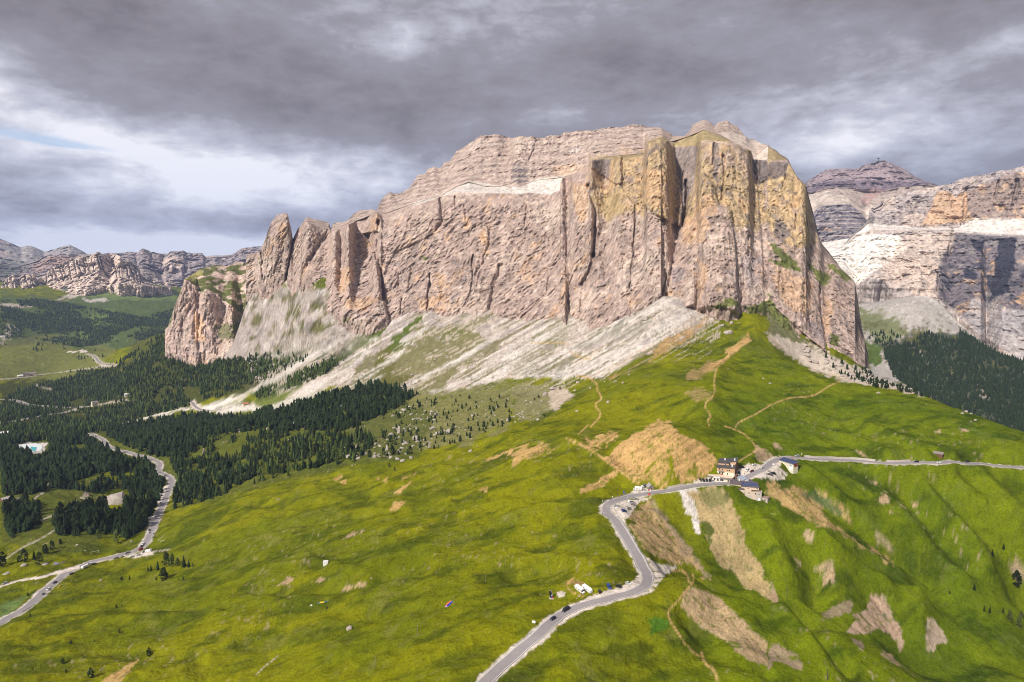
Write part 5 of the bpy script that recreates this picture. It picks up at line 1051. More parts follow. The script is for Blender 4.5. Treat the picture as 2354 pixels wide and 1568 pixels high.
 foot = tP('G', 2700, (250, 300, 2850), (530, 60, 2850), (650, 180), (800, 275, 2800), (950, 235), (1060, 205, 2750), (1110, 290), (1170, 310), (1250, 280), (1400, 300), (1480, 350), (1540, 400, 2650), (1680, 500), (1800, 600, 2560), (1950, 720, 2500), (2000, 740), (2150, 860, 2450), (2347, 1000, 2400), (2600, 1150, 2350))
 s = Sheet('mountain', 800, 1075, 0.55, [foot, ledge, mid2, top], [180, 20, 90], back=(700, .5), mat=M_ROCKFAR, buried=120)
 for t, pts, w, d in [('D', [(1700, 1210), (1680, 1300), (1650, 1450)], 5, 60), ('G', [(1570, 180), (1545, 330)], 4, 60), ('D', [(1815, 900), (1810, 1000), (1785, 1140)], 4, 40), ('D', [(2290, 740), (2270, 860), (2250, 970)], 5, 60), ('D', [(2110, 740), (2080, 900)], 3, 40), ('D', [(1500, 900), (1450, 1060)], 3, 25), ('D', [(1665, 830), (1690, 980)], 3, 30), ('D', [(970, 1000), (965, 1140)], 3, 30), ('D', [(700, 1360), (690, 1430)], 3, 20), ('D', [(1050, 950), (970, 1120)], 3, 20)]: s.gully(t, pts, w, d)
 s.pillar('D', [(1540, 830), (1650, 840), (1700, 1000), (1780, 1140), (1400, 1150), (1480, 1000)], 30, .6, 2)
 s.place(); L_ = s.lev[:, None]*np.ones_like(s.U); s.relief(18, 9, 4, 1.9, 0, 9, 14); s.off -= s.rough*((L_ > 2) & (L_ < 3))*.6; s.jag(0.3, 21)
 g_ = np.array((0.42, 0.365, 0.345)); s.fill(g_); s.blotch(R_PALE*1.1, 0, .4, 120, 60, .8, 1, 1); upm = (L_ > 3)*1.0; lom = (L_ <= 2)*1.0
 s.streaks(R_DK, .1, .45, 22, 160, .7, upm, 2); f = (s.Z+s.X*.03)/15; f = f-np.floor(f); s.tint((1-sstep(f, 0, .3))*upm, R_DK*1.6, .5)
 s.poly('D', [(1540, 830), (1640, 840), (1720, 900), (2000, 760), (2347, 650), (2500, 650), (2500, 1080), (1900, 1080), (1780, 1130), (1400, 1150), (1480, 1000)], R_OR*.95, 4, .75, .4, 40, 1.2, 3)
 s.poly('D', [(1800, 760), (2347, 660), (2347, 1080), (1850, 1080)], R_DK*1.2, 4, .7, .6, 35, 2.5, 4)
 s.tint(((L_ > 2) & (L_ <= 3))*1.0, C_WHITE, .8)
 s.poly('D', [(500, 1400), (700, 1320), (850, 1250), (1000, 1230), (1200, 1240), (1250, 1350), (1100, 1500), (900, 1600), (600, 1600)], C_WHITE*1.15, 6, .95, .1, 40, 1, 5)
 s.poly('G', [(530, 30), (800, -50), (1100, -60), (1060, 60), (900, 200), (800, 270), (640, 160)], C_WHITE*1.1, 5, .9, .15, 40)
 s.poly('D', [(1200, 1250), (1700, 1200), (1650, 1568), (1100, 1568)], R_PALE*1.15, 6, .7, .2, 40); s.poly('G', [(1000, 0), (1500, 0), (1520, 380), (1400, 290), (1110, 280)], R_PALE*1.1, 6, .6, .3, 40); 
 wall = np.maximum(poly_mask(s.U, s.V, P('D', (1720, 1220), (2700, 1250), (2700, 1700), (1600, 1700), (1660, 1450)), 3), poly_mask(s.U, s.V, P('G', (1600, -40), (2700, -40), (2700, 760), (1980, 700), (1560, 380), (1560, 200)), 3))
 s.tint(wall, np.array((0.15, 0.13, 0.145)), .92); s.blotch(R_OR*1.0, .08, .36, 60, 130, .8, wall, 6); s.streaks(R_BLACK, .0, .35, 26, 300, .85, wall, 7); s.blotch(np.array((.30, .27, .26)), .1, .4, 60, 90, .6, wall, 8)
 for t, pl in [('D', [(2110, 1260), (2280, 1260), (2250, 1568), (2100, 1568)]), ('G', [(2080, 0), (2250, 0), (2220, 200), (2080, 180)]), ('G', [(2010, 170), (2200, 200), (2220, 340), (2080, 380), (2000, 260)]), ('G', [(1800, 130), (1930, 160), (1900, 220), (1800, 190)]), ('G', [(2030, 560), (2070, 560), (2060, 700), (2020, 700)]), ('D', [(1860, 1270), (1990, 1290), (1960, 1400), (1880, 1360)])]: s.poly(t, pl, R_BLACK*.8, 2.5, .95, .35, 25, 3, 9)
 s.poly('G', [(1880, 400), (2347, 500), (2700, 700), (2700, 1200), (2347, 1000), (2000, 740), (1800, 560)], np.array((.42, .385, .38)), 6, .75, .3, 40, 1, 10)
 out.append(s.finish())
 return out
import time as _t
_t0 = _t.time()
build_world()
build_ground()
build_massif()
build_bastion()
build_far()
# haze over the whole valley
def build_haze():
 me = bpy.data.meshes.new('haze'); R_ = 12600; zb, zt = -620, 760
 v = [(x, y, z) for z in (zb, zt) for x, y in ((-R_, -R_), (R_, -R_), (R_, R_), (-R_, R_))]
 me.from_pydata(v, [], [(0, 3, 2, 1), (4, 5, 6, 7), (0, 1, 5, 4), (1, 2, 6, 5), (2, 3, 7, 6), (3, 0, 4, 7)])
 o = link(bpy.data.objects.new('haze', me)); tag(o, 'thin blue air haze over the whole valley', 'haze', kind='stuff'); o.pop('category', None)
 m = bpy.data.materials.new('haze'); m.use_nodes = True; g = NT(m.node_tree)
 vp = g.n('ShaderNodeVolumePrincipled'); vp.inputs['Color'].default_value = (0.50, 0.64, 1.0, 1); vp.inputs['Density'].default_value = HAZE
 out = g.n('ShaderNodeOutputMaterial'); g.nt.links.new(vp.outputs[0], out.inputs['Volume']); me.materials.append(m)
HAZE = 4.2e-5
import os
if not os.environ.get('NOHAZE'): build_haze()
print('script stage', _t.time()-_t0)
# ------------------------------------------------------------------ trees
def simple_mat(name, col, rough=0.8, metal=0.0, var=0.0, spec=0.3, emit=None, attr=False, randv=0.0, nscale=0.6):
 m = bpy.data.materials.new(name); m.use_nodes = True; g = NT(m.node_tree)
 bs = g.n('ShaderNodeBsdfPrincipled'); bs.inputs['Roughness'].default_value = rough; bs.inputs['Metallic'].default_value = metal; bs.inputs['Specular IOR Level'].default_value = spec
 c = (*col, 1)
 if attr: c = g.n('ShaderNodeAttribute', attribute_name='Col').outputs['Color']
 if var or randv:
  f = 1.0
  if var:
   geo = g.n('ShaderNodeNewGeometry'); n = g.noise(geo.outputs['Position'], nscale, 4, 0.6); f = g.m('ADD', g.m('MULTIPLY', g.m('SUBTRACT', n, 0.5), var*2), 1.0)
  if randv:
   oi = g.n('ShaderNodeObjectInfo'); f = g.m('MULTIPLY', f, g.m('ADD', g.m('MULTIPLY', g.m('SUBTRACT', oi.outputs['Random'], 0.5), randv*2), 1.0))
  cb = g.n('ShaderNodeCombineColor'); [g.set(cb.inputs[i], f) for i in range(3)]
  c = g.mix(1.0, c, cb.outputs[0], 'MULTIPLY')
 g.set(bs.inputs['Base Color'], c)
 out = g.n('ShaderNodeOutputMaterial'); g.nt.links.new(bs.outputs[0], out.inputs[0])
 return m
M_CROWN = simple_mat('needles_dark', (0.017, 0.029, 0.008), 0.9, var=0.5, randv=0.35, spec=0.1, nscale=0.9)
M_CROWN2 = simple_mat('needles_light', (0.065, 0.085, 0.018), 0.9, var=0.5, randv=0.3, spec=0.1, nscale=0.9)
M_FOREST = simple_mat('needles_forest', (0.03, 0.05, 0.02), 0.9, attr=True, var=0.35, spec=0.1, nscale=0.25)
M_TRUNK = simple_mat('bark', (0.12, 0.085, 0.06), 0.9, var=0.3)
def tree_geometry(kind, rnd):
 """crown (verts, faces) and trunk (verts, faces) of a conifer one metre high"""
 V, F = [], []
 if kind == 'spruce':
  nt, ns, w0 = 11, 9, 0.185
  for i in range(nt):
   f = i/(nt-1); z = 0.07+0.85*f**0.95; r = w0*(1-f)**0.85*(0.92+rnd.random()*0.25)+0.012; b = len(V)
   V.append((rnd.uniform(-.01, .01), rnd.uniform(-.01, .01), z+0.13*(1-0.4*f)))
   a0 = rnd.random()*6.28
   for k in range(ns*2):
    a = a0+k*math.pi/ns; rr = r*(rnd.uniform(0.88, 1.22) if k % 2 == 0 else rnd.uniform(0.50, 0.72))
    V.append((rr*math.cos(a), rr*math.sin(a), z+(-0.035 if k % 2 == 0 else 0.012)+rnd.uniform(-.012, .012)))
   for k in range(ns*2): F.append((b, b+1+k, b+1+(k+1) % (ns*2)))
 else:
  # rounded, dense: many small clumps of foliage through the crown volume
  n = 80 if kind == 'pine' else 60
  for i in range(n):
   z = rnd.random()**0.85; prof = 0.22*math.sin(math.pi*min(1, (0.12+0.88*z)))**0.6*(1.12-0.42*z)
   if kind == 'larch': prof = 0.2*(1-z)**0.6+0.02
   a = rnd.random()*6.28; q = prof*rnd.uniform(0.45, 1.05); cx, cy, cz = q*math.cos(a), q*math.sin(a), 0.07+z*0.87
   s = rnd.uniform(0.045, 0.085); b = len(V)
   for (dx, dy, dz) in ((1, 0, -.4), (-.5, .87, -.4), (-.5, -.87, -.4), (0, 0, 1.1)):
    V.append((cx+s*dx*rnd.uniform(.7, 1.3), cy+s*dy*rnd.uniform(.7, 1.3), cz+s*dz*rnd.uniform(.7, 1.2)))
   F += [(b, b+1, b+3), (b+1, b+2, b+3), (b+2, b, b+3), (b, b+2, b+1)]
 T, G = [], []; 
 for z, r in ((0, 0.022), (0.5, 0.014), (0.95, 0.003)):
  for k in range(6): T.append((r*math.cos(k*1.047), r*math.sin(k*1.047), z))
 for j in range(2):
  for k in range(6): G.append((j*6+k, j*6+(k+1) % 6, j*6+6+(k+1) % 6, j*6+6+k))
 return V, F, T, G
def py_mesh(name, V, F, mat, smooth=False):
 me = bpy.data.meshes.new(name); me.from_pydata(V, [], F); me.update()
 if isinstance(mat, (list, tuple)): [me.materials.append(m) for m in mat]
 else: me.materials.append(mat)
 if smooth: me.polygons.foreach_set('use_smooth', [True]*len(me.polygons))
 return me
TREE_VARIANTS = {}
for kd, mt in (('spruce', M_CROWN), ('pine', M_CROWN), ('larch', M_CROWN2)):
 TREE_VARIANTS[kd] = []
 for q in range(4):
  V, F, T, G = tree_geometry(kd, random)
  TREE_VARIANTS[kd].append((py_mesh(kd+'_crown', V, F, mt), py_mesh(kd+'_trunk', T, G, M_TRUNK)))
NAME_OF = dict(spruce='spruce_tree', pine='pine_tree', larch='larch_tree')
def add_tree(kind, p, h, label, group=None, wide=1.0):
 cr, tk = random.choice(TREE_VARIANTS[kind])
 r = link(bpy.data.objects.new(NAME_OF[kind], None)); r.location = (p[0], p[1], p[2]-0.02*h)
 r.rotation_euler = (0, 0, random.random()*6.28); r.scale = (h*wide, h*wide, h); r.empty_display_size = .1
 tag(r, label, 'tree', group)
 a = link(bpy.data.objects.new('crown', cr)); a.parent = r
 b = link(bpy.data.objects.new('trunk', tk)); b.parent = r
 return r
# --- wooded areas: (tile, outline, trees per hectare, kind mix, height range, nearest, farthest, floor of clearings)
WOODS = [
 ('near hill', 'F', [(0, 1010), (120, 1015), (210, 1005), (250, 1030), (370, 1060), (395, 1100), (380, 1140), (345, 1190), (330, 1235), (260, 1215), (190, 1225), (130, 1230), (125, 1190), (170, 1165), (240, 1170), (300, 1150), (230, 1135), (110, 1120), (100, 1130), (20, 1150), (0, 1155)], 330, 'spp', (8, 19), 850, 1900, .1),
 ('lower left', 'F', [(0, 1165), (60, 1160), (95, 1165), (80, 1200), (60, 1235), (0, 1250)], 300, 'spp', (9, 18), 700, 1500, .0),
 ('copse', 'L', [(520, 160), (560, 60), (620, 50), (760, 70), (1000, 0), (1300, 0), (1400, 120), (1280, 190), (1180, 250), (1050, 220), (850, 210), (680, 230), (540, 230)], 420, 'ssp', (8, 17), 700, 1500, .0),
 ('ridge wood', 'F', [(250, 985), (420, 955), (640, 945), (760, 905), (860, 880), (960, 910), (870, 960), (800, 990), (600, 990), (480, 1000), (420, 1060), (360, 1050), (300, 1030), (240, 1000)], 270, 'spp', (8, 17), 850, 1900, .08),
 ('mid wood', 'F', [(430, 1000), (600, 985), (800, 985), (870, 1010), (820, 1060), (700, 1080), (560, 1120), (480, 1150), (400, 1170), (405, 1110), (390, 1060)], 170, 'sppl', (5, 15), 800, 1500, .30),
 ('mid wood b', 'F', [(400, 1060), (470, 1060), (560, 1090), (480, 1150), (395, 1172), (400, 1110)], 240, 'spp', (6, 16), 800, 1500, .3),
 ('fringe', 'I', [(850, 420), (1300, 420), (1600, 480), (1300, 560), (1000, 650), (700, 560)], 75, 'sp', (3, 10), 850, 1500, .2),
 ('boulder trees', 'I', [(1150, 620), (1700, 500), (2354, 520), (2354, 760), (1800, 960), (1400, 1060), (1100, 1080), (800, 1050), (900, 800)], 36, 'pp', (2.5, 9), 750, 1300, .2),
 ('far valley', 'F', [(0, 930), (60, 880), (130, 860), (260, 840), (370, 770), (400, 810), (500, 830), (600, 815), (620, 850), (560, 890), (450, 935), (260, 975), (250, 990), (200, 1000), (100, 1015), (0, 1010)], 210, 'ssl', (8, 15), 1300, 3200, .10),
 ('far valley b', 'I', [(-300, 300), (0, 130), (500, 110), (440, 190), (250, 290), (0, 400), (-250, 560), (-500, 620), (-600, 400)], 130, 'sl', (7, 14), 1300, 3200, .2),
 ('tongue', 'I', [(0, 470), (200, 400), (480, 250), (700, 180), (760, 220), (600, 330), (420, 400), (150, 500), (0, 550)], 330, 'lls', (6, 14), 1000, 2400, .0),
 ('tongue b', 'I', [(480, 240), (700, 130), (860, 150), (700, 260)], 90, 'll', (3, 7), 1000, 2400, .2),
 ('upper left', 'F', [(0, 690), (100, 690), (170, 700), (330, 730), (400, 710), (395, 790), (300, 780), (180, 800), (60, 775), (0, 775)], 190, 'ssl', (9, 16), 3300, 6000, .30),
 ('slope edge', 'F', [(360, 770), (400, 810), (480, 835), (600, 815), (640, 800), (560, 860), (380, 850), (340, 800)], 120, 'sl', (7, 14), 1500, 3200, .25),
 ('hill left', 'F', [(100, 770), (200, 800), (260, 820), (230, 835), (130, 820), (110, 830), (70, 800)], 18, 'sl', (9, 15), 2200, 3700, .45),
 ('right valley', 'G', [(1060, 900), (1100, 850), (1350, 780), (1450, 700), (1560, 740), (1750, 780), (1760, 700), (1900, 780), (2100, 900), (2354, 980), (2354, 1720), (2050, 1600), (1500, 1330), (1150, 1110)], 230, 'ss', (10, 18), 1120, 2900, .05),
 ('right valley b', 'G', [(900, 740), (980, 700), (1250, 700), (1450, 760), (1300, 900), (1050, 860), (950, 800)], 90, 'ss', (9, 15), 1400, 2900, .3),
 ('right ridge', 'G', [(500, 900), (620, 940), (800, 1020), (1000, 1060), (1200, 1130), (1450, 1210), (1750, 1330), (2050, 1520), (2000, 1560), (1600, 1330), (1280, 1260), (1000, 1210), (650, 1100), (480, 930)], 100, 'pp', (3, 9), 930, 1400, .15),
]
CLEAR = [('H', [(0, 380), (340, 330), (600, 290), (820, 300), (660, 330), (500, 380), (330, 420), (200, 450), (0, 420)]), ('H', [(330, 420), (500, 440), (460, 470), (340, 460)]), ('H', [(590, 570), (750, 530), (830, 570), (700, 610)]), ('H', [(880, 590), (1080, 550), (1000, 610), (760, 630)]),
   ('H', [(90, 970), (270, 920), (440, 925), (470, 960), (440, 1050), (330, 1110), (280, 1060), (150, 1010)]), ('H', [(1680, 440), (1840, 420), (1830, 540), (1760, 570), (1690, 520)]), ('H', [(1740, 560), (2040, 520), (2354, 400), (2354, 700), (1840, 680)]), ('H', [(1040, 760), (1500, 660), (1760, 600), (1760, 660), (1450, 720), (1050, 790)]),
   ('H', [(330, 1400), (400, 1390), (400, 1480), (300, 1480)]), ('H', [(360, 1300), (560, 1310), (560, 1340), (400, 1340)]), ('H', [(740, 1430), (840, 1440), (830, 1540), (760, 1568), (700, 1540)]), ('H', [(975, 1370), (1100, 1355), (1180, 1450), (1130, 1640), (1010, 1640), (965, 1500)]), ('H', [(0, 1430), (120, 1430), (220, 1470), (220, 1500), (0, 1480)])]
_sN = len(GX)
def clump(x, y, s, seed): return fbm2(x/s, y/s, 2, seed)
def scatter(outline, dens, dmin, dmax, rng):
 us = [p[0] for p in outline]
 a0 = math.atan2(*[float(q) for q in ray(min(us)-4, 400)[:2]]); a1 = math.atan2(*[float(q) for q in ray(max(us)+4, 400)[:2]])
 area = 0.5*(a1-a0)*(dmax**2-dmin**2); n = int(area/1e4*dens)
 a = rng.uniform(a0, a1, n); d = np.sqrt(rng.uniform(dmin**2, dmax**2, n)); x, y = d*np.sin(a), d*np.cos(a); z = ground_z(x, y)
 u, v = project(x, y, z); k = in_poly(u, v, outline)
 return x[k], y[k], z[k], u[k], v[k]
def road_clear(x, y, pad=5):
 ok = np.ones(len(x), bool)
 for W, hf in ROADS.values(): ok &= seg_dist(x, y, [tuple(p[:2]) for p in W[::2]]+[tuple(W[-1][:2])]) > hf+pad
 return ok
NAMED = []; SPOTS = []
def build_woods():
 rng = np.random.default_rng(42); ALL = []
 for wi, (nm, t, pl, dens, mix, hr, dmin, dmax, gap) in enumerate(WOODS):
  x, y, z, u, v = scatter(P(t, *pl), dens*1.5, dmin, dmax, rng)
  c = clump(x, y, 55 if dmin < 1300 else 120, 60+wi)*0.5+0.5+0.35*clump(x, y, 18, 80+wi)
  ok = c > gap+0.12; ok &= road_clear(x, y, 4.5)
  for ct, cp in CLEAR: ok &= ~in_poly(u, v, P(ct, *cp))
  if nm in ('far valley', 'far valley b'): ok &= ~((v > 425) & (u > 100) & (np.hypot(x, y) < 1500))
  x, y, z, u, v = x[ok], y[ok], z[ok], u[ok], v[ok]
  h = rng.uniform(hr[0], hr[1], len(x))*(0.6+0.6*rng.random(len(x)))
  tu, tv = project(x, y, z+h*.9)
  for rn, keep in (('left', .12), ('works', .2), ('valleyb', .35), ('valleyc', .35), ('valley', .3)):
   W = ROADS[rn][0]; ru, rv = project(W[:, 0], W[:, 1], W[:, 2]); dd = seg_dist(u, (v+tv)/2, list(zip(ru[::2], rv[::2]))); hh = (v-tv)/2
   bad = (dd < hh+.4) & (np.hypot(x, y) < np.interp(0, [0], [W[:, 1].max()*1.4])) & (rng.random(len(x)) > keep); x, y, z, u, v, h, tu, tv = [q_[~bad] for q_ in (x, y, z, u, v, h, tu, tv)]
  for i in range(len(x)): ALL.append((x[i], y[i], z[i], h[i], mix[int(rng.integers(len(mix)))], u[i], v[i], nm))
 # individually visible, nearest first
 ALL.sort(key=lambda q: -q[3]/math.hypot(q[0], q[1]))
 LBL = {'near hill': ('dark conifer in the dense wood left of the winding road', 'conifers of the dense dark wood on the left'),
   'lower left': ('dark conifer at the left picture edge beside the pale path', 'conifers at the lower left edge of the meadow'),
   'copse': ('dark conifer of the copse beside the left road above the goal frame', 'conifers of the roadside copse'),
   'ridge wood': ('dark conifer on the wooded hump below the white debris streaks', 'conifers on the wooded hump'),
   'mid wood': ('dark conifer scattered among boulders right of the winding road', 'conifers scattered among the boulders'),
   'mid wood b': ('dark conifer just right of the bend of the winding road', 'conifers right of the road bend'),
   'fringe': ('small conifer at the foot of the debris slope', 'small conifers below the debris slope'),
   'boulder trees': ('small rounded pine on the stony pasture below the debris', 'small pines on the stony pasture'),
   'right ridge': ('small round pine on the white rubble behind the green ridge', 'pines on the rubble behind the ridge'),
   'tongue': ('light green larch on the tongue between two white streams', 'larches between the white streams')}
 K = dict(s='spruce', p='pine', l='larch'); nn = 0; rest = []
 for q in ALL:
  x, y, z, h, k, u, v, nm = q
  if nn < 262 and nm in LBL and -20 < u < 1044 and v < 700 and not (nm in ('near hill', 'copse', 'lower left') and False):
   lb, gp = LBL[nm]; add_tree(K[k], (x, y, z), h, lb, gp, 1.0 if k != 'p' else 1.1); nn += 1
  else: rest.append(q)
 # the rest as forest masses
 def mass(name, qs, label, near):
  V, F, C = [], [], []; base = 0
  rr = np.random.default_rng(3)
  for (x, y, z, h, k, u, v, nm) in qs:
   d = math.hypot(x, y); ns = 6 if near else 5; w = h*(0.20 if k == 's' else 0.25 if k == 'p' else 0.18)*(1.0 if near else 1.15)
   col = np.array((0.018, 0.031, 0.010)) if k != 'l' else np.array((0.060, 0.085, 0.020)); col = col*rr.uniform(0.65, 1.45)
   tiers = ((0.05, 1.0), (0.30, 0.78), (0.55, 0.5)) if near else ((0.06, 1.0), (0.42, 0.62))
   if k == 'p': tiers = ((0.04, 0.8), (0.22, 1.0), (0.55, 0.72)) if near else ((0.05, 0.9), (0.40, 0.85))
   for ti, (zz, ww) in enumerate(tiers):
    b = len(V); a0 = rr.random()*6.28; top = 1.0 if ti == len(tiers)-1 else tiers[ti+1][0]+0.28
    V.append((x+rr.normal()*.1, y+rr.normal()*.1, z+h*top*(0.94 if k == 'p' else 1)))
    C.append((*(col*1.15), 1))
    for q in range(ns):
     a = a0+q*6.283/ns; r_ = w*ww*rr.uniform(0.65, 1.25); V.append((x+r_*math.cos(a), y+r_*math.sin(a), z+h*(zz+rr.uniform(-.03, .05)))); C.append((*(col*rr.uniform(.7, 1.1)), 1))
    F += [(b, b+1+q, b+1+(q+1) % ns) for q in range(ns)]
  me = bpy.data.meshes.new(name); V = np.array(V, np.float32); F = np.array(F, np.int32)
  me.vertices.add(len(V)); me.vertices.foreach_set('co', V.ravel()); me.loops.add(F.size); me.loops.foreach_set('vertex_index', F.ravel())
  me.polygons.add(len(F)); me.polygons.foreach_set('loop_start', np.arange(0, F.size, 3, dtype=np.int32)); me.polygons.foreach_set('loop_total', np.full(len(F), 3, np.int32)); me.update(calc_edges=True)
  ca = me.color_attributes.new('Col', 'FLOAT_COLOR', 'POINT'); ca.data.foreach_set('color', np.array(C, np.float32).ravel()); me.materials.append(M_FOREST)
  o = link(bpy.data.objects.new(name, me)); tag(o, label, None, None, 'stuff')
 near = [q for q in rest if q[7] in ('near hill', 'lower left', 'copse', 'ridge wood', 'mid wood', 'mid wood b', 'fringe', 'boulder trees', 'right ridge')]
 far = [q for q in rest if q[7] in ('far valley', 'far valley b', 'tongue', 'tongue b', 'slope edge', 'hill left', 'upper left')]
 rgt = [q for q in rest if q[7] in ('right valley', 'right valley b')]
 B_ = []
 for t, pl, dens in (('L', [(0, 600), (2351, 200), (2351, 1500), (0, 1560)], 7), ('M', [(0, 0), (1200, 0), (1200, 800), (0, 900)], 7), ('I', [(0, 1260), (1500, 1180), (2354, 1500), (0, 1560)], 6), ('I', [(400, 1100), (1300, 1100), (1300, 1250), (500, 1230)], 14)):
  x, y, z, u, v = scatter(P(t, *pl), dens*4, 420, 1100, rng); ok = (clump(x, y, 40, 301)+.5*clump(x, y, 12, 302) > .28) & road_clear(x, y, 3)
  B_ += [(a, b, c_-.1, rng.uniform(.5, 1.9), 'p', 0, 0, 'b') for a, b, c_ in zip(x[ok], y[ok], z[ok])]
 mass('low_shrubs', B_, 'low dark shrubs dotted over the left meadow', True)
 mass('forest', near, 'dark conifer forest around the winding road on the left', True)
 mass('forest', far, 'conifer forest covering the far valley floor on the left', False)
 mass('forest', rgt, 'dark forest on the far slope at the right edge', False)
 print('trees', len(ALL), 'named', nn, len(near), len(far), len(rgt))
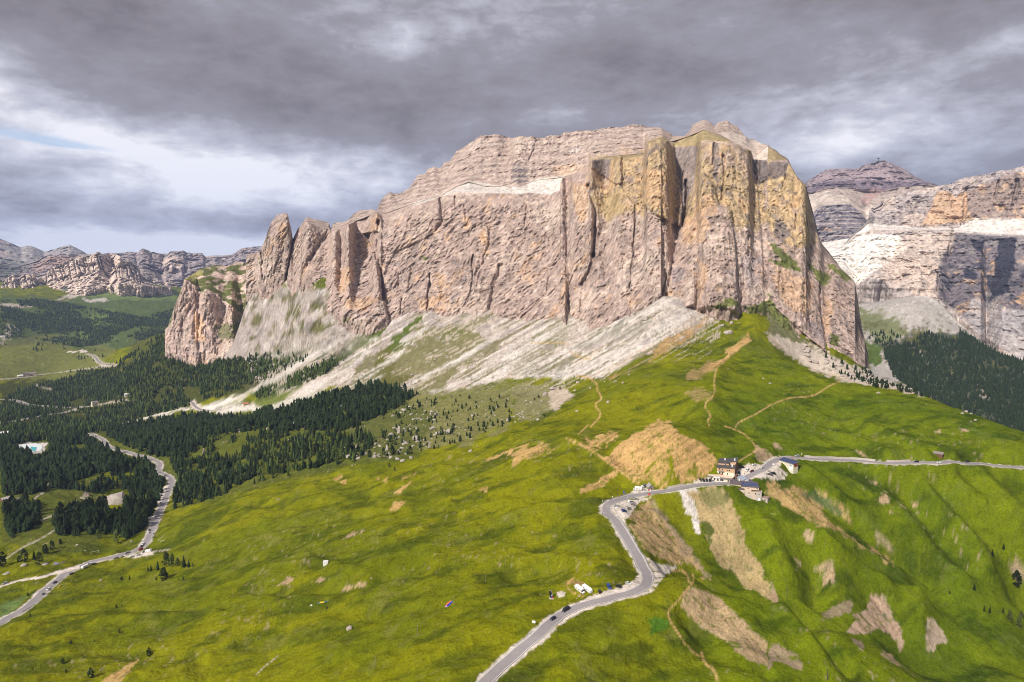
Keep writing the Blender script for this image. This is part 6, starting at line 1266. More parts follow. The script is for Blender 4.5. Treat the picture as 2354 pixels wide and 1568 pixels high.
# --- trees one can point to (tile, foot x, foot y, height in tile pixels, kind, label)
SINGLE = [
 ('L', 490, 118, 92, 'spruce', 'lone dark spruce standing in the gap between the left wood and the copse'), ('L', 360, 118, 80, 'pine', 'broad dark pine beside the pale path at the gap, left of the lone spruce'),
 ('L', 295, 145, 70, 'pine', 'dark pine at the tip of the left wood, lower left of the broad pine'), ('L', 418, 385, 75, 'pine', 'dark round pine in the clump above the small pond, left one'), ('L', 478, 350, 72, 'pine', 'dark round pine in the clump above the small pond, right one'),
 ('L', 555, 300, 45, 'pine', 'small dark pine just below the left end of the copse'), ('L', 315, 440, 80, 'spruce', 'narrow dark spruce right of the bushy pines near the pond'), ('L', 225, 460, 100, 'pine', 'bushy green pine left of the narrow spruce near the pond'), ('L', 175, 465, 50, 'pine', 'small pine at the left foot of the bushy pine'),
 ('L', 365, 490, 100, 'larch', 'pale open larch beside the scattered stones near the pond'), ('L', 25, 500, 110, 'pine', 'big dark pine at the left picture edge above the gravel track'), ('L', 1075, 290, 110, 'larch', 'tall pale larch standing in front of the copse, right one'), ('L', 905, 245, 75, 'larch', 'short pale larch standing in front of the copse, left one'),
 ('L', 1450, 540, 85, 'spruce', 'green spruce left of the dense clump below the road bend'), ('L', 1388, 545, 58, 'spruce', 'small spruce below the road bend, left of the green spruce'), ('L', 1360, 548, 50, 'spruce', 'smallest spruce at the left end of the row below the road bend'),
 ('L', 1525, 508, 130, 'larch', 'tallest green larch of the dense clump below the road bend'), ('L', 1580, 505, 105, 'larch', 'green larch in the middle of the dense clump below the road bend'), ('L', 1630, 500, 70, 'larch', 'low green larch between the tall larch and the dark spruces'),
 ('L', 1690, 508, 105, 'spruce', 'pointed spruce in the right half of the dense clump below the bend'), ('L', 1735, 510, 70, 'spruce', 'dark spruce at the right end of the dense clump below the bend'), ('L', 1768, 512, 40, 'larch', 'tiny larch just right of the dense clump'),
 ('L', 1505, 630, 110, 'pine', 'round green pine standing alone under the dense clump'), ('L', 1435, 630, 40, 'spruce', 'small spruce just left of the round green pine'), ('L', 1190, 625, 42, 'spruce', 'small green spruce in open meadow left of the round pine, right one'), ('L', 1118, 632, 32, 'pine', 'small dark bush pine in open meadow, far left of the round pine'), ('L', 1680, 640, 45, 'larch', 'thin young larch beside the brown earth patch'),
 ('L', 277, 965, 38, 'spruce', 'small dark spruce on the lower verge of the left road'), ('L', 257, 775, 25, 'pine', 'small dark bush above the left road near the mown field'), ('L', 1070, 888, 32, 'pine', 'dark bush pine in the middle of the left meadow'), ('L', 1120, 872, 18, 'pine', 'tiny bush right of the dark bush in the left meadow'), ('L', 1098, 1115, 30, 'pine', 'dark bush below the left meadow hollow'),
 ('L', 865, 1195, 28, 'spruce', 'thin little spruce in the left foreground meadow'), ('L', 652, 1218, 30, 'pine', 'round bush in the left foreground meadow'), ('L', 1368, 1328, 72, 'pine', 'dark oval juniper standing alone on the foreground mound'), ('L', 608, 1482, 30, 'pine', 'small bush left of the short white plank'), ('L', 580, 1400, 45, 'pine', 'spreading green bush in the lower left corner meadow'), ('L', 840, 1525, 80, 'pine', 'large spreading bush above the bare foreground bank'),
 ('K', 2062, 1185, 60, 'spruce', 'small dark spruce on the right-hand slope, lower left of a pair'), ('K', 2165, 1125, 55, 'spruce', 'small dark spruce on the right-hand slope, upper right of a pair'), ('K', 2278, 1460, 118, 'pine', 'tall dark oval pine beside the brown slip at the right edge'), ('K', 1895, 1500, 62, 'spruce', 'small spruce at the top of the grey gully track on the right'),
 ('O', 1985, 915, 50, 'spruce', 'small spruce in the row above the ridge, leftmost'), ('O', 2035, 930, 60, 'spruce', 'spruce second from the left in the row above the ridge'), ('O', 2158, 930, 48, 'spruce', 'small spruce at the foot of the grey gully track'), ('O', 2215, 1005, 85, 'larch', 'green larch behind the ridge at the lower right, left of two'), ('O', 2300, 1070, 95, 'larch', 'green larch behind the ridge at the lower right, right of two'), ('O', 2325, 985, 60, 'larch', 'paler larch behind the two green larches'), ('O', 1668, 755, 35, 'spruce', 'tiny spruce beside the brown gully on the right slope'),
 ('I', 1315, 715, 62, 'pine', 'big dark pine standing above the tall leaning boulder'), ('I', 1815, 820, 70, 'pine', 'big round dark pine just right of the pale leaning boulder'), ('I', 1255, 1045, 88, 'pine', 'large dark pine in the middle of the boulder group'), ('I', 1420, 1040, 80, 'pine', 'large dark pine at the right end of the boulder group'), ('I', 1175, 1045, 70, 'pine', 'dark pine left of the large pine in the boulder group'), ('I', 1045, 1070, 72, 'pine', 'dark pine behind the lowest boulders of the group'),
 ('I', 870, 1025, 75, 'pine', 'round dark pine just left of the white boulder cluster'), ('I', 970, 935, 60, 'pine', 'dark pine above the white boulder cluster'), ('I', 1180, 895, 75, 'pine', 'broad dark pine left of the tall leaning boulder'), ('I', 1225, 1160, 40, 'pine', 'left bush pine of the isolated pair on the meadow'), ('I', 1275, 1200, 45, 'larch', 'right green shrub of the isolated pair on the meadow'), ('I', 470, 1035, 110, 'spruce', 'tall pointed dark spruce left of the wood edge in the clearing'), ('I', 350, 1050, 85, 'spruce', 'dark spruce left of the tall pointed one'), ('I', 495, 1155, 75, 'pine', 'round pine at the lower edge of the wood'), ('I', 295, 1250, 58, 'larch', 'light green larch standing out on the meadow below the wood'),
 ('G', 992, 1208, 48, 'pine', 'round dark pine on the ridge line in front of white rubble, first from the left'), ('G', 1095, 1212, 42, 'pine', 'round dark pine on the ridge line in front of white rubble, second from the left'), ('G', 1195, 1228, 48, 'pine', 'dark pine on the ridge line, third from the left'), ('G', 1270, 1250, 55, 'pine', 'dark pine on the ridge line, fourth from the left'), ('G', 1355, 1270, 60, 'pine', 'dark green pine on the ridge line, rightmost of the tall ones'),
 ('A', 835, 1480, 60, 'spruce', 'dark spruce alone on the bright green clearing of the far hill'), ('I', 2305, 560, 30, 'pine', 'small dark pine at the upper edge of the stony pasture'), ('E', 440, 1225, 32, 'pine', 'small dark pine beside the pale rocks, right one'), ('E', 398, 1215, 24, 'pine', 'small dark pine beside the pale rocks, left one'), ('E', 245, 1305, 38, 'pine', 'small dark pine below the pale rocks'), ('E', 208, 1320, 26, 'pine', 'tiny dark pine left of the one below the pale rocks'), ('E', 295, 1475, 26, 'pine', 'small bush at the lower edge of the stony patch'),
]
def build_single_trees():
 for t, x, y, hp, kd, lb in SINGLE:
  (q,) = P(t, (x, y)); w = hit(*q); d = w.length; h = hp/TILES[t][2]/FPX*d*1.02
  add_tree(kd, w, h, lb, None, 1.0 if kd == 'spruce' else 1.25)
build_single_trees()
build_woods()
# ------------------------------------------------------------------ helpers for built things
TILES.update(Q=(697.5, 452.5, 27.27), R=(595, 475, 31.36), S=(762.5, 450, 47.08), T=(527.5, 580, 20.92), W=(120, 512.5, 29.86))
class MB:
 def __init__(s): s.V = []; s.F = []
 def box(s, x0, x1, y0, y1, z0, z1, top=None):
  b = len(s.V); t = top or (x0, x1, y0, y1)
  s.V += [(x0, y0, z0), (x1, y0, z0), (x1, y1, z0), (x0, y1, z0), (t[0], t[2], z1), (t[1], t[2], z1), (t[1], t[3], z1), (t[0], t[3], z1)]
  s.F += [tuple(b+i for i in f) for f in ((0, 3, 2, 1), (4, 5, 6, 7), (0, 1, 5, 4), (1, 2, 6, 5), (2, 3, 7, 6), (3, 0, 4, 7))]; return s
 def hexa(s, pts):
  b = len(s.V); s.V += pts; s.F += [tuple(b+i for i in f) for f in ((0, 3, 2, 1), (4, 5, 6, 7), (0, 1, 5, 4), (1, 2, 6, 5), (2, 3, 7, 6), (3, 0, 4, 7))]; return s
 def poly(s, pts): b = len(s.V); s.V += pts; s.F.append(tuple(range(b, b+len(pts)))); return s
 def slab(s, pts, th):
  """a sheet of four corners with thickness downward"""
  return s.hexa([(p[0], p[1], p[2]-th) for p in pts]+list(pts))
 def extr(s, prof, y0, y1):
  """closed profile in x, z extruded along y"""
  n = len(prof); b = len(s.V); s.V += [(x, y0, z) for x, z in prof]+[(x, y1, z) for x, z in prof]
  s.F += [tuple(b+i for i in range(n)), tuple(b+n+i for i in reversed(range(n)))]+[(b+i, b+n+i, b+n+(i+1) % n, b+(i+1) % n) for i in range(n)]; return s
 def cyl(s, p, q, r, n=8, r2=None):
  p, q = Vector(p), Vector(q); a = (q-p).normalized(); u = a.orthogonal().normalized(); w = a.cross(u); b = len(s.V); r2 = r if r2 is None else r2
  for c, rr in ((p, r), (q, r2)):
   for i in range(n): t = i*2*math.pi/n; s.V.append(tuple(c+u*rr*math.cos(t)+w*rr*math.sin(t)))
  s.F += [(b+i, b+(i+1) % n, b+n+(i+1) % n, b+n+i) for i in range(n)]+[tuple(b+i for i in reversed(range(n))), tuple(b+n+i for i in range(n))]; return s
 def build(s, name, mat, parent=None, bevel=0):
  me = bpy.data.meshes.new(name); me.from_pydata([tuple(map(float, v)) for v in s.V], [], s.F)
  bm = bmesh.new(); bm.from_mesh(me); bmesh.ops.recalc_face_normals(bm, faces=bm.faces); bm.to_mesh(me); bm.free()
  me.materials.append(mat); o = link(bpy.data.objects.new(name, me)); o.parent = parent
  if bevel: m = o.modifiers.new('bevel', 'BEVEL'); m.width = bevel; m.segments = 2; m.limit_method = 'ANGLE'
  return o
def part(name, mat, parent, fn): mb = MB(); fn(mb); return mb.build(name, mat, parent)
_mc = {}
def col_mat(c, rough=0.7, metal=0.0, spec=0.3, var=0.12, name='paint'):
 k = (c, rough, metal, name)
 if k not in _mc: _mc[k] = simple_mat(name, c, rough, metal, var, spec, nscale=1.5)
 return _mc[k]
CAR_PAINT = dict(white=(.78, .78, .76), black=(.012, .012, .014), silver=(.45, .46, .48), grey=(.16, .165, .175), navy=(.012, .018, .05), blue=(.02, .07, .30), red=(.42, .03, .02), yellow=(.75, .55, .03), brown=(.07, .045, .03), teal=(.02, .06, .08), maroon=(.13, .02, .02))
def paint_mat(c): return col_mat(CAR_PAINT[c], 0.28, 0.15, 0.5, 0.0, 'car_paint_'+c)
M_GLASS = simple_mat('dark_glass', (0.02, 0.025, 0.03), 0.08, 0, 0, 0.6); M_TYRE = simple_mat('tyre', (0.015, 0.015, 0.015), 0.9); M_LAMP = simple_mat('lamp_glass', (0.8, 0.8, 0.75), 0.15, 0, 0, .6); M_RED = simple_mat('red_glass', (0.35, 0.01, 0.01), 0.2, 0, 0, .6)
M_METAL = simple_mat('galvanised', (0.42, 0.44, 0.46), 0.45, 0.7); M_WOODG = simple_mat('grey_wood', (0.24, 0.21, 0.19), 0.9, var=.3, nscale=3); M_WOOD = simple_mat('larch_cladding', (0.64, 0.42, 0.25), 0.8, var=.15, nscale=2); M_WOODD = simple_mat('brown_wood', (0.16, 0.08, 0.05), 0.85, var=.3, nscale=2)
M_PLASTER = simple_mat('cream_plaster', (0.72, 0.66, 0.52), 0.9, var=.06); M_PINK = simple_mat('beige_plaster', (0.62, 0.50, 0.40), 0.9, var=.08); M_ROOFD = simple_mat('dark_roof', (0.075, 0.072, 0.08), 0.75, var=.2, nscale=2); M_ROOFB = simple_mat('brown_roof', (0.12, 0.095, 0.10), 0.75, var=.2)
M_SOLAR = simple_mat('solar_glass', (0.05, 0.065, 0.16), 0.25, 0.2, .0, .6); M_TIN = simple_mat('pale_metal_roof', (0.48, 0.55, 0.64), 0.4, .4); M_CONC = simple_mat('concrete', (0.50, 0.45, 0.40), 0.9, var=.12); M_WHITE = simple_mat('white_paint', (0.82, 0.82, 0.80), 0.6); M_STONE = simple_mat('stone', (0.50, 0.45, 0.40), 0.95, var=.35, nscale=.8)
M_TERR = simple_mat('terrace', (0.72, 0.58, 0.45), .9, var=.05)
# vehicles: x forward, origin on the ground between the wheels
def prof_body(mb, prof, w, taper=0.0):
 """side profile (x, z, half width) extruded across"""
 n = len(prof); b = len(mb.V)
 for s_ in (-1, 1):
  mb.V += [(x, s_*hw*w, z) for x, z, hw in prof]
 mb.F += [tuple(b+i for i in range(n)), tuple(b+n+i for i in reversed(range(n)))]+[(b+i, b+n+i, b+n+(i+1) % n, b+(i+1) % n) for i in range(n)]
CAR_SHAPES = {
 'hatch': (4.2, .88, [(-2.05, .28, .97), (-2.1, .75, 1), (-2.0, 1.0, .98), (-1.75, 1.42, .78), (-.6, 1.5, .76), (.35, 1.42, .76), (1.05, .98, .94), (1.85, .82, .93), (2.08, .6, .92), (2.08, .28, .92)], [(-1.5, 1.36), (.28, 1.36), (.92, 1.0), (-1.7, 1.0)], (1.0, 1.42, .36)),
 'sedan': (4.6, .9, [(-2.3, .3, .95), (-2.32, .8, .98), (-2.1, .98, .96), (-1.5, 1.02, .94), (-1.0, 1.4, .76), (.2, 1.42, .76), (.95, 1.0, .94), (2.0, .82, .92), (2.3, .6, .9), (2.3, .3, .9)], [(-.95, 1.34), (.15, 1.34), (.8, 1.02), (-1.35, 1.04)], None),
 'suv': (4.5, .94, [(-2.2, .35, .97), (-2.25, .9, 1), (-2.15, 1.2, .97), (-1.95, 1.68, .82), (-.6, 1.74, .8), (.3, 1.66, .8), (.95, 1.18, .95), (1.95, 1.05, .94), (2.2, .8, .92), (2.2, .35, .92)], [(-1.8, 1.58), (.22, 1.58), (.82, 1.2), (-1.95, 1.2)], None),
 'wagon': (4.7, .9, [(-2.35, .3, .96), (-2.4, .8, 1), (-2.3, 1.02, .97), (-2.05, 1.44, .8), (-.6, 1.5, .78), (.2, 1.44, .77), (.95, 1.0, .94), (2.0, .82, .92), (2.32, .6, .9), (2.32, .3, .9)], [(-1.9, 1.36), (.12, 1.36), (.8, 1.02), (-2.1, 1.02)], None),
 'van': (5.0, .97, [(-2.5, .32, .98), (-2.55, 1.0, 1), (-2.45, 1.9, .9), (-2.2, 1.98, .88), (.7, 1.98, .87), (1.1, 1.88, .87), (1.75, 1.2, .95), (2.3, 1.02, .93), (2.5, .7, .92), (2.5, .32, .92)], [(-2.2, 1.78), (.85, 1.78), (1.5, 1.24), (-2.3, 1.24)], None)}
CAR_PARTS = {}
def car_meshes(shape, color):
 k = (shape, color)
 if k in CAR_PARTS: return CAR_PARTS[k]
 L, w, prof, win, _ = CAR_SHAPES[shape]
 if shape not in CAR_PARTS:
  P_ = []
  def mesh(name, mat, fn): mb = MB(); fn(mb); o = mb.build(name, mat); me = o.data; bpy.data.objects.remove(o); return (name, me)
  # glass: side windows, windscreen, rear window, each a hair proud of the body
  hw = 0.86*w
  for s_ in (-1, 1): P_.append(mesh('side_window', M_GLASS, lambda m: m.hexa([(x, s_*(w*.80 if z > 1.3*prof[3][1]/1.42 else w*.955), z) for x, z in reversed(win)]+[(x, s_*(w*.80 if z > 1.3*prof[3][1]/1.42 else w*.955)+s_*.03, z) for x, z in reversed(win)])))
  tops = [p for p in prof if p[1] > prof[4][1]-.12]; a, b = prof[5] if shape != 'van' else prof[5], prof[6]
  if shape == 'sedan': a, b = prof[5], prof[6]
  def quad(m, a, b, off):
   m.hexa([(a[0], -a[2]*w*.9, a[1]), (a[0], a[2]*w*.9, a[1]), (b[0], b[2]*w*.88, b[1]), (b[0], -b[2]*w*.88, b[1])]+[(a[0]+off, -a[2]*w*.9, a[1]+.02), (a[0]+off, a[2]*w*.9, a[1]+.02), (b[0]+off, b[2]*w*.88, b[1]+.03), (b[0]+off, -b[2]*w*.88, b[1]+.03)])
  P_.append(mesh('windscreen', M_GLASS, lambda m: quad(m, a, b, .03)))
  ra, rb = (prof[4], prof[3]) if shape == 'sedan' else (prof[3], prof[2])
  P_.append(mesh('rear_window', M_GLASS, lambda m: quad(m, ra, rb, -.03)))
  r = .33 if shape in ('hatch', 'sedan', 'wagon') else .37
  for x in (-L*.29, L*.31):
   for s_ in (-1, 1): P_.append(mesh('wheel', M_TYRE, lambda m: m.cyl((x, s_*(w-.2), r), (x, s_*(w+.01), r), r, 14)))
  z = prof[8][1]
  for s_ in (-1, 1):
   P_.append(mesh('headlight', M_LAMP, lambda m: m.box(prof[8][0]-.12, prof[8][0]+.02, s_*w*.62-.16, s_*w*.62+.16, z-.02, z+.14)))
   P_.append(mesh('tail_light', M_RED, lambda m: m.box(prof[1][0]-.03, prof[1][0]+.1, s_*w*.78-.12, s_*w*.78+.12, z+.12, z+.34)))
  CAR_PARTS[shape] = P_
 mb = MB(); prof_body(mb, prof, w); o = mb.build('body', paint_mat(color)); me = o.data; bpy.data.objects.remove(o)
 CAR_PARTS[k] = [('body', me)]+CAR_PARTS[shape]; return CAR_PARTS[k]
def bearing_at(t, x, y, dx, dy, sp=14):
 (a,) = P(t, (x-dx*sp/25, y-dy*sp/25)); (b,) = P(t, (x+dx*sp/25, y+dy*sp/25)); A, B = hit(*a), hit(*b)
 return math.atan2(B.y-A.y, B.x-A.x)
def surface(p):
 """height of what one stands on: the road sheet or the ground"""
 z = float(ground_z(p.x, p.y))
 for nm, (W, hf) in ROADS.items():
  d = np.hypot(W[:, 0]-p.x, W[:, 1]-p.y); i = int(d.argmin())
  if d[i] < hf+1.0: z = max(z, W[i, 2]-0.0)
 return z
NO_VALLEY = ('main', 'left', 'branch')
def stand(t, x, y):
 (q,) = P(t, (x, y)); w = hit(*q); w.z = surface(w); return w
def put(name, label, cat, t, x, y, ang=None, group=None):
 r = link(bpy.data.objects.new(name, None)); w = stand(t, x, y) if t else Vector((x, y, 0)); r.location = w; r.empty_display_size = .3
 r.rotation_euler = (0, 0, ang if ang is not None else 0); tag(r, label, cat, group); return r
def face(w, th=0): return -math.atan2(w.x, w.y)+math.radians(th)
def align_ground(r):
 """tilt a parked thing to the slope it stands on"""
 x, y = r.location.x, r.location.y; a = r.rotation_euler.z; e = 1.6
 c, s_ = math.cos(a), math.sin(a)
 fx = (surface(Vector((x+c*e, y+s_*e, 0)))-surface(Vector((x-c*e, y-s_*e, 0))))/(2*e); fy = (surface(Vector((x-s_*e, y+c*e, 0)))-surface(Vector((x+s_*e, y-c*e, 0))))/(2*e)
 fx, fy = max(-.25, min(.25, fx)), max(-.25, min(.25, fy))
 r.rotation_euler = (math.atan(fy), -math.atan(fx), a)
def add_car(t, x, y, dx, dy, shape, color, label, cat='car', group=None, scale=1.0):
 r = put(dict(van='van').get(shape, 'car'), label, 'van' if shape == 'van' else cat, t, x, y, bearing_at(t, x, y, dx, dy), group)
 for nm, me in car_meshes(shape, color):
  o = link(bpy.data.objects.new(nm, me)); o.parent = r
 r.scale = (scale,)*3; align_ground(r); return r
def add_camper(t, x, y, dx, dy, label, L=6.8, kind='motorhome', group=None):
 r = put(kind, label, kind, t, x, y, bearing_at(t, x, y, dx, dy), group); W_ = 1.13; h = L/2
 if kind == 'motorhome':
  part('body', M_WHITE, r, lambda m: m.extr([(-h, .45), (-h, 2.85), (h-2.0, 2.95), (h-1.1, 2.75), (h-1.1, 1.95), (h-1.7, 1.9), (h-1.7, .45)], -W_, W_))
  part('cab', M_WHITE, r, lambda m: m.extr([(h-1.69, .4), (h-1.69, 1.93), (h-1.3, 1.9), (h-.75, 1.25), (h-.1, 1.0), (h, .4)], -.95, .95))
  part('windscreen', M_GLASS, r, lambda m: m.hexa([(h-1.27, -.85, 1.88), (h-1.27, .85, 1.88), (h-.74, .9, 1.3), (h-.74, -.9, 1.3), (h-1.22, -.85, 1.92), (h-1.22, .85, 1.92), (h-.70, .9, 1.33), (h-.70, -.9, 1.33)]))
  ww = (h-.9, -h+1.1)
 else:
  part('body', M_WHITE, r, lambda m: m.extr([(-h, .5), (-h, 2.3), (-h+.25, 2.7), (h-.9, 2.7), (h, 1.9), (h, .5)], -W_, W_))
  part('drawbar', M_METAL, r, lambda m: m.box(h, h+1.0, -.08, .08, .42, .52)); ww = (0, -.1)
 for s_ in (-1, 1):
  for q in (-h*.55, h*.12): part('window', M_GLASS, r, lambda m: m.box(q-.45, q+.45, s_*(W_+.012)-.01, s_*(W_+.012)+.01, 1.55, 2.1))
  part('stripe', col_mat((.35, .38, .45), .5), r, lambda m: m.box(-h+.1, h-1.9, s_*(W_+.01)-.008, s_*(W_+.01)+.008, .85, 1.0))
  for q in ww: part('wheel', M_TYRE, r, lambda m: m.cyl((q, s_*(W_-.2), .35), (q, s_*(W_+.02), .35), .35, 12))
 part('roof_hatch', col_mat((.6, .62, .63), .5), r, lambda m: m.box(-.9, -.3, -.3, .3, 2.9 if kind == 'motorhome' else 2.7, 3.05 if kind == 'motorhome' else 2.8))
 align_ground(r); return r
def build_vehicles():
 g = 'cars parked in a row in front of the hotel'
 for x, y, c, s_, lb in [(75, 752, 'brown', 'hatch', 'dark brown car at the left end of the row before the hotel'), (172, 775, 'black', 'hatch', 'black car second from the left in the row before the hotel'), (255, 775, 'navy', 'hatch', 'dark blue car third from the left in the row before the hotel'),
       (340, 778, 'black', 'suv', 'black off-road car fourth from the left in the row before the hotel'), (428, 795, 'silver', 'hatch', 'silver car second from the right in the row before the hotel'), (555, 802, 'white', 'hatch', 'white car at the right end of the row before the hotel')]:
  add_car('Q', x, y, 7, 18, s_, c, lb, group=g)
 for a in [('Q', 1195, 412, -22, 0, 'wagon', 'black', 'black car parked behind the hotel beside the low wall'), ('Q', 1540, 350, -22, -1, 'hatch', 'white', 'white car under the grass bank above the hotel lot'), ('Q', 1345, 482, -6, 10, 'van', 'white', 'white minibus standing in the gravel lot behind the hotel'),
    ('Q', 1485, 535, -14, 6, 'hatch', 'maroon', 'dark red car on the triangular island by the road'), ('Q', 1762, 440, 16, -8, 'suv', 'white', 'white car driving up the road beside the hotel lot'), ('Q', 1130, 580, 2, 14, 'hatch', 'teal', 'dark green car at the right side of the hotel'),
    ('Q', 1105, 655, -4, 12, 'hatch', 'white', 'white car at the right side of the hotel between two dark ones'), ('Q', 1075, 715, -18, 6, 'hatch', 'black', 'black car at the near right corner of the hotel'), ('Q', 1965, 605, -18, -6, 'wagon', 'grey', 'grey estate car nearer to the road on the viewpoint lot'), ('Q', 2045, 575, -18, -6, 'wagon', 'black', 'dark estate car with rack behind the grey one on the viewpoint lot'),
    ('S', 1620, 290, -20, 0, 'hatch', 'silver', 'silver blue car parked at the verge near the tricolour banner'), ('K', 1363, 327, -20, 0, 'hatch', 'navy', 'dark car on the long straight right of the solar hut'), ('K', 1575, 336, -14, 0, 'hatch', 'white', 'white car in the small lay-by below the hay barn'), ('K', 1828, 325, -20, 1, 'van', 'black', 'black van with red lights at the far right of the road'),
    ('R', 1285, 770, 20, 1, 'wagon', 'silver', 'silver car alone beside the road edge of the bend lot'), ('R', 1125, 865, 16, 4, 'van', 'white', 'white van in the bend lot beside a silver car'), ('R', 1172, 930, 16, 4, 'wagon', 'silver', 'silver car directly below the white van in the bend lot'), ('R', 668, 990, -18, 0, 'hatch', 'silver', 'silver car farthest left in the bend lot'), ('R', 1045, 1055, 18, 3, 'suv', 'silver', 'silver off-road car between the blue and the left silver car'), ('R', 905, 1140, 18, 4, 'suv', 'blue', 'bright blue car at the lower edge of the bend lot'),
    ('R', 1540, 360, -5, 14, 'suv', 'grey', 'dark off-road car next to the grey wooden hut'), ('R', 1450, 395, -14, 5, 'hatch', 'white', 'white car half hidden behind the parked motorhome'),
    ('T', 1512, 255, -8, -16, 'hatch', 'black', 'black car with red tail lights beside the caravan'), ('T', 1705, 160, 8, 16, 'van', 'blue', 'blue van with its tailgate open on the gravel strip'), ('T', 1920, 150, 18, 9, 'sedan', 'black', 'black car between the blue van and the white car'), ('T', 2112, 92, 18, 9, 'hatch', 'white', 'white car at the right end of the gravel strip under the bend'),
    ('T', 805, 650, -16, 10, 'van', 'black', 'black van driving down the near road behind the blue car'), ('T', 530, 835, -16, 10, 'hatch', 'navy', 'dark blue car driving down the near road ahead of the van'),
    ('L', 868, 486, 14, -3, 'wagon', 'black', 'black car right behind the white towing car on the left road'), ('L', 825, 492, -14, 4, 'van', 'white', 'white van towing in front of the white trailer'), ('L', 652, 578, -14, 6, 'hatch', 'navy', 'dark car driving alone on the wide left bend'), ('L', 503, 661, -14, 8, 'hatch', 'black', 'black car parked on the upper verge of the left road'), ('L', 556, 690, 8, -6, 'hatch', 'yellow', 'small yellow car on the lower verge of the left road'),
    ('L', 441, 722, -14, 12, 'suv', 'white', 'white off-road car parked on the upper verge of the left road'), ('L', 398, 766, -14, 12, 'hatch', 'teal', 'dark teal car below the white one on the upper verge'), ('L', 44, 665, -16, 7, 'wagon', 'silver', 'silver car on the gravel track at the left edge'), ('L', 1070, 431, -14, 2, 'wagon', 'grey', 'grey car at the lower road edge left of the lay-by'), ('L', 1128, 421, -14, 2, 'wagon', 'teal', 'dark green car at the lower road edge at the lay-by tip'),
    ('W', 220, 1228, -20, 6, 'wagon', 'grey', 'grey car on the upper verge before the left junction'), ('W', 367, 1325, -12, 3, 'hatch', 'silver', 'small silver car at the tip of the left lay-by'), ('W', 553, 1285, -14, 4, 'hatch', 'silver', 'silver car in the middle of the left lay-by'), ('W', 608, 1125, -14, 6, 'van', 'red', 'red bus-like van with white roof on the left road bend'), ('W', 642, 1030, -10, 8, 'hatch', 'navy', 'dark blue car parked above the red van'),
    ('W', 685, 965, -8, 10, 'suv', 'white', 'white car parked above the dark blue one on the left verge'), ('W', 730, 1185, -10, 6, 'suv', 'grey', 'grey off-road car next to the left lay-by motorhome'), ('W', 845, 1103, 14, -1, 'wagon', 'black', 'black long car behind the lay-by motorhome'), ('W', 855, 620, -4, 12, 'hatch', 'white', 'white car below a dark one on the straight left verge'), ('W', 875, 545, -4, 12, 'hatch', 'black', 'dark car above a white one on the straight left verge'),
    ('W', 975, 655, -3, 12, 'hatch', 'white', 'white car driving on the straight part of the left road'), ('W', 935, 310, 12, -1, 'wagon', 'white', 'white car in the small bay below the white motorhome'),
    ('H', 1512, 1231, 12, 4, 'hatch', 'silver', 'silver car on the upper hairpin of the winding road'), ('H', 1544, 1316, 4, -10, 'hatch', 'grey', 'grey car at the top of the long white lay-by'), ('H', 1525, 1359, 4, -10, 'hatch', 'white', 'white car in the middle of the long white lay-by'), ('H', 1484, 1425, 8, -8, 'suv', 'black', 'dark car in the widest part of the long white lay-by'), ('H', 1476, 1493, 4, -10, 'hatch', 'grey', 'grey car at the lower end of the long white lay-by'), ('H', 1000, 233, 10, -1, 'van', 'white', 'white bus far off on the valley road before the hairpin')]:
  t, x, y, dx, dy, s_, c, lb = a; add_car(t, x, y, dx, dy, s_, c, lb)
 for a in [('R', 1335, 470, -20, -3, 'white motorhome parked beside the grey wooden hut', 7.0, 'motorhome'), ('T', 1100, 232, 16, 12, 'white motorhome with overcab, left of the pair below the bend', 7.4, 'motorhome'), ('T', 1255, 220, 16, 12, 'long white caravan, right of the pair below the bend', 7.6, 'caravan'),
    ('W', 850, 1185, -16, 5, 'white motorhome in the left lay-by at the junction', 7.5, 'motorhome'), ('W', 915, 200, -16, 3, 'white motorhome in the small bay beside the dark copse', 7.5, 'motorhome'), ('L', 778, 517, 14, -6, 'white trailer caravan towed on the left road', 6.5, 'caravan')]:
  t, x, y, dx, dy, lb, L, k = a; add_camper(t, x, y, dx, dy, lb, L, k)
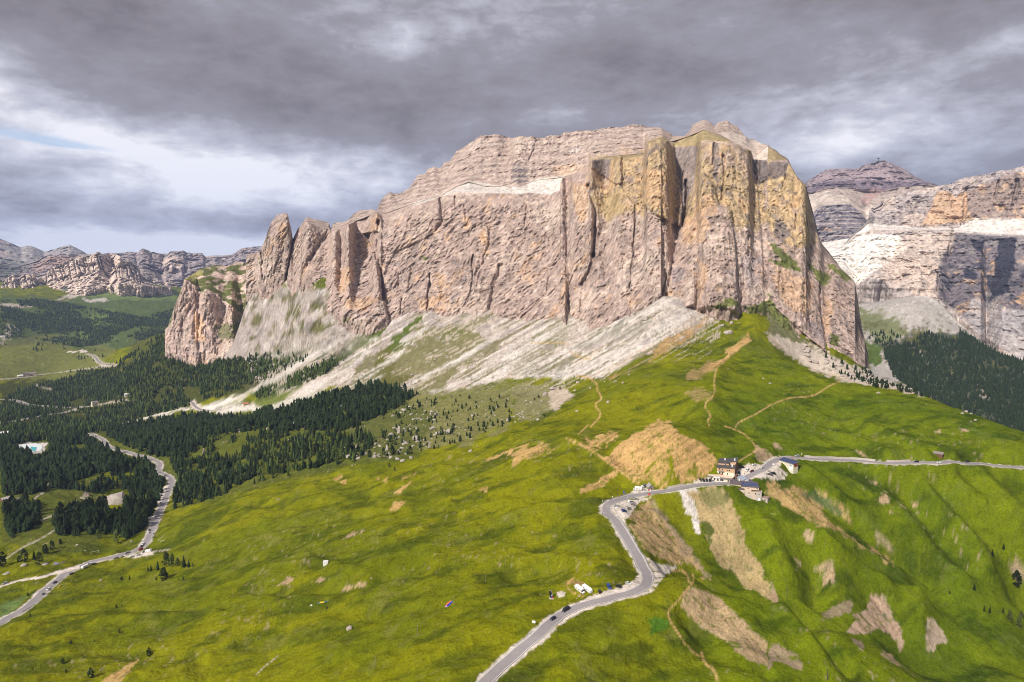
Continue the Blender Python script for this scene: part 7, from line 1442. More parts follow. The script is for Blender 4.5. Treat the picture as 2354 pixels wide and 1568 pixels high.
# --- buildings
def windows(r, spec, wall='y', c=None):
 for (x, z, w, h, y) in spec:
  f = part('window', M_WHITE, r, lambda m: m.box(x-w/2-.08, x+w/2+.08, y-.07, y-.01, z-.08, z+h+.08))
  part('pane', M_GLASS, f, lambda m: m.box(x-w/2, x+w/2, y-.10, y-.075, z, z+h))
def build_hotel():
 w = stand('Q', 600, 800); r = put('hotel', 'large wood-clad mountain hotel with white ground floor and stepped dark roofs', 'hotel', 'Q', 600, 805, None); r.rotation_euler.z = face(w, -11)
 part('ground_floor', M_PLASTER, r, lambda m: (m.box(-10, 6.0, .4, 7.5, -1.5, 3.6), m.hexa([(6.0, .4, -1.5), (9.6, 1.4, -1.5), (10.2, 7.5, -1.5), (6.0, 7.5, -1.5), (6.0, .4, 3.6), (9.6, 1.4, 3.6), (10.2, 7.5, 3.6), (6.0, 7.5, 3.6)]), m.box(-10, -3.9, 7.5, 21, -1, 3.6)))
 part('terrace', M_TERR, r, lambda m: (m.hexa([(-10.3, 0, 3.61), (6.2, 0, 3.61), (6.2, 7.6, 3.61), (-10.3, 7.6, 3.61), (-10.3, 0, 3.9), (6.2, 0, 3.9), (6.2, 7.6, 3.9), (-10.3, 7.6, 3.9)]), m.hexa([(6.2, 0, 3.61), (10.0, 1.1, 3.61), (10.7, 7.6, 3.61), (6.2, 7.6, 3.61), (6.2, 0, 3.9), (10.0, 1.1, 3.9), (10.7, 7.6, 3.9), (6.2, 7.6, 3.9)]), m.box(-10.3, -4.0, 7.6, 21.2, 3.61, 3.9)))
 part('fascia', M_WOODG, r, lambda m: (m.box(-10.35, 6.25, -.12, 0, 2.6, 3.95), m.hexa([(6.25, -.12, 2.6), (10.1, 1.0, 2.6), (10.0, 1.1, 2.6), (6.25, 0, 2.6), (6.25, -.12, 3.95), (10.1, 1.0, 3.95), (10.0, 1.1, 3.95), (6.25, 0, 3.95)])))
 part('sign_board', M_WHITE, r, lambda m: m.box(-5.2, .4, -.2, -.13, 2.75, 3.75))
 windows(r, [(x, .7, 1.3, 1.5, .4) for x in (-6.9, -4.2, -1.5, 1.1, 2.5)])
 for i, x in enumerate((6.9, 8.5)): part('window', M_GLASS, r, lambda m: m.box(x-.45, x+.45, .4+(x-6)*.28-.12, .4+(x-6)*.28-.04, .7, 2.2))
 part('door', M_WOOD, r, lambda m: m.box(9.75, 10.5, 1.2, 3.2, -.3, 2.4))
 part('bench', M_WOOD, r, lambda m: m.box(7.0, 9.8, -.25, .3, -.5, .25))
 part('first_floor', M_PLASTER, r, lambda m: m.box(-3.85, 10.6, 7.7, 21, 3.9, 6.6))
 part('upper_wall', M_WOOD, r, lambda m: (m.extr([(-3.8, 6.62), (10.65, 6.62), (10.65, 11.2), (-3.8, 10.2)], 7.65, 21), m.extr([(-3.82, 10.2), (5.2, 10.9), (5.2, 13.6), (-3.82, 12.9)], 11.4, 21), m.extr([(5.2, 10.9), (10.6, 11.2), (10.6, 15.3), (5.2, 14.4)], 13.4, 21)))
 part('cladding_line', M_WOODD, r, lambda m: [m.box(-3.83, 10.68, 7.60, 7.64, z, z+.05) for z in (7.2, 7.8, 8.4, 9.0, 9.6)])
 part('roof', M_ROOFD, r, lambda m: m.slab([(-4.6, 6.9, 10.15), (11.1, 6.9, 10.95), (11.1, 12.2, 12.35), (-4.2, 11.9, 11.5)], .3))
 part('roof', M_ROOFD, r, lambda m: (m.slab([(-4.5, 10.9, 13.0), (5.6, 10.9, 13.7), (5.6, 21.5, 15.6), (-4.5, 21.5, 14.6)], .3), m.slab([(5.3, 12.9, 14.5), (11.1, 12.9, 15.5), (11.1, 21.5, 17.2), (5.3, 21.5, 16.0)], .3)))
 part('side_cladding', M_WOODD, r, lambda m: m.box(10.7, 10.85, 9, 20.8, 4.5, 14.0))
 for (x, y, z) in ((8.2, 9.6, 12.0), (0.8, 17.0, 14.6), (9.2, 15.0, 15.8)):
  part('chimney', M_WHITE, r, lambda m: (m.box(x-.45, x+.45, y-.45, y+.45, z-1, z+1.1), m.box(x-.6, x+.6, y-.6, y+.6, z+1.2, z+1.35)))
 windows(r, [(-1.6, 7.9, 1.0, 1.5, 7.65), (.6, 8.0, 1.0, 1.1, 7.65), (5.0, 7.8, 1.0, 1.1, 7.65), (6.5, 7.8, 1.0, 1.1, 7.65), (-1.5, 4.4, 1.1, 1.7, 7.7), (.7, 4.4, 1.1, 1.7, 7.7), (4.9, 4.4, .9, 1.6, 7.7)])
 windows(r, [(2.4, 12.0, 1.4, .7, 11.4)])
 b = part('balcony', M_WOODG, r, lambda m: (m.box(-2.6, 2.2, 6.6, 7.64, 6.5, 6.7), m.box(-2.6, 2.2, 6.55, 6.62, 6.7, 7.5)))
 part('planter', simple_mat('red_brown', (.35, .10, .05), .8), r, lambda m: m.box(-.9, 1.2, 7.0, 7.6, 3.91, 4.7))
 part('stair', M_METAL, r, lambda m: [m.box(11.5+i*.28, 11.8+i*.28, 6-i*.9, 6.9-i*.9, 4.2-i*.5, 4.35-i*.5) for i in range(9)]+[m.box(11.4, 14.2, 3, 3.1, 0, 2)])
 part('porch', M_WOODD, r, lambda m: (m.box(10.9, 12.6, 8.0, 11.5, 2.4, 5.6), m.box(11.0, 13.2, 4.4, 6.5, .2, 1.2)))
def build_restaurant():
 w = stand('Q', 1240, 1100); r = put('restaurant', 'beige restaurant on the slope edge with solar panels and a pale metal roof', 'restaurant', 'Q', 1240, 1100); r.rotation_euler.z = face(w, 6)
 part('wall', M_PINK, r, lambda m: (m.box(-9.3, -1.2, 2.5, 13, -4, 6.3), m.box(-1.2, 12.4, 1.4, 9, -4, 5.0)))
 part('roof', M_ROOFB, r, lambda m: m.hexa([(-10.0, 1.8, 6.3), (-.6, 1.8, 6.3), (-.6, 13.6, 6.3), (-10.0, 13.6, 6.3), (-7, 6.5, 8.2), (-2, 6.5, 8.2), (-2, 9.5, 8.2), (-7, 9.5, 8.2)]))
 part('roof', M_ROOFB, r, lambda m: m.slab([(-1.8, .9, 5.3), (13.0, .9, 5.3), (11.6, 8.6, 7.4), (-1.8, 8.6, 7.4)], .35))
 sp = part('solar_array', M_METAL, r, lambda m: m.slab([(-.9, 1.2, 5.52), (12.3, 1.2, 5.52), (11.0, 7.2, 7.12), (-.9, 7.2, 7.12)], .1))
 for i in range(11):
  for j in range(3):
   f0, f1 = j/3+.02, (j+1)/3-.02; g0, g1 = i/11+.006, (i+1)/11-.006
   def q(g, f): xr = 12.3-1.3*f; return (-.9+(xr+.9)*g, 1.2+6*f, 5.55+1.6*f)
   part('solar_panel', M_SOLAR, sp, lambda m: m.slab([q(g0, f0), q(g1, f0), q(g1, f1), q(g0, f1)], -.04))
 part('metal_roof', M_TIN, r, lambda m: m.slab([(.2, 9.0, 7.5), (4.6, 15.0, 8.4), (.4, 21.0, 9.0), (-4.0, 15.0, 8.4)], .25))
 part('lift_house', M_PINK, r, lambda m: m.hexa([(.2, 9.6, 2), (4.0, 15, 2), (.4, 20, 2), (-3.4, 15, 2), (.2, 9.6, 7.3), (4.0, 15, 8.0), (.4, 20, 8.5), (-3.4, 15, 8.0)]))
 part('stairwell', M_TIN, r, lambda m: m.cyl((4.6, 9.6, 2), (4.6, 9.6, 8.6), 1.1, 12))
 part('side_roof', M_ROOFB, r, lambda m: m.slab([(5.6, 8.4, 7.2), (10.0, 8.4, 7.2), (6.2, 14.0, 8.2), (5.6, 14, 8.2)], .3))
 part('lower_wall', M_PINK, r, lambda m: m.hexa([(-3.6, .4, -5), (12.9, -1.2, -5), (12.9, 1.5, -5), (-3.6, 2.6, -5), (-3.6, .4, 2.7), (12.9, -1.2, 2.6), (12.9, 1.5, 2.6), (-3.6, 2.6, 2.7)]))
 part('lower_roof', M_ROOFB, r, lambda m: m.slab([(-4.0, 0, 2.85), (1.4, -.6, 2.8), (.8, 1.3, 3.5), (-3.8, 2.4, 3.6)], .15))
 part('balcony', M_WOODD, r, lambda m: (m.box(6.2, 13.4, -1.5, -1.35, 2.65, 3.5), m.box(13.3, 13.5, -1.4, 2.2, 2.65, 3.5)))
 part('foundation', M_CONC, r, lambda m: m.box(-2.6, 10, -.6, .8, -6, -1.6))
 windows(r, [(1.5, -.4, .8, 1.0, .0), (4.6, -.2, .8, 1.1, -.35), (-6.6, 2.9, .9, 1.2, 2.5), (-3.9, 3.4, .9, 1.2, 2.5), (11.0, 3.4, 1.0, .9, 1.4), (4, 3.3, .9, .7, 1.4)]); windows(r, [(10.0, -.4, 1.6, 1.4, -.9)])
 part('chimney', M_WHITE, r, lambda m: m.box(-3.1, -2.2, 6, 6.9, 6, 9.6))
def small_building(name, label, cat, t, x, y, th, w, d, h, wallm, roofm, roof='gable', rise=1.6, over=.5, wins=(), door=None, base=2.0, doormat=None, chim=None):
 p = stand(t, x, y); r = put(name, label, cat, t, x, y); r.rotation_euler.z = face(p, th); a = w/2
 part('wall', wallm, r, lambda m: m.box(-a, a, 0, d, -base, h))
 if roof == 'gable':       # ridge along x
  part('gable', wallm, r, lambda m: m.hexa([(-a, 0, h), (a, 0, h), (a, d, h), (-a, d, h), (-a, d/2-.02, h+rise), (a, d/2-.02, h+rise), (a, d/2+.02, h+rise), (-a, d/2+.02, h+rise)]))
  k = rise/(d/2)
  part('roof', roofm, r, lambda m: (m.slab([(-a-over, -over, h-over*k+.12), (a+over, -over, h-over*k+.12), (a+over, d/2, h+rise+.12), (-a-over, d/2, h+rise+.12)], .16), m.slab([(-a-over, d/2, h+rise+.12), (a+over, d/2, h+rise+.12), (a+over, d+over, h-over*k+.12), (-a-over, d+over, h-over*k+.12)], .16)))
 elif roof == 'gable_y':   # ridge along y, gable to the front
  part('gable', wallm, r, lambda m: m.hexa([(-a, 0, h), (a, 0, h), (a, d, h), (-a, d, h), (-.02, 0, h+rise), (.02, 0, h+rise), (.02, d, h+rise), (-.02, d, h+rise)]))
  k = rise/a
  part('roof', roofm, r, lambda m: (m.slab([(-a-over, -over, h-over*k+.12), (0, -over, h+rise+.12), (0, d+over, h+rise+.12), (-a-over, d+over, h-over*k+.12)], .16), m.slab([(0, -over, h+rise+.12), (a+over, -over, h-over*k+.12), (a+over, d+over, h-over*k+.12), (0, d+over, h+rise+.12)], .16)))
 elif roof == 'flat': part('roof', roofm, r, lambda m: m.box(-a-over, a+over, -over, d+over, h, h+.3))
 for (wx, wz, ww, wh) in wins: windows(r, [(wx, wz, ww, wh, 0)])
 if door: part('door', doormat or M_WOODD, r, lambda m: m.box(door[0]-door[1]/2, door[0]+door[1]/2, -.08, -.01, 0, door[2]))
 if chim: part('chimney', M_CONC, r, lambda m: m.box(chim[0]-.3, chim[0]+.3, chim[1]-.3, chim[1]+.3, h, h+rise+.7))
 return r
def build_solar_hut():
 p = stand('S', 1110, 790); r = put('garage_building', 'cream building with a blue solar roof at the road fork', 'building', 'S', 1110, 790); r.rotation_euler.z = face(p, -40)
 part('wall', M_PLASTER, r, lambda m: m.hexa([(-7.8, 0, -4.5), (7.8, 0, -4.5), (7.8, 6, -4.5), (-7.8, 6, -4.5), (-7.8, 0, 4.4), (7.8, 0, 4.4), (7.8, 6, 5.7), (-7.8, 6, 5.7)]))
 part('roof', M_METAL, r, lambda m: m.slab([(-8.3, -.6, 4.4), (8.3, -.6, 4.4), (8.3, 6.6, 5.95), (-8.3, 6.6, 5.95)], .22))
 for i in range(8):
  x0, x1 = -8.1+i*2.03, -8.1+(i+1)*2.03-.14
  part('solar_panel', M_SOLAR, r, lambda m: m.slab([(x0, -.4, 4.52), (x1, -.4, 4.52), (x1, 6.4, 5.98), (x0, 6.4, 5.98)], .07))
 part('garage_door', M_WHITE, r, lambda m: m.box(-6.6, -2.4, -.1, -.01, -.4, 2.4)); part('door', M_WHITE, r, lambda m: m.box(3.0, 7.0, -.12, -.01, -2.2, 2.6)); part('window', M_TIN, r, lambda m: m.box(3.6, 5.8, -.14, -.125, 1.6, 3.2))
 part('cladding', simple_mat('red_boards', (.42, .13, .07), .8), r, lambda m: m.hexa([(7.81, .3, 1.6), (7.9, .3, 1.6), (7.9, 5.7, 1.6), (7.81, 5.7, 1.6), (7.81, .3, 4.2), (7.9, .3, 4.2), (7.9, 5.7, 5.3), (7.81, 5.7, 5.3)]))
 for q in (1.6, 3.6): part('window', M_GLASS, r, lambda m: m.box(7.91, 7.96, q, q+.9, 2.2, 3.6))
def build_buildings():
 build_hotel(); build_restaurant(); build_solar_hut()
 small_building('wooden_hut', 'grey weathered wooden hut beside the parked motorhome', 'hut', 'R', 1770, 470, 22, 5.2, 6.5, 2.4, M_WOODG, simple_mat('shingle_grey', (.34, .31, .31), .85, var=.2, nscale=3), 'gable_y', 2.1, .45, door=(-.3, 1.2, 1.9), wins=((1.4, .6, .5, .5),))
 small_building('hay_barn', 'small brown hay barn with grey roof on the slope above the right road', 'barn', 'K', 1562, 270, -8, 7.4, 5.0, 2.6, M_WOODD, M_WOODG, 'gable', 1.4, .5, door=(-2, 1.2, 1.8))
 small_building('concrete_tower', 'narrow beige concrete tower below the restaurant', 'tower', 'Q', 1665, 1315, 2, 4.4, 4.0, 7.4, M_CONC, M_CONC, 'flat', 0, .25, wins=((.2, 5.3, 1.8, .5),), door=(.2, 1.6, 2.0), doormat=M_WHITE)
 small_building('cable_house', 'small beige flat-roofed cable house beside the concrete tower', 'hut', 'Q', 1830, 1330, -22, 4.6, 4.2, 2.9, M_CONC, simple_mat('rusty_roof', (.34, .22, .19), .9, var=.3), 'flat', 0, .3, door=(.3, 1.0, 1.9))
 small_building('white_cabin', 'small white box cabin standing alone on the middle meadow', 'cabin', 'M', 638, 496, -8, 3.7, 3.0, 2.7, M_WHITE, M_WHITE, 'flat', 0, .05, base=.6)
 small_building('farmhouse', 'flat grey-roofed wooden chalet at the lower left edge of the wood', 'chalet', 'H', 72, 1470, 18, 11, 9, 3.2, M_WOODD, simple_mat('pale_roof', (.42, .38, .37), .8, var=.1), 'gable', 1.3, .8, chim=(1, 6), wins=((-3, 1, 1, 1), (2, 1, 1, 1)))
 small_building('farmhouse', 'wooden chalet half hidden by a pine, middle one of three', 'chalet', 'H', 150, 1488, -25, 9, 8, 3.0, M_WOODD, M_WOODG, 'gable_y', 2.0, .7, wins=((-2, .9, .9, .9),))
 small_building('shed', 'low shed with a bright metal roof right of the two chalets', 'shed', 'H', 205, 1498, 15, 8, 5, 2.2, M_WOODG, M_WHITE, 'gable', .9, .4, door=(0, 1, 1.8))
 small_building('cottage', 'small cottage hidden among dark conifers above the forest path', 'cottage', 'H', 788, 1432, -10, 7, 6, 3, M_PINK, M_WOODG, 'gable_y', 2, .5, wins=((1, 1, .9, .9),))
 small_building('cottage', 'tiny pink-roofed hut poking out behind the copse', 'hut', 'L', 736, 98, -10, 5, 4, 2.4, M_PINK, M_WOODG, 'gable', 1.2, .4, door=(0, 1, 1.8))
 for (t, x, y, w, d, h, lb, rm) in [('H', 282, 322, 30, 14, 8, 'main lodge with grey roof and orange walls on the far valley meadow', M_WOODG), ('H', 238, 325, 18, 12, 7, 'left wing lodge of the group on the far valley meadow', M_ROOFB), ('H', 190, 330, 14, 10, 4, 'low white building at the left of the far lodge group', M_WHITE),
          ('H', 878, 596, 14, 10, 10, 'white three storey house by the road in the far forest', M_WOODG), ('H', 1182, 502, 16, 9, 4, 'white house with red gable alone in the far forest', M_WHITE), ('H', 10, 30, 20, 10, 6, 'lodge at the left edge on the far green hill', M_WOODG), ('H', 505, 450, 9, 7, 4, 'small farm in the clearing of the far forest', M_WOODG),
          ('A', 1128, 1058, 60, 20, 12, 'mountain hut on the far green pass', M_ROOFB), ('A', 1385, 1088, 34, 14, 8, 'small house on the far pass meadow, right of the hut', M_WOODG), ('A', 1095, 1072, 40, 14, 8, 'lower building beside the far pass hut', M_WOODG), ('A', 20, 1540, 22, 12, 7, 'white house in the trees at the left edge', M_WHITE),
          ('H', 2265, 594, 12, 8, 4, 'orange machine shed on the white gravel works', simple_mat('rust_orange', (.55, .18, .08), .8)), ('H', 40, 870, 16, 10, 5, 'white house at the left edge above the reservoir', M_WHITE), ('H', 15, 905, 12, 8, 4, 'small white building at the left edge beside the reservoir', M_WHITE)]:
  small_building('house' if 'house' in lb else 'lodge' if 'lodge' in lb else 'building', lb, 'house', t, x, y, random.uniform(-20, 20), w, d, h, M_PLASTER if 'white' in lb else M_PINK, rm, 'gable', d*.22, .6, base=6, wins=[(q*w/5, h*.35, w*.07, h*.25) for q in (-2, -1, 0, 1, 2)], door=(w*.1, w*.06, h*.3))
 # hut on the far dome
 (q,) = P('D', (1040, 567)); a, b, t = ray(*q); D = 5440
 r = link(bpy.data.objects.new('summit_hut', None)); r.location = (a*D, b*D, t*D-14); r.rotation_euler.z = face(r.location); tag(r, 'tiny dark hut on the summit of the distant dome', 'hut')
 part('wall', M_ROOFD, r, lambda m: m.box(-28, 24, 0, 24, -30, 16)); part('roof', M_ROOFB, r, lambda m: m.hexa([(-31, -3, 16), (27, -3, 16), (27, 27, 16), (-31, 27, 16), (-28, 10, 24), (22, 10, 24), (22, 14, 24), (-28, 14, 24)]))
 (q,) = P('D', (1012, 570)); a, b, t = ray(*q)
 r = link(bpy.data.objects.new('summit_mast', None)); r.location = (a*D, b*D, t*D-10); r.rotation_euler.z = face(r.location); tag(r, 'thin forked mast beside the summit hut', 'mast')
 part('pole', M_ROOFD, r, lambda m: m.cyl((0, 0, -20), (0, 0, 42), 1.8, 6)); part('crossbar', M_ROOFD, r, lambda m: m.box(-9, 9, -2, 2, 34, 38))
# --- roads as sheets
M_ASPH = simple_mat('asphalt', (0.285, 0.258, 0.255), 0.9, var=.16, nscale=.25); M_GRAVEL = simple_mat('gravel', (0.60, 0.53, 0.46), .95, var=.12, nscale=.6)
def strip(W, o0, o1, dz):
 T_ = np.gradient(W[:, :2], axis=0); T_ /= np.linalg.norm(T_, axis=1)[:, None]+1e-9; N_ = np.stack([-T_[:, 1], T_[:, 0]], 1)
 A_ = np.concatenate([W[:, :2]+N_*o0, W[:, 2:]+dz], 1); B_ = np.concatenate([W[:, :2]+N_*o1, W[:, 2:]+dz], 1); return A_, B_
def build_roads():
 for nm, (W, hf) in ROADS.items():
  if nm == 'branch': continue
  w = hf if hf < 4 else 3.6
  A_, B_ = strip(W, w, -w, 0.0); n = len(W); V = [tuple(p) for p in A_]+[tuple(p) for p in B_]+[(p[0], p[1], p[2]-.5) for p in A_]+[(p[0], p[1], p[2]-.5) for p in B_]
  F = []
  for i in range(n-1): F += [(i, n+i, n+i+1, i+1), (i, i+1, 2*n+i+1, 2*n+i), (n+i, 3*n+i, 3*n+i+1, n+i+1)]
  me = py_mesh('road', V, F, M_ASPH); o = link(bpy.data.objects.new('road', me)); tag(o, kind='structure')
  if nm in ('main', 'left'):
   for s_ in (-1, 1):
    a, b = strip(W, s_*(w-.18), s_*(w-.40), .012); V = [tuple(p) for p in a]+[tuple(p) for p in b]
    e = link(bpy.data.objects.new('edge_line', py_mesh('edge_line', V, [(i, n+i, n+i+1, i+1) for i in range(n-1)], M_WHITE))); e.parent = o
def world_span(nm, t, p0, p1):
 W = ROADS[nm][0]; a, b = stand(t, *p0), stand(t, *p1)
 i, j = int(np.hypot(W[:, 0]-a.x, W[:, 1]-a.y).argmin()), int(np.hypot(W[:, 0]-b.x, W[:, 1]-b.y).argmin()); i, j = sorted((i, j)); return W[i:j+1]
def rail(nm, t, p0, p1, off, label):
 W = world_span(nm, t, p0, p1)
 if len(W) < 3: return
 W = resample([Vector(p) for p in W], 4); A_, B_ = strip(W, off, off-.06, 0); n = len(W)
 r = link(bpy.data.objects.new('guardrail', None)); r.location = W[0]; tag(r, label, 'guardrail'); L0 = Vector(W[0])
 V = []
 for p, q in zip(A_, B_):
  p, q = Vector(p)-L0, Vector(q)-L0; V += [(p.x, p.y, p.z+.42), (p.x, p.y, p.z+.78), (q.x, q.y, q.z+.78), (q.x, q.y, q.z+.42)]
 F = [tuple(i*4+k for k in f) for i in range(n-1) for f in ((0, 4, 5, 1), (1, 5, 6, 2), (2, 6, 7, 3), (3, 7, 4, 0))]
 o = link(bpy.data.objects.new('rail', py_mesh('rail', V, F, M_METAL))); o.parent = r
 pm = MB().box(-.06, .06, -.06, .06, -.6, .74).build('post', M_METAL); pmesh = pm.data; bpy.data.objects.remove(pm)
 for p in A_: q = link(bpy.data.objects.new('post', pmesh)); q.parent = r; q.location = Vector(p)-L0
def wall_along(nm, t, p0, p1, off, h, th, label):
 W = world_span(nm, t, p0, p1)
 if len(W) < 3: return
 W = resample([Vector(p) for p in W], 3); A_, B_ = strip(W, off, off+th, 0); V = []
 for i, (p, q) in enumerate(zip(A_, B_)):
  e = h*(1+.12*math.sin(i*1.7)); V += [(p[0], p[1], p[2]-1.5), (p[0], p[1], p[2]+e), (q[0], q[1], q[2]+e), (q[0], q[1], q[2]-1.5)]
 F = [tuple(i*4+k for k in f) for i in range(len(W)-1) for f in ((0, 4, 5, 1), (1, 5, 6, 2), (2, 6, 7, 3))]+[(0, 1, 2, 3)]
 o = link(bpy.data.objects.new('stone_wall', py_mesh('stone_wall', V, F, M_STONE))); tag(o, label, 'wall')
def build_road_furniture():
 rail('main', 'J', (835, 700), (1130, 625), 4.1, 'guardrail on the outer side at the top of the big bend'); rail('main', 'J', (815, 745), (1165, 1330), 4.1, 'long guardrail on the left side of the straight below the bend')
 rail('main', 'N', (940, 60), (1310, 600), -4.1, 'long guardrail on the right side of the straight below the bend'); rail('main', 'J', (1280, 610), (2020, 520), -4.1, 'guardrail on the slope side between the bend and the hotel')
 rail('main', 'N', (0, 1230), (170, 1110), 4.1, 'guardrail at the left side of the near road in the foreground'); rail('left', 'L', (1500, -10), (1400, 250), -4.1, 'guardrail on the right side of the left straight')
 rail('left', 'L', (300, 940), (740, 560), -4.1, 'guardrail on the lower side of the left road bend')
 wall_along('main', 'K', (350, 285), (1000, 320), 4.6, 1.5, .7, 'long pale dry stone wall above the right road'); wall_along('main', 'K', (1080, 325), (1340, 330), 4.6, 1.2, .7, 'second short stone wall above the right road'); wall_along('main', 'J', (1440, 570), (1590, 545), 4.6, 1.0, .6, 'low stone wall at the foot of the sandy hill')
M_MARK = None
def pole_thing(name, label, cat, t, x, y, h, parts_fn, th=0):
 p = stand(t, x, y); r = put(name, label, cat, t, x, y); r.rotation_euler.z = face(p, th); parts_fn(r, h); return r
def build_small_things():
 def sign(w_, h_, mat, z0, post=M_METAL, legs=(0,)):
  def f(r, h):
   for q in legs: part('post', post, r, lambda m: m.cyl((q, 0, -.5), (q, 0, h), .05, 6))
   part('board', mat, r, lambda m: m.box(-w_/2, w_/2, -.10, -.04, z0, z0+h_))
  return f
 B = col_mat((.03, .10, .42), .5); G = col_mat((.02, .28, .12), .5); R_ = col_mat((.6, .03, .03), .6)
 pole_thing('billboard', 'white board on two legs in the grass beside the near road', 'sign', 'T', 130, 945, 2.6, sign(2.0, 1.45, M_WHITE, 1.3, M_WOODG, (-.85, .85)), -18)
 pole_thing('blue_sign', 'tall blue sign with stars above the bend', 'sign', 'R', 905, 640, 3.4, sign(1.1, 1.9, B, 1.6, M_METAL, (-.35, .35)))
 pole_thing('brown_sign', 'dark narrow sign left of the blue sign', 'sign', 'R', 716, 705, 3.0, sign(.7, 1.4, col_mat((.07, .06, .05), .6), 1.7)); pole_thing('round_sign', 'round white road sign seen beyond the guardrail', 'sign', 'R', 545, 740, 1.9, sign(.8, .8, M_WHITE, 1.1))
 pole_thing('green_sign', 'green and white sign at the left end of the bend guardrail', 'sign', 'R', 242, 860, 2.8, sign(.7, .7, M_WHITE, .8)); pole_thing('road_post', 'white post sign at the inner edge of the bend', 'sign', 'R', 1018, 810, 3.2, sign(.5, .5, M_WHITE, 2.7))
 pole_thing('notice_board', 'white notice board at the road fork left of the solar roof', 'sign', 'S', 510, 745, 1.9, sign(1.3, 1.5, M_WHITE, .3)); pole_thing('round_sign', 'blue and white sign behind the hotel', 'sign', 'Q', 1078, 385, 2.4, sign(.9, .9, B, 1.4)); pole_thing('road_post', 'short dark post sign at the outer edge of the near bend', 'sign', 'T', 2100, 385, 1.6, sign(.5, .4, M_ROOFD, 1.2))
 def banner(cols, w_, h_, z0, vert=True):
  def f(r, h):
   part('pole', M_METAL, r, lambda m: m.cyl((0, 0, -.5), (0, 0, h), .06, 6))
   n = len(cols)
   for i, c in enumerate(cols): part('flag_panel', col_mat(c, .7), r, lambda m: m.box(.08+i*w_/n, .08+(i+1)*w_/n, -.03+.04*i, .01+.04*i, z0, z0+h_))
  return f
 it = [(.02, .33, .10), (.8, .8, .78), (.6, .03, .04)]
 pole_thing('flag', 'dark blue flag on a pole by the bend lot', 'flag', 'R', 1535, 655, 5.4, banner([(.03, .06, .25)], 1.3, .9, 4.2)); pole_thing('flag', 'green white and red flag between the blue and the red flag', 'flag', 'R', 1610, 660, 5.6, banner(it, 1.7, 1.0, 4.4)); pole_thing('flag', 'red and white flag at the right end of the flag group', 'flag', 'R', 1690, 665, 6.0, banner([(.6, .03, .04), (.8, .8, .78)], 1.6, .8, 5.0)); pole_thing('flag', 'low red flag on the roadside right of the others', 'flag', 'R', 1665, 690, 3.2, banner([(.65, .05, .03)], 1.5, 1.6, 1.5))
 pole_thing('flag', 'tall tricolour banner beside the car on the right road', 'flag', 'S', 1815, 330, 4.0, banner(it, .9, 2.2, 1.6)); pole_thing('road_post', 'white marker post in front of the stone wall start', 'post', 'S', 1990, 345, 1.8, sign(.4, 1.4, M_WHITE, .3))
 # big figure advertising board on a slab
 p = stand('T', 500, 385); r = put('sculpture', 'tall dark blade-shaped roadside figure with red and blue foot on a slab', 'sculpture', 'T', 500, 385); r.rotation_euler.z = face(p, 12)
 part('slab', M_CONC, r, lambda m: m.box(-1.2, 1.2, -1.2, 1.2, -.5, .25)); prof = [(-.5, .3), (-1.15, 1.8), (-1.45, 3.4), (-1.35, 4.8), (-1.0, 5.5), (-.5, 5.2), (.1, 4.2), (.5, 3.0), (.6, 1.6), (.5, .3)]
 part('blade', col_mat((.02, .02, .022), .5), r, lambda m: m.extr(prof, -.15, .15)); part('rim', M_WHITE, r, lambda m: [m.cyl((a[0], -.16, a[1]), (b[0], -.16, b[1]), .07, 5) for a, b in zip(prof[3:8], prof[4:9])])
 part('red_foot', R_, r, lambda m: m.hexa([(.1, -.3, .25), (.9, -.3, .25), (.9, .3, .25), (.1, .3, .25), (.2, -.2, 1.6), (.7, -.2, 1.6), (.7, .2, 1.6), (.2, .2, 1.6)])); part('blue_figure', B, r, lambda m: m.hexa([(-.5, -.35, .8), (.2, -.35, .8), (.2, .3, .8), (-.5, .3, .8), (-.1, -.3, 2.3), (.7, -.3, 2.4), (.7, .2, 2.4), (-.1, .2, 2.3)])); part('white_helmet', M_WHITE, r, lambda m: m.cyl((.1, -.4, 2.1), (.1, .2, 2.1), .3, 8))
 # goal frame, log, plank
 p = stand('L', 873, 388); r = put('goal', 'white football goal frame on the meadow above the left road', 'goal', 'L', 873, 386); r.rotation_euler.z = face(p, 8)
 for q in (-3.6, 3.6): part('post', M_WHITE, r, lambda m: m.cyl((q, 0, -.2), (q, 0, 2.4), .11, 8)); part('stay', M_WHITE, r, lambda m: m.cyl((q, 0, 2.4), (q, 1.8, 0), .07, 6))
 part('crossbar', M_WHITE, r, lambda m: m.cyl((-3.7, 0, 2.4), (3.7, 0, 2.4), .11, 8)); part('ground_bar', M_WHITE, r, lambda m: m.cyl((-3.7, 1.8, .08), (3.7, 1.8, .08), .08, 8))
 for t, a, b, rr, lb in [('W', (1130, 860), (1345, 665), .30, 'long bleached tree trunk lying on the meadow beside the left road'), ('W', (1195, 868), (1335, 825), .28, 'short bleached trunk lying below the long one'), ('L', (912, 1462), (942, 1435), .22, 'short white plank lying above the bare bank'), ('K', (25, 795), (70, 810), .12, 'thin pale log on the slope under the restaurant')]:
  A_, B_ = stand(t, *a), stand(t, *b); o = link(bpy.data.objects.new('fallen_log', None)); o.location = A_; tag(o, lb, 'log'); D_ = B_-A_
  part('trunk', col_mat((.62, .58, .52), .9), o, lambda m: (m.cyl((0, 0, rr*.8), (D_.x, D_.y, D_.z+rr*.8), rr, 8, rr*.5)))
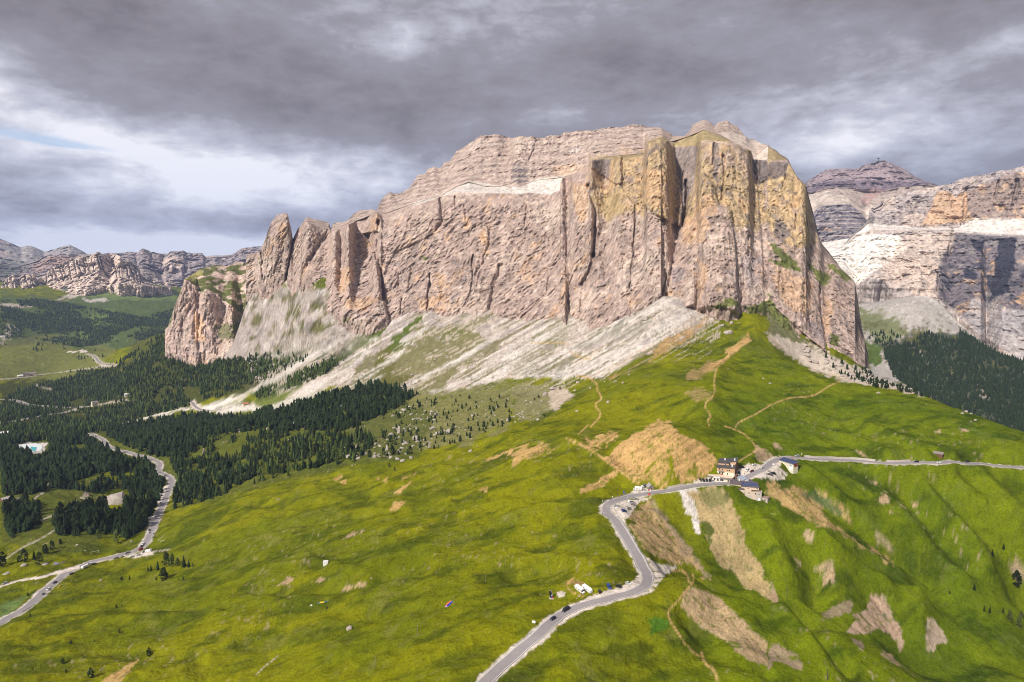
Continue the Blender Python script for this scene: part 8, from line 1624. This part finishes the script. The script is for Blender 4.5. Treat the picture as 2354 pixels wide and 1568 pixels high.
 # gliders
 def wing(t, pts, w_, cols, label):
  Pn = [stand(t, *p) for p in pts]; o = link(bpy.data.objects.new('paraglider_wing', None)); o.location = Pn[0]; tag(o, label, 'paraglider'); n = len(Pn)
  for i in range(n-1):
   a, b = Pn[i]-Pn[0], Pn[i+1]-Pn[0]; d = (b-a); s_ = Vector((-d.y, d.x, 0)).normalized()
   for j, (c, f0, f1) in enumerate(cols[i]):
    k0, k1 = math.sin(math.pi*(i+.15)/(n-.7))**.6, math.sin(math.pi*(i+1.15)/(n-.7))**.6
    q = [a+s_*w_*k0*f0, b+s_*w_*k1*f0, b+s_*w_*k1*f1, a+s_*w_*k0*f1]; q = [(v.x, v.y, v.z+.35+.25*math.sin(i*1.4)) for v in q]
    part('cell_panel', col_mat(c, .55), o, lambda m: m.slab(q, .25))
 Y, Bl, Or, Wh = (.75, .55, .04), (.02, .16, .50), (.75, .16, .04), (.75, .75, .75)
 wing('M', [(565, 843), (585, 842), (605, 838), (630, 832), (648, 824), (666, 816)], 2.6, [[(Bl, -.5, .5)], [(Y, -.5, .5)], [(Y, -.5, .5)], [(Bl, -.5, .5)], [(Bl, -.5, 0), (Y, 0, .5)]], 'yellow and blue paraglider wing laid out on the meadow')
 wing('M', [(1740, 882), (1752, 872), (1765, 860), (1778, 845), (1790, 830), (1797, 820)], 3.0, [[((.5, .3, .5), -.5, .5)], [((.02, .04, .45), -.5, .1), (Or, .1, .5)], [((.02, .04, .45), -.5, .1), (Or, .1, .5)], [((.02, .04, .45), -.5, .1), (Or, .1, .5)], [(Bl, -.5, .0), (Or, .0, .5)]][::1], 'blue and orange paraglider wing lying near the power pole')
 for t, x, y, c, lb in [('M', 508, 865, (.75, .7, .65), 'white rucksack left of the yellow wing'), ('M', 650, 888, (.03, .03, .04), 'dark heap of harness below the yellow wing'), ('E', 478, 1170, (.55, .75, .02), 'tiny bright yellow tent on the pasture by the debris')]:
  r = put('rucksack' if 'tent' not in lb else 'tent', lb, 'bag' if 'tent' not in lb else 'tent', t, x, y); s_ = .9 if 'tent' not in lb else 1.4
  part('bag' if 'tent' not in lb else 'canopy', col_mat(c, .8), r, lambda m: m.hexa([(-s_, -.5, -.1), (s_, -.5, -.1), (s_, .5, -.1), (-s_, .5, -.1), (-s_*.4, -.2, .9), (s_*.3, -.2, 1.0), (s_*.3, .2, 1.0), (-s_*.4, .2, .9)])); part('strap' if 'tent' not in lb else 'pole', M_TYRE, r, lambda m: m.cyl((-.3, -.3, .2), (.3, -.3, .8), .05, 5))
 # power line poles and their wires
 def pole_line(pts, name, lb, r0=.14, wires=1, col=M_WOODG, wr=.035):
  tops = []
  for i, (t, x, y, h, l) in enumerate(pts):
   p = stand(t, x, y); o = put(name, l, 'pole', t, x, y); o.rotation_euler.z = face(p)
   part('shaft', col, o, lambda m: m.cyl((0, 0, -.5), (0, 0, h), r0, 7, r0*.7)); part('insulator', M_WHITE, o, lambda m: m.cyl((0, 0, h), (0, 0, h+.3), .1, 6)); tops.append(p+Vector((0, 0, h+.2)))
  for a, b in zip(tops[:-1], tops[1:]):
   o = link(bpy.data.objects.new('power_line', None)); o.location = a; tag(o, 'thin sagging wire, '+lb, 'wire', 'wires, '+lb); D_ = b-a; n = 8
   Q_ = [Vector((D_.x*k/n, D_.y*k/n, D_.z*k/n-D_.length*.03*math.sin(math.pi*k/n))) for k in range(n+1)]
   part('wire', M_ROOFD, o, lambda m: [m.cyl(tuple(c), tuple(d), wr, 4) for c, d in zip(Q_[:-1], Q_[1:])])
 pole_line([('M', 1095, 1420, 5.8, 'wooden pole nearest to the camera on the foreground meadow'), ('M', 1483, 1130, 5.6, 'wooden pole second from the camera on the meadow'), ('M', 1818, 862, 5.5, 'wooden pole beside the blue and orange wing'), ('M', 2105, 645, 5, 'wooden pole fourth from the camera on the meadow'), ('M', 2290, 498, 5.5, 'wooden pole fifth from the camera on the meadow'), ('J', 238, 1048, 6.3, 'wooden pole standing left of the big road straight')], 'power_pole', 'strung between the meadow poles')
 pole_line([('K', 165, 72, 6.5, 'thin pole at the left end of the line above the right road'), ('K', 402, 45, 5.5, 'second thin pole of the line above the right road'), ('K', 622, 52, 5, 'third thin pole of the line above the right road'), ('K', 837, 82, 5.5, 'fourth thin pole of the line above the right road'), ('K', 1375, 165, 5.5, 'fifth thin pole above the right road near the barn'), ('K', 1940, 190, 6.5, 'sixth thin pole of the line, right of the barn'), ('K', 2160, 202, 6.5, 'last thin pole of the line near the right edge')], 'power_pole', 'strung above the right road', .1)
 pole_line([('Q', 1745, 1330, 1.0, 'short anchor post of the cable beside the cable house'), ('O', 172, 800, 8.5, 'dark lattice mast on the near spur, left of two'), ('O', 545, 1545, 7.0, 'dark lattice mast at the bottom edge, right of two')], 'cable_mast', 'of the goods cableway down the ravine', .22, 1, M_ROOFD, .05)
def rock_mesh(rnd, sub=2, name='rock'):
 bm = bmesh.new(); bmesh.ops.create_icosphere(bm, subdivisions=sub, radius=1); ax = [Vector((rnd.gauss(0, 1), rnd.gauss(0, 1), rnd.gauss(0, 1))).normalized() for _ in range(9)]
 for v in bm.verts:
  for a in ax:
   d = v.co.dot(a); 
   if d > .62: v.co -= a*(d-.62)*.85
  v.co *= 1+rnd.uniform(-.07, .07)
  if v.co.z < 0: v.co.z *= .5
 me = bpy.data.meshes.new(name); bm.to_mesh(me); bm.free(); me.materials.append(M_BOULDER); return me
M_BOULDER = simple_mat('boulder', (0.40, 0.35, 0.31), .95, var=.55, nscale=.5)
ROCKS = [rock_mesh(random) for _ in range(6)]
BIG = [('H', 1075, 1520, 190, 165, 'huge grey boulder with grass on top among the dark trees'), ('I', 1315, 860, 60, 105, 'tall leaning pale boulder on the stony pasture'), ('I', 1770, 865, 55, 75, 'pale leaning boulder beside the big round pine'), ('I', 865, 1080, 75, 50, 'large white boulder at the left of the boulder group'), ('I', 1245, 870, 50, 35, 'low boulder at the foot of the tall leaning boulder'),
  ('I', 1350, 1110, 50, 35, 'pale boulder at the bottom right of the boulder group'), ('I', 1305, 1095, 60, 35, 'flat pale boulder in the lower boulder group'), ('I', 940, 1085, 50, 25, 'flat boulder right of the large white one'), ('I', 1310, 1030, 60, 40, 'pale boulder between two dark pines'), ('I', 1470, 905, 80, 45, 'broad pale boulder right of the leaning one'), ('I', 1210, 1010, 40, 70, 'upright boulder behind the large pine'), ('I', 1090, 1075, 40, 40, 'grey boulder left of the tall pines'), ('I', 1425, 1080, 40, 30, 'small white boulder at the right end of the lower group'),
  ('I', 1670, 855, 60, 30, 'flat white boulder left of the round pine'), ('I', 1620, 810, 70, 35, 'pale boulder row on the stony pasture'), ('I', 360, 775, 70, 55, 'pale boulder in the wood edge, left one'), ('I', 130, 820, 80, 45, 'pale cliff-like boulder among the left trees'), ('I', 795, 615, 45, 35, 'pale boulder high in the wood'), ('I', 1970, 1020, 50, 28, 'lone boulder on the green rise'), ('H', 2200, 840, 55, 45, 'pale boulder in the upper wood, right one'), ('H', 2010, 815, 65, 40, 'pale boulder in the upper wood, left one'), ('H', 1875, 1045, 22, 70, 'upright slab in the wood below the ridge'),
  ('E', 1985, 718, 85, 55, 'big split boulder on the ridge below the cliff'), ('E', 1930, 645, 40, 30, 'boulder upper left of the big split one'), ('E', 2010, 620, 45, 30, 'boulder upper right of the big split one'), ('E', 605, 1165, 50, 25, 'flat pale boulder beside the winding path'), ('E', 880, 1345, 45, 28, 'grey boulder on the meadow right of the path'), ('E', 305, 1285, 60, 60, 'white boulder below the stony patch, left'), ('E', 375, 1225, 75, 45, 'pink grey rock outcrop with two small pines'), ('E', 595, 1428, 35, 20, 'small boulder on the meadow below the path bend'), ('E', 1070, 1095, 30, 25, 'white boulder at the debris edge'), ('E', 1220, 590, 80, 50, 'dark boulder outcrop in the debris fan, left'), ('E', 1290, 560, 50, 40, 'dark boulder outcrop in the debris fan, right'),
  ('E', 715, 1215, 30, 16, 'small flat boulder right of the path fork'), ('E', 575, 1235, 35, 16, 'flat pinkish boulder left of the winding path'), ('G', 1010, 1260, 32, 22, 'white boulder on the green ridge line'), ('G', 18, 1172, 32, 16, 'white flat boulder on the green slope of the ridge'), ('G', 1780, 1448, 32, 16, 'pale boulder near the top of the right ridge, upper'), ('G', 1900, 1508, 25, 12, 'pale boulder near the top of the right ridge, lower'), ('E', 2300, 1125, 22, 14, 'small white boulder on the right face of the ridge'), ('E', 1980, 1035, 12, 12, 'tiny white boulder beside the worn crest path'),
  ('M', 858, 1085, 68, 45, 'brown crumbling boulder on the foreground meadow'), ('L', 1210, 278, 28, 18, 'pale boulder on the meadow below the copse'), ('L', 708, 312, 24, 16, 'grey boulder on the meadow left of the goal'), ('L', 780, 362, 14, 10, 'tiny white stone left of the goal'), ('L', 925, 632, 30, 12, 'white flat stone in the left meadow'), ('L', 65, 572, 50, 18, 'pale flat stones near the left edge pond'), ('L', 215, 500, 50, 22, 'pale stones below the bushy pine'), ('L', 410, 490, 55, 18, 'pale stones beside the open larch'), ('T', 275, 318, 28, 20, 'small white boulder left of the tall roadside figure'), ('T', 1083, 350, 36, 30, 'white boulder at the end of the gravel strip'), ('T', 1032, 390, 24, 24, 'small white boulder below the other one at the gravel strip'),
  ('I', 205, 1462, 26, 20, 'small stone on the meadow below the wood'), ('I', 1050, 640, 50, 30, 'pale rock in the upper wood edge'), ('M', 1058, 614, 22, 8, 'white plank-like stone above the curved bare bank')]
def build_rocks():
 for t, x, y, w_, h_, lb in BIG:
  p = stand(t, x, y-h_*.15); s_ = TILES[t][2]; m_ = p.length/FPX; r = link(bpy.data.objects.new('boulder', random.choice(ROCKS))); tag(r, lb, 'boulder')
  r.location = p; W_, H_ = w_/s_*m_*.56, h_/s_*m_*.72; r.scale = (W_, W_*random.uniform(.7, 1.0), H_); r.rotation_euler = (random.uniform(-.15, .15), random.uniform(-.2, .2), random.uniform(0, 6.28))
 rng = np.random.default_rng(5); S_ = []
 for t, pl, dens, a0, a1, dmin, dmax in [('I', [(1150, 580), (1650, 550), (1700, 780), (1600, 980), (1250, 1090), (830, 1090), (900, 980), (1250, 900), (1280, 720)], 90, .5, 2.6, 700, 1400), ('I', [(1300, 700), (2354, 480), (2354, 830), (1800, 960), (1500, 960)], 55, .4, 1.5, 700, 1300), ('I', [(0, 740), (900, 700), (1200, 900), (800, 1050), (300, 1000), (0, 900)], 26, .5, 1.8, 700, 1500),
           ('E', [(0, 1130), (550, 1180), (560, 1300), (400, 1420), (250, 1568), (0, 1568)], 75, .4, 1.6, 650, 1200), ('E', [(550, 1100), (900, 1130), (1150, 1000), (1700, 900), (1800, 620), (1400, 740), (800, 1080)], 22, .4, 1.6, 650, 1300), ('E', [(780, 1120), (1000, 1120), (1100, 1170), (860, 1180)], 130, .5, 1.9, 650, 1300), ('E', [(1700, 500), (2050, 480), (2100, 620), (1750, 620)], 60, .5, 2.2, 700, 1400),
           ('G', [(200, 820), (350, 800), (560, 900), (800, 1010), (1100, 1080), (1400, 1200), (1430, 1270), (1280, 1250), (1000, 1190), (760, 1160), (540, 1060), (380, 960)], 240, .6, 3.2, 900, 1400), ('G', [(1400, 1220), (1800, 1330), (2050, 1500), (1980, 1520), (1600, 1320)], 70, .5, 2.2, 880, 1300),
           ('L', [(0, 430), (450, 430), (620, 440), (600, 520), (200, 560), (0, 580)], 26, .3, 1.1, 650, 1100), ('I', [(600, 1120), (1300, 1100), (1250, 1250), (900, 1250), (450, 1210)], 42, .35, 1.2, 700, 1200), ('J', [(0, 0), (400, 0), (300, 120), (0, 60)], 20, .3, .9, 500, 900), ('K', [(0, 560), (500, 700), (1100, 1200), (900, 1100), (300, 850)], 20, .25, .7, 450, 800), ('J', [(1560, 640), (1720, 650), (1760, 900), (1700, 1000)], 160, .25, .8, 450, 700), ('J', [(1800, 1000), (2200, 1150), (2354, 1500), (2100, 1450)], 70, .25, .7, 400, 700),
           ('I', [(900, 250), (1600, 150), (2354, 60), (2354, 350), (1500, 500), (1000, 560)], 26, .6, 2.6, 900, 1700), ('E', [(0, 700), (600, 600), (1300, 420), (1600, 560), (900, 950), (300, 1100), (0, 1080)], 22, .5, 2.4, 900, 1400)]:
  x, y, z, u, v = scatter(P(t, *pl), dens*1.7, dmin, dmax, rng); s_ = a0+(a1*1.45-a0)*rng.random(len(x))**2.6; c = clump(x, y, 26, 17)+.4*clump(x, y, 9, 18); ok = (c > -.12) & road_clear(x, y, 3)
  S_ += list(zip(x[ok], y[ok], z[ok], s_[ok], u[ok], v[ok]))
 S_.sort(key=lambda q: -q[3]/math.hypot(q[0], q[1])); named = [q for q in S_ if 0 < q[4] < 1024 and 0 < q[5] < 682][:225]; ids = {id(q) for q in named}
 for q in named:
  r = link(bpy.data.objects.new('rock', random.choice(ROCKS))); r.location = (q[0], q[1], q[2]); r.scale = (q[3]*random.uniform(.8, 1.3), q[3], q[3]*random.uniform(.6, 1.0)); r.rotation_euler.z = random.random()*6
  right = q[4] > 780
  tag(r, 'pale angular block in the rubble behind the green ridge' if right else 'pale stone lying in the scattered boulder field', 'rock', 'blocks of the rubble behind the ridge' if right else 'stones of the boulder field')
 V, F = [], []; base = np.array([(1, 0, 0), (0, 1, 0), (-1, 0, 0), (0, -1, 0), (0, 0, .9), (.1, .1, -.5)]); fc = [(0, 1, 4), (1, 2, 4), (2, 3, 4), (3, 0, 4), (1, 0, 5), (2, 1, 5), (3, 2, 5), (0, 3, 5)]
 for q in S_:
  if id(q) in ids: continue
  k = base*rng.uniform(.6, 1.25, (6, 3))*q[3]; a = rng.random()*6.28; c, s_ = math.cos(a), math.sin(a); b = len(V)
  for p in k: V.append((q[0]+p[0]*c-p[1]*s_, q[1]+p[0]*s_+p[1]*c, q[2]+p[2]))
  F += [tuple(b+i for i in f) for f in fc]
 o = link(bpy.data.objects.new('scattered_stones', py_mesh('scattered_stones', V, F, M_BOULDER))); tag(o, 'small pale stones strewn over the pasture and debris', kind='stuff'); print('rocks', len(S_))
def build_pond():
 # reservoir: sheet of water in its white liner
 def sheet(name, t, poly, mat, dz, kind='structure'):
  H = hits(P(t, *poly)); zc = np.array([[h.x, h.y, 1] for h in H]); c_, *_ = np.linalg.lstsq(zc, np.array([h.z for h in H]), rcond=None)
  z = float(np.mean([h.z for h in H]))
  V = [(h.x, h.y, c_[0]*h.x+c_[1]*h.y+c_[2]+dz) for h in H]; o = link(bpy.data.objects.new(name, py_mesh(name, V, [tuple(range(len(V)))], mat))); tag(o, kind=kind); return o
 M_W1 = simple_mat('turquoise_water', (.05, .50, .52), .12, 0, .05, .5); M_W2 = simple_mat('pond_water', (.22, .21, .26), .15, 0, 0, .5); M_LIN = simple_mat('white_liner', (.80, .84, .84), .6)
 sheet('reservoir_liner', 'H', [(150, 968), (230, 948), (330, 942), (385, 958), (390, 985), (370, 1010), (300, 1020), (290, 1000), (220, 985)], M_LIN, .5); sheet('water', 'H', [(280, 975), (338, 980), (330, 1012), (300, 1018), (288, 998)], M_W1, .8)
 sheet('water', 'L', [(478, 495), (500, 470), (560, 462), (605, 458), (580, 478), (530, 490)], M_W2, .25)
# --- people
def person_mesh():
 me = bpy.data.meshes.new('p'); V = [(0, 0, .95), (0, 0, 1.2), (0, .01, 1.42), (0, .01, 1.52), (0, .03, 1.70), (-.2, 0, 1.42), (-.27, .03, 1.15), (-.24, .14, .92), (.2, 0, 1.42), (.28, -.02, 1.15), (.27, .08, .9), (-.1, 0, .9), (-.12, .06, .5), (-.13, -.02, .06), (-.13, .14, .03), (.1, 0, .9), (.12, -.05, .5), (.13, -.16, .07), (.13, -.0, .03)]
 E = [(0, 1), (1, 2), (2, 3), (3, 4), (2, 5), (5, 6), (6, 7), (2, 8), (8, 9), (9, 10), (0, 11), (11, 12), (12, 13), (13, 14), (0, 15), (15, 16), (16, 17), (17, 18)]
 R_ = [.15, .13, .15, .06, .11, .07, .05, .04, .07, .05, .04, .1, .075, .05, .045, .1, .075, .05, .045]
 me.from_pydata(V, E, []); o = link(bpy.data.objects.new('p', me)); m = o.modifiers.new('s', 'SKIN'); o.modifiers.new('u', 'SUBSURF').levels = 1
 for i, s_ in enumerate(me.skin_vertices[0].data): s_.radius = (R_[i], R_[i]*.8 if i < 3 else R_[i]); s_.use_root = i == 0
 dg = bpy.context.evaluated_depsgraph_get(); ev = bpy.data.meshes.new_from_object(o.evaluated_get(dg)); bpy.data.objects.remove(o)
 ev.materials.clear(); [ev.materials.append(None) for _ in range(3)]
 for p in ev.polygons:
  z = p.center.z; p.material_index = 2 if z > 1.5 or (z < 1.0 and abs(p.center.x) > .2) else 1 if z > .93 else 0; p.use_smooth = True
 return ev
def build_people():
 me = person_mesh(); skin = col_mat((.45, .27, .19), .6); hair = None
 for t, x, y, tr, ja, lb in [('Q', 1278, 600, (.02, .02, .02), (.05, .04, .04), 'person in dark clothes standing alone on the hotel lot'), ('Q', 1820, 600, (.03, .03, .04), (.04, .03, .03), 'person in black at the left of the viewpoint group'), ('Q', 1858, 570, (.3, .35, .45), (.15, .05, .10), 'person in purple top left of the estate cars'), ('Q', 1866, 612, (.05, .25, .3), (.25, .5, .6), 'person in turquoise in front of the purple one'),
        ('Q', 1932, 535, (.03, .03, .03), (.05, .04, .04), 'person in black behind the estate cars, left'), ('Q', 1958, 538, (.03, .03, .03), (.08, .06, .06), 'person in dark jacket behind the estate cars, middle'), ('Q', 1992, 545, (.03, .03, .03), (.35, .05, .04), 'person in dark red behind the estate cars, right'), ('J', 658, 166, (.05, .05, .05), (.55, .03, .03), 'hiker in a red jacket walking on the sandy path'), ('E', 746, 1528, (.05, .05, .08), (.5, .04, .06), 'hiker in red on the lower end of the winding path'),
        ('M', 572, 800, (.1, .02, .02), (.6, .05, .04), 'pilot in red standing above the yellow wing'), ('M', 1702, 848, (.3, .28, .02), (.7, .6, .03), 'pilot in yellow left of the blue and orange wing'), ('R', 1372, 900, (.02, .02, .04), (.25, .05, .05), 'person at the slope edge of the bend lot'), ('S', 1395, 372, (.4, .1, .05), (.55, .15, .08), 'cyclist in orange on the right road, left of two'), ('S', 1497, 362, (.35, .1, .05), (.5, .12, .06), 'cyclist in red on the right road, right of two'),
        ('R', 240, 1250, (.02, .03, .06), (.03, .05, .15), 'rider in dark blue at the guardrail of the big bend'), ('Q', 1742, 352, (.05, .05, .05), (.5, .55, .05), 'rider in a yellow vest at the road edge'), ('R', 2165, 480, (.05, .04, .05), (.4, .05, .06), 'walker in red on the road before the sandy hill')]:
  r = link(bpy.data.objects.new('person', me)); p = stand(t, x, y); r.location = p; r.rotation_euler.z = face(p, random.uniform(0, 360)); tag(r, lb, 'person')
  for i, c in enumerate((tr, ja)): r.material_slots[i].link = 'OBJECT'; r.material_slots[i].material = col_mat(c, .8)
  r.material_slots[2].link = 'OBJECT'; r.material_slots[2].material = skin
  h = part('hair', col_mat((.05, .03, .02), .9), r, lambda m: m.hexa([(-.09, -.03, 1.68), (.09, -.03, 1.68), (.09, .0-.12, 1.62), (-.09, -.12, 1.62), (-.07, .05, 1.83), (.07, .05, 1.83), (.07, -.08, 1.82), (-.07, -.08, 1.82)]))
build_roads(); build_road_furniture(); build_buildings(); build_vehicles(); build_small_things(); build_rocks(); build_pond(); build_people()
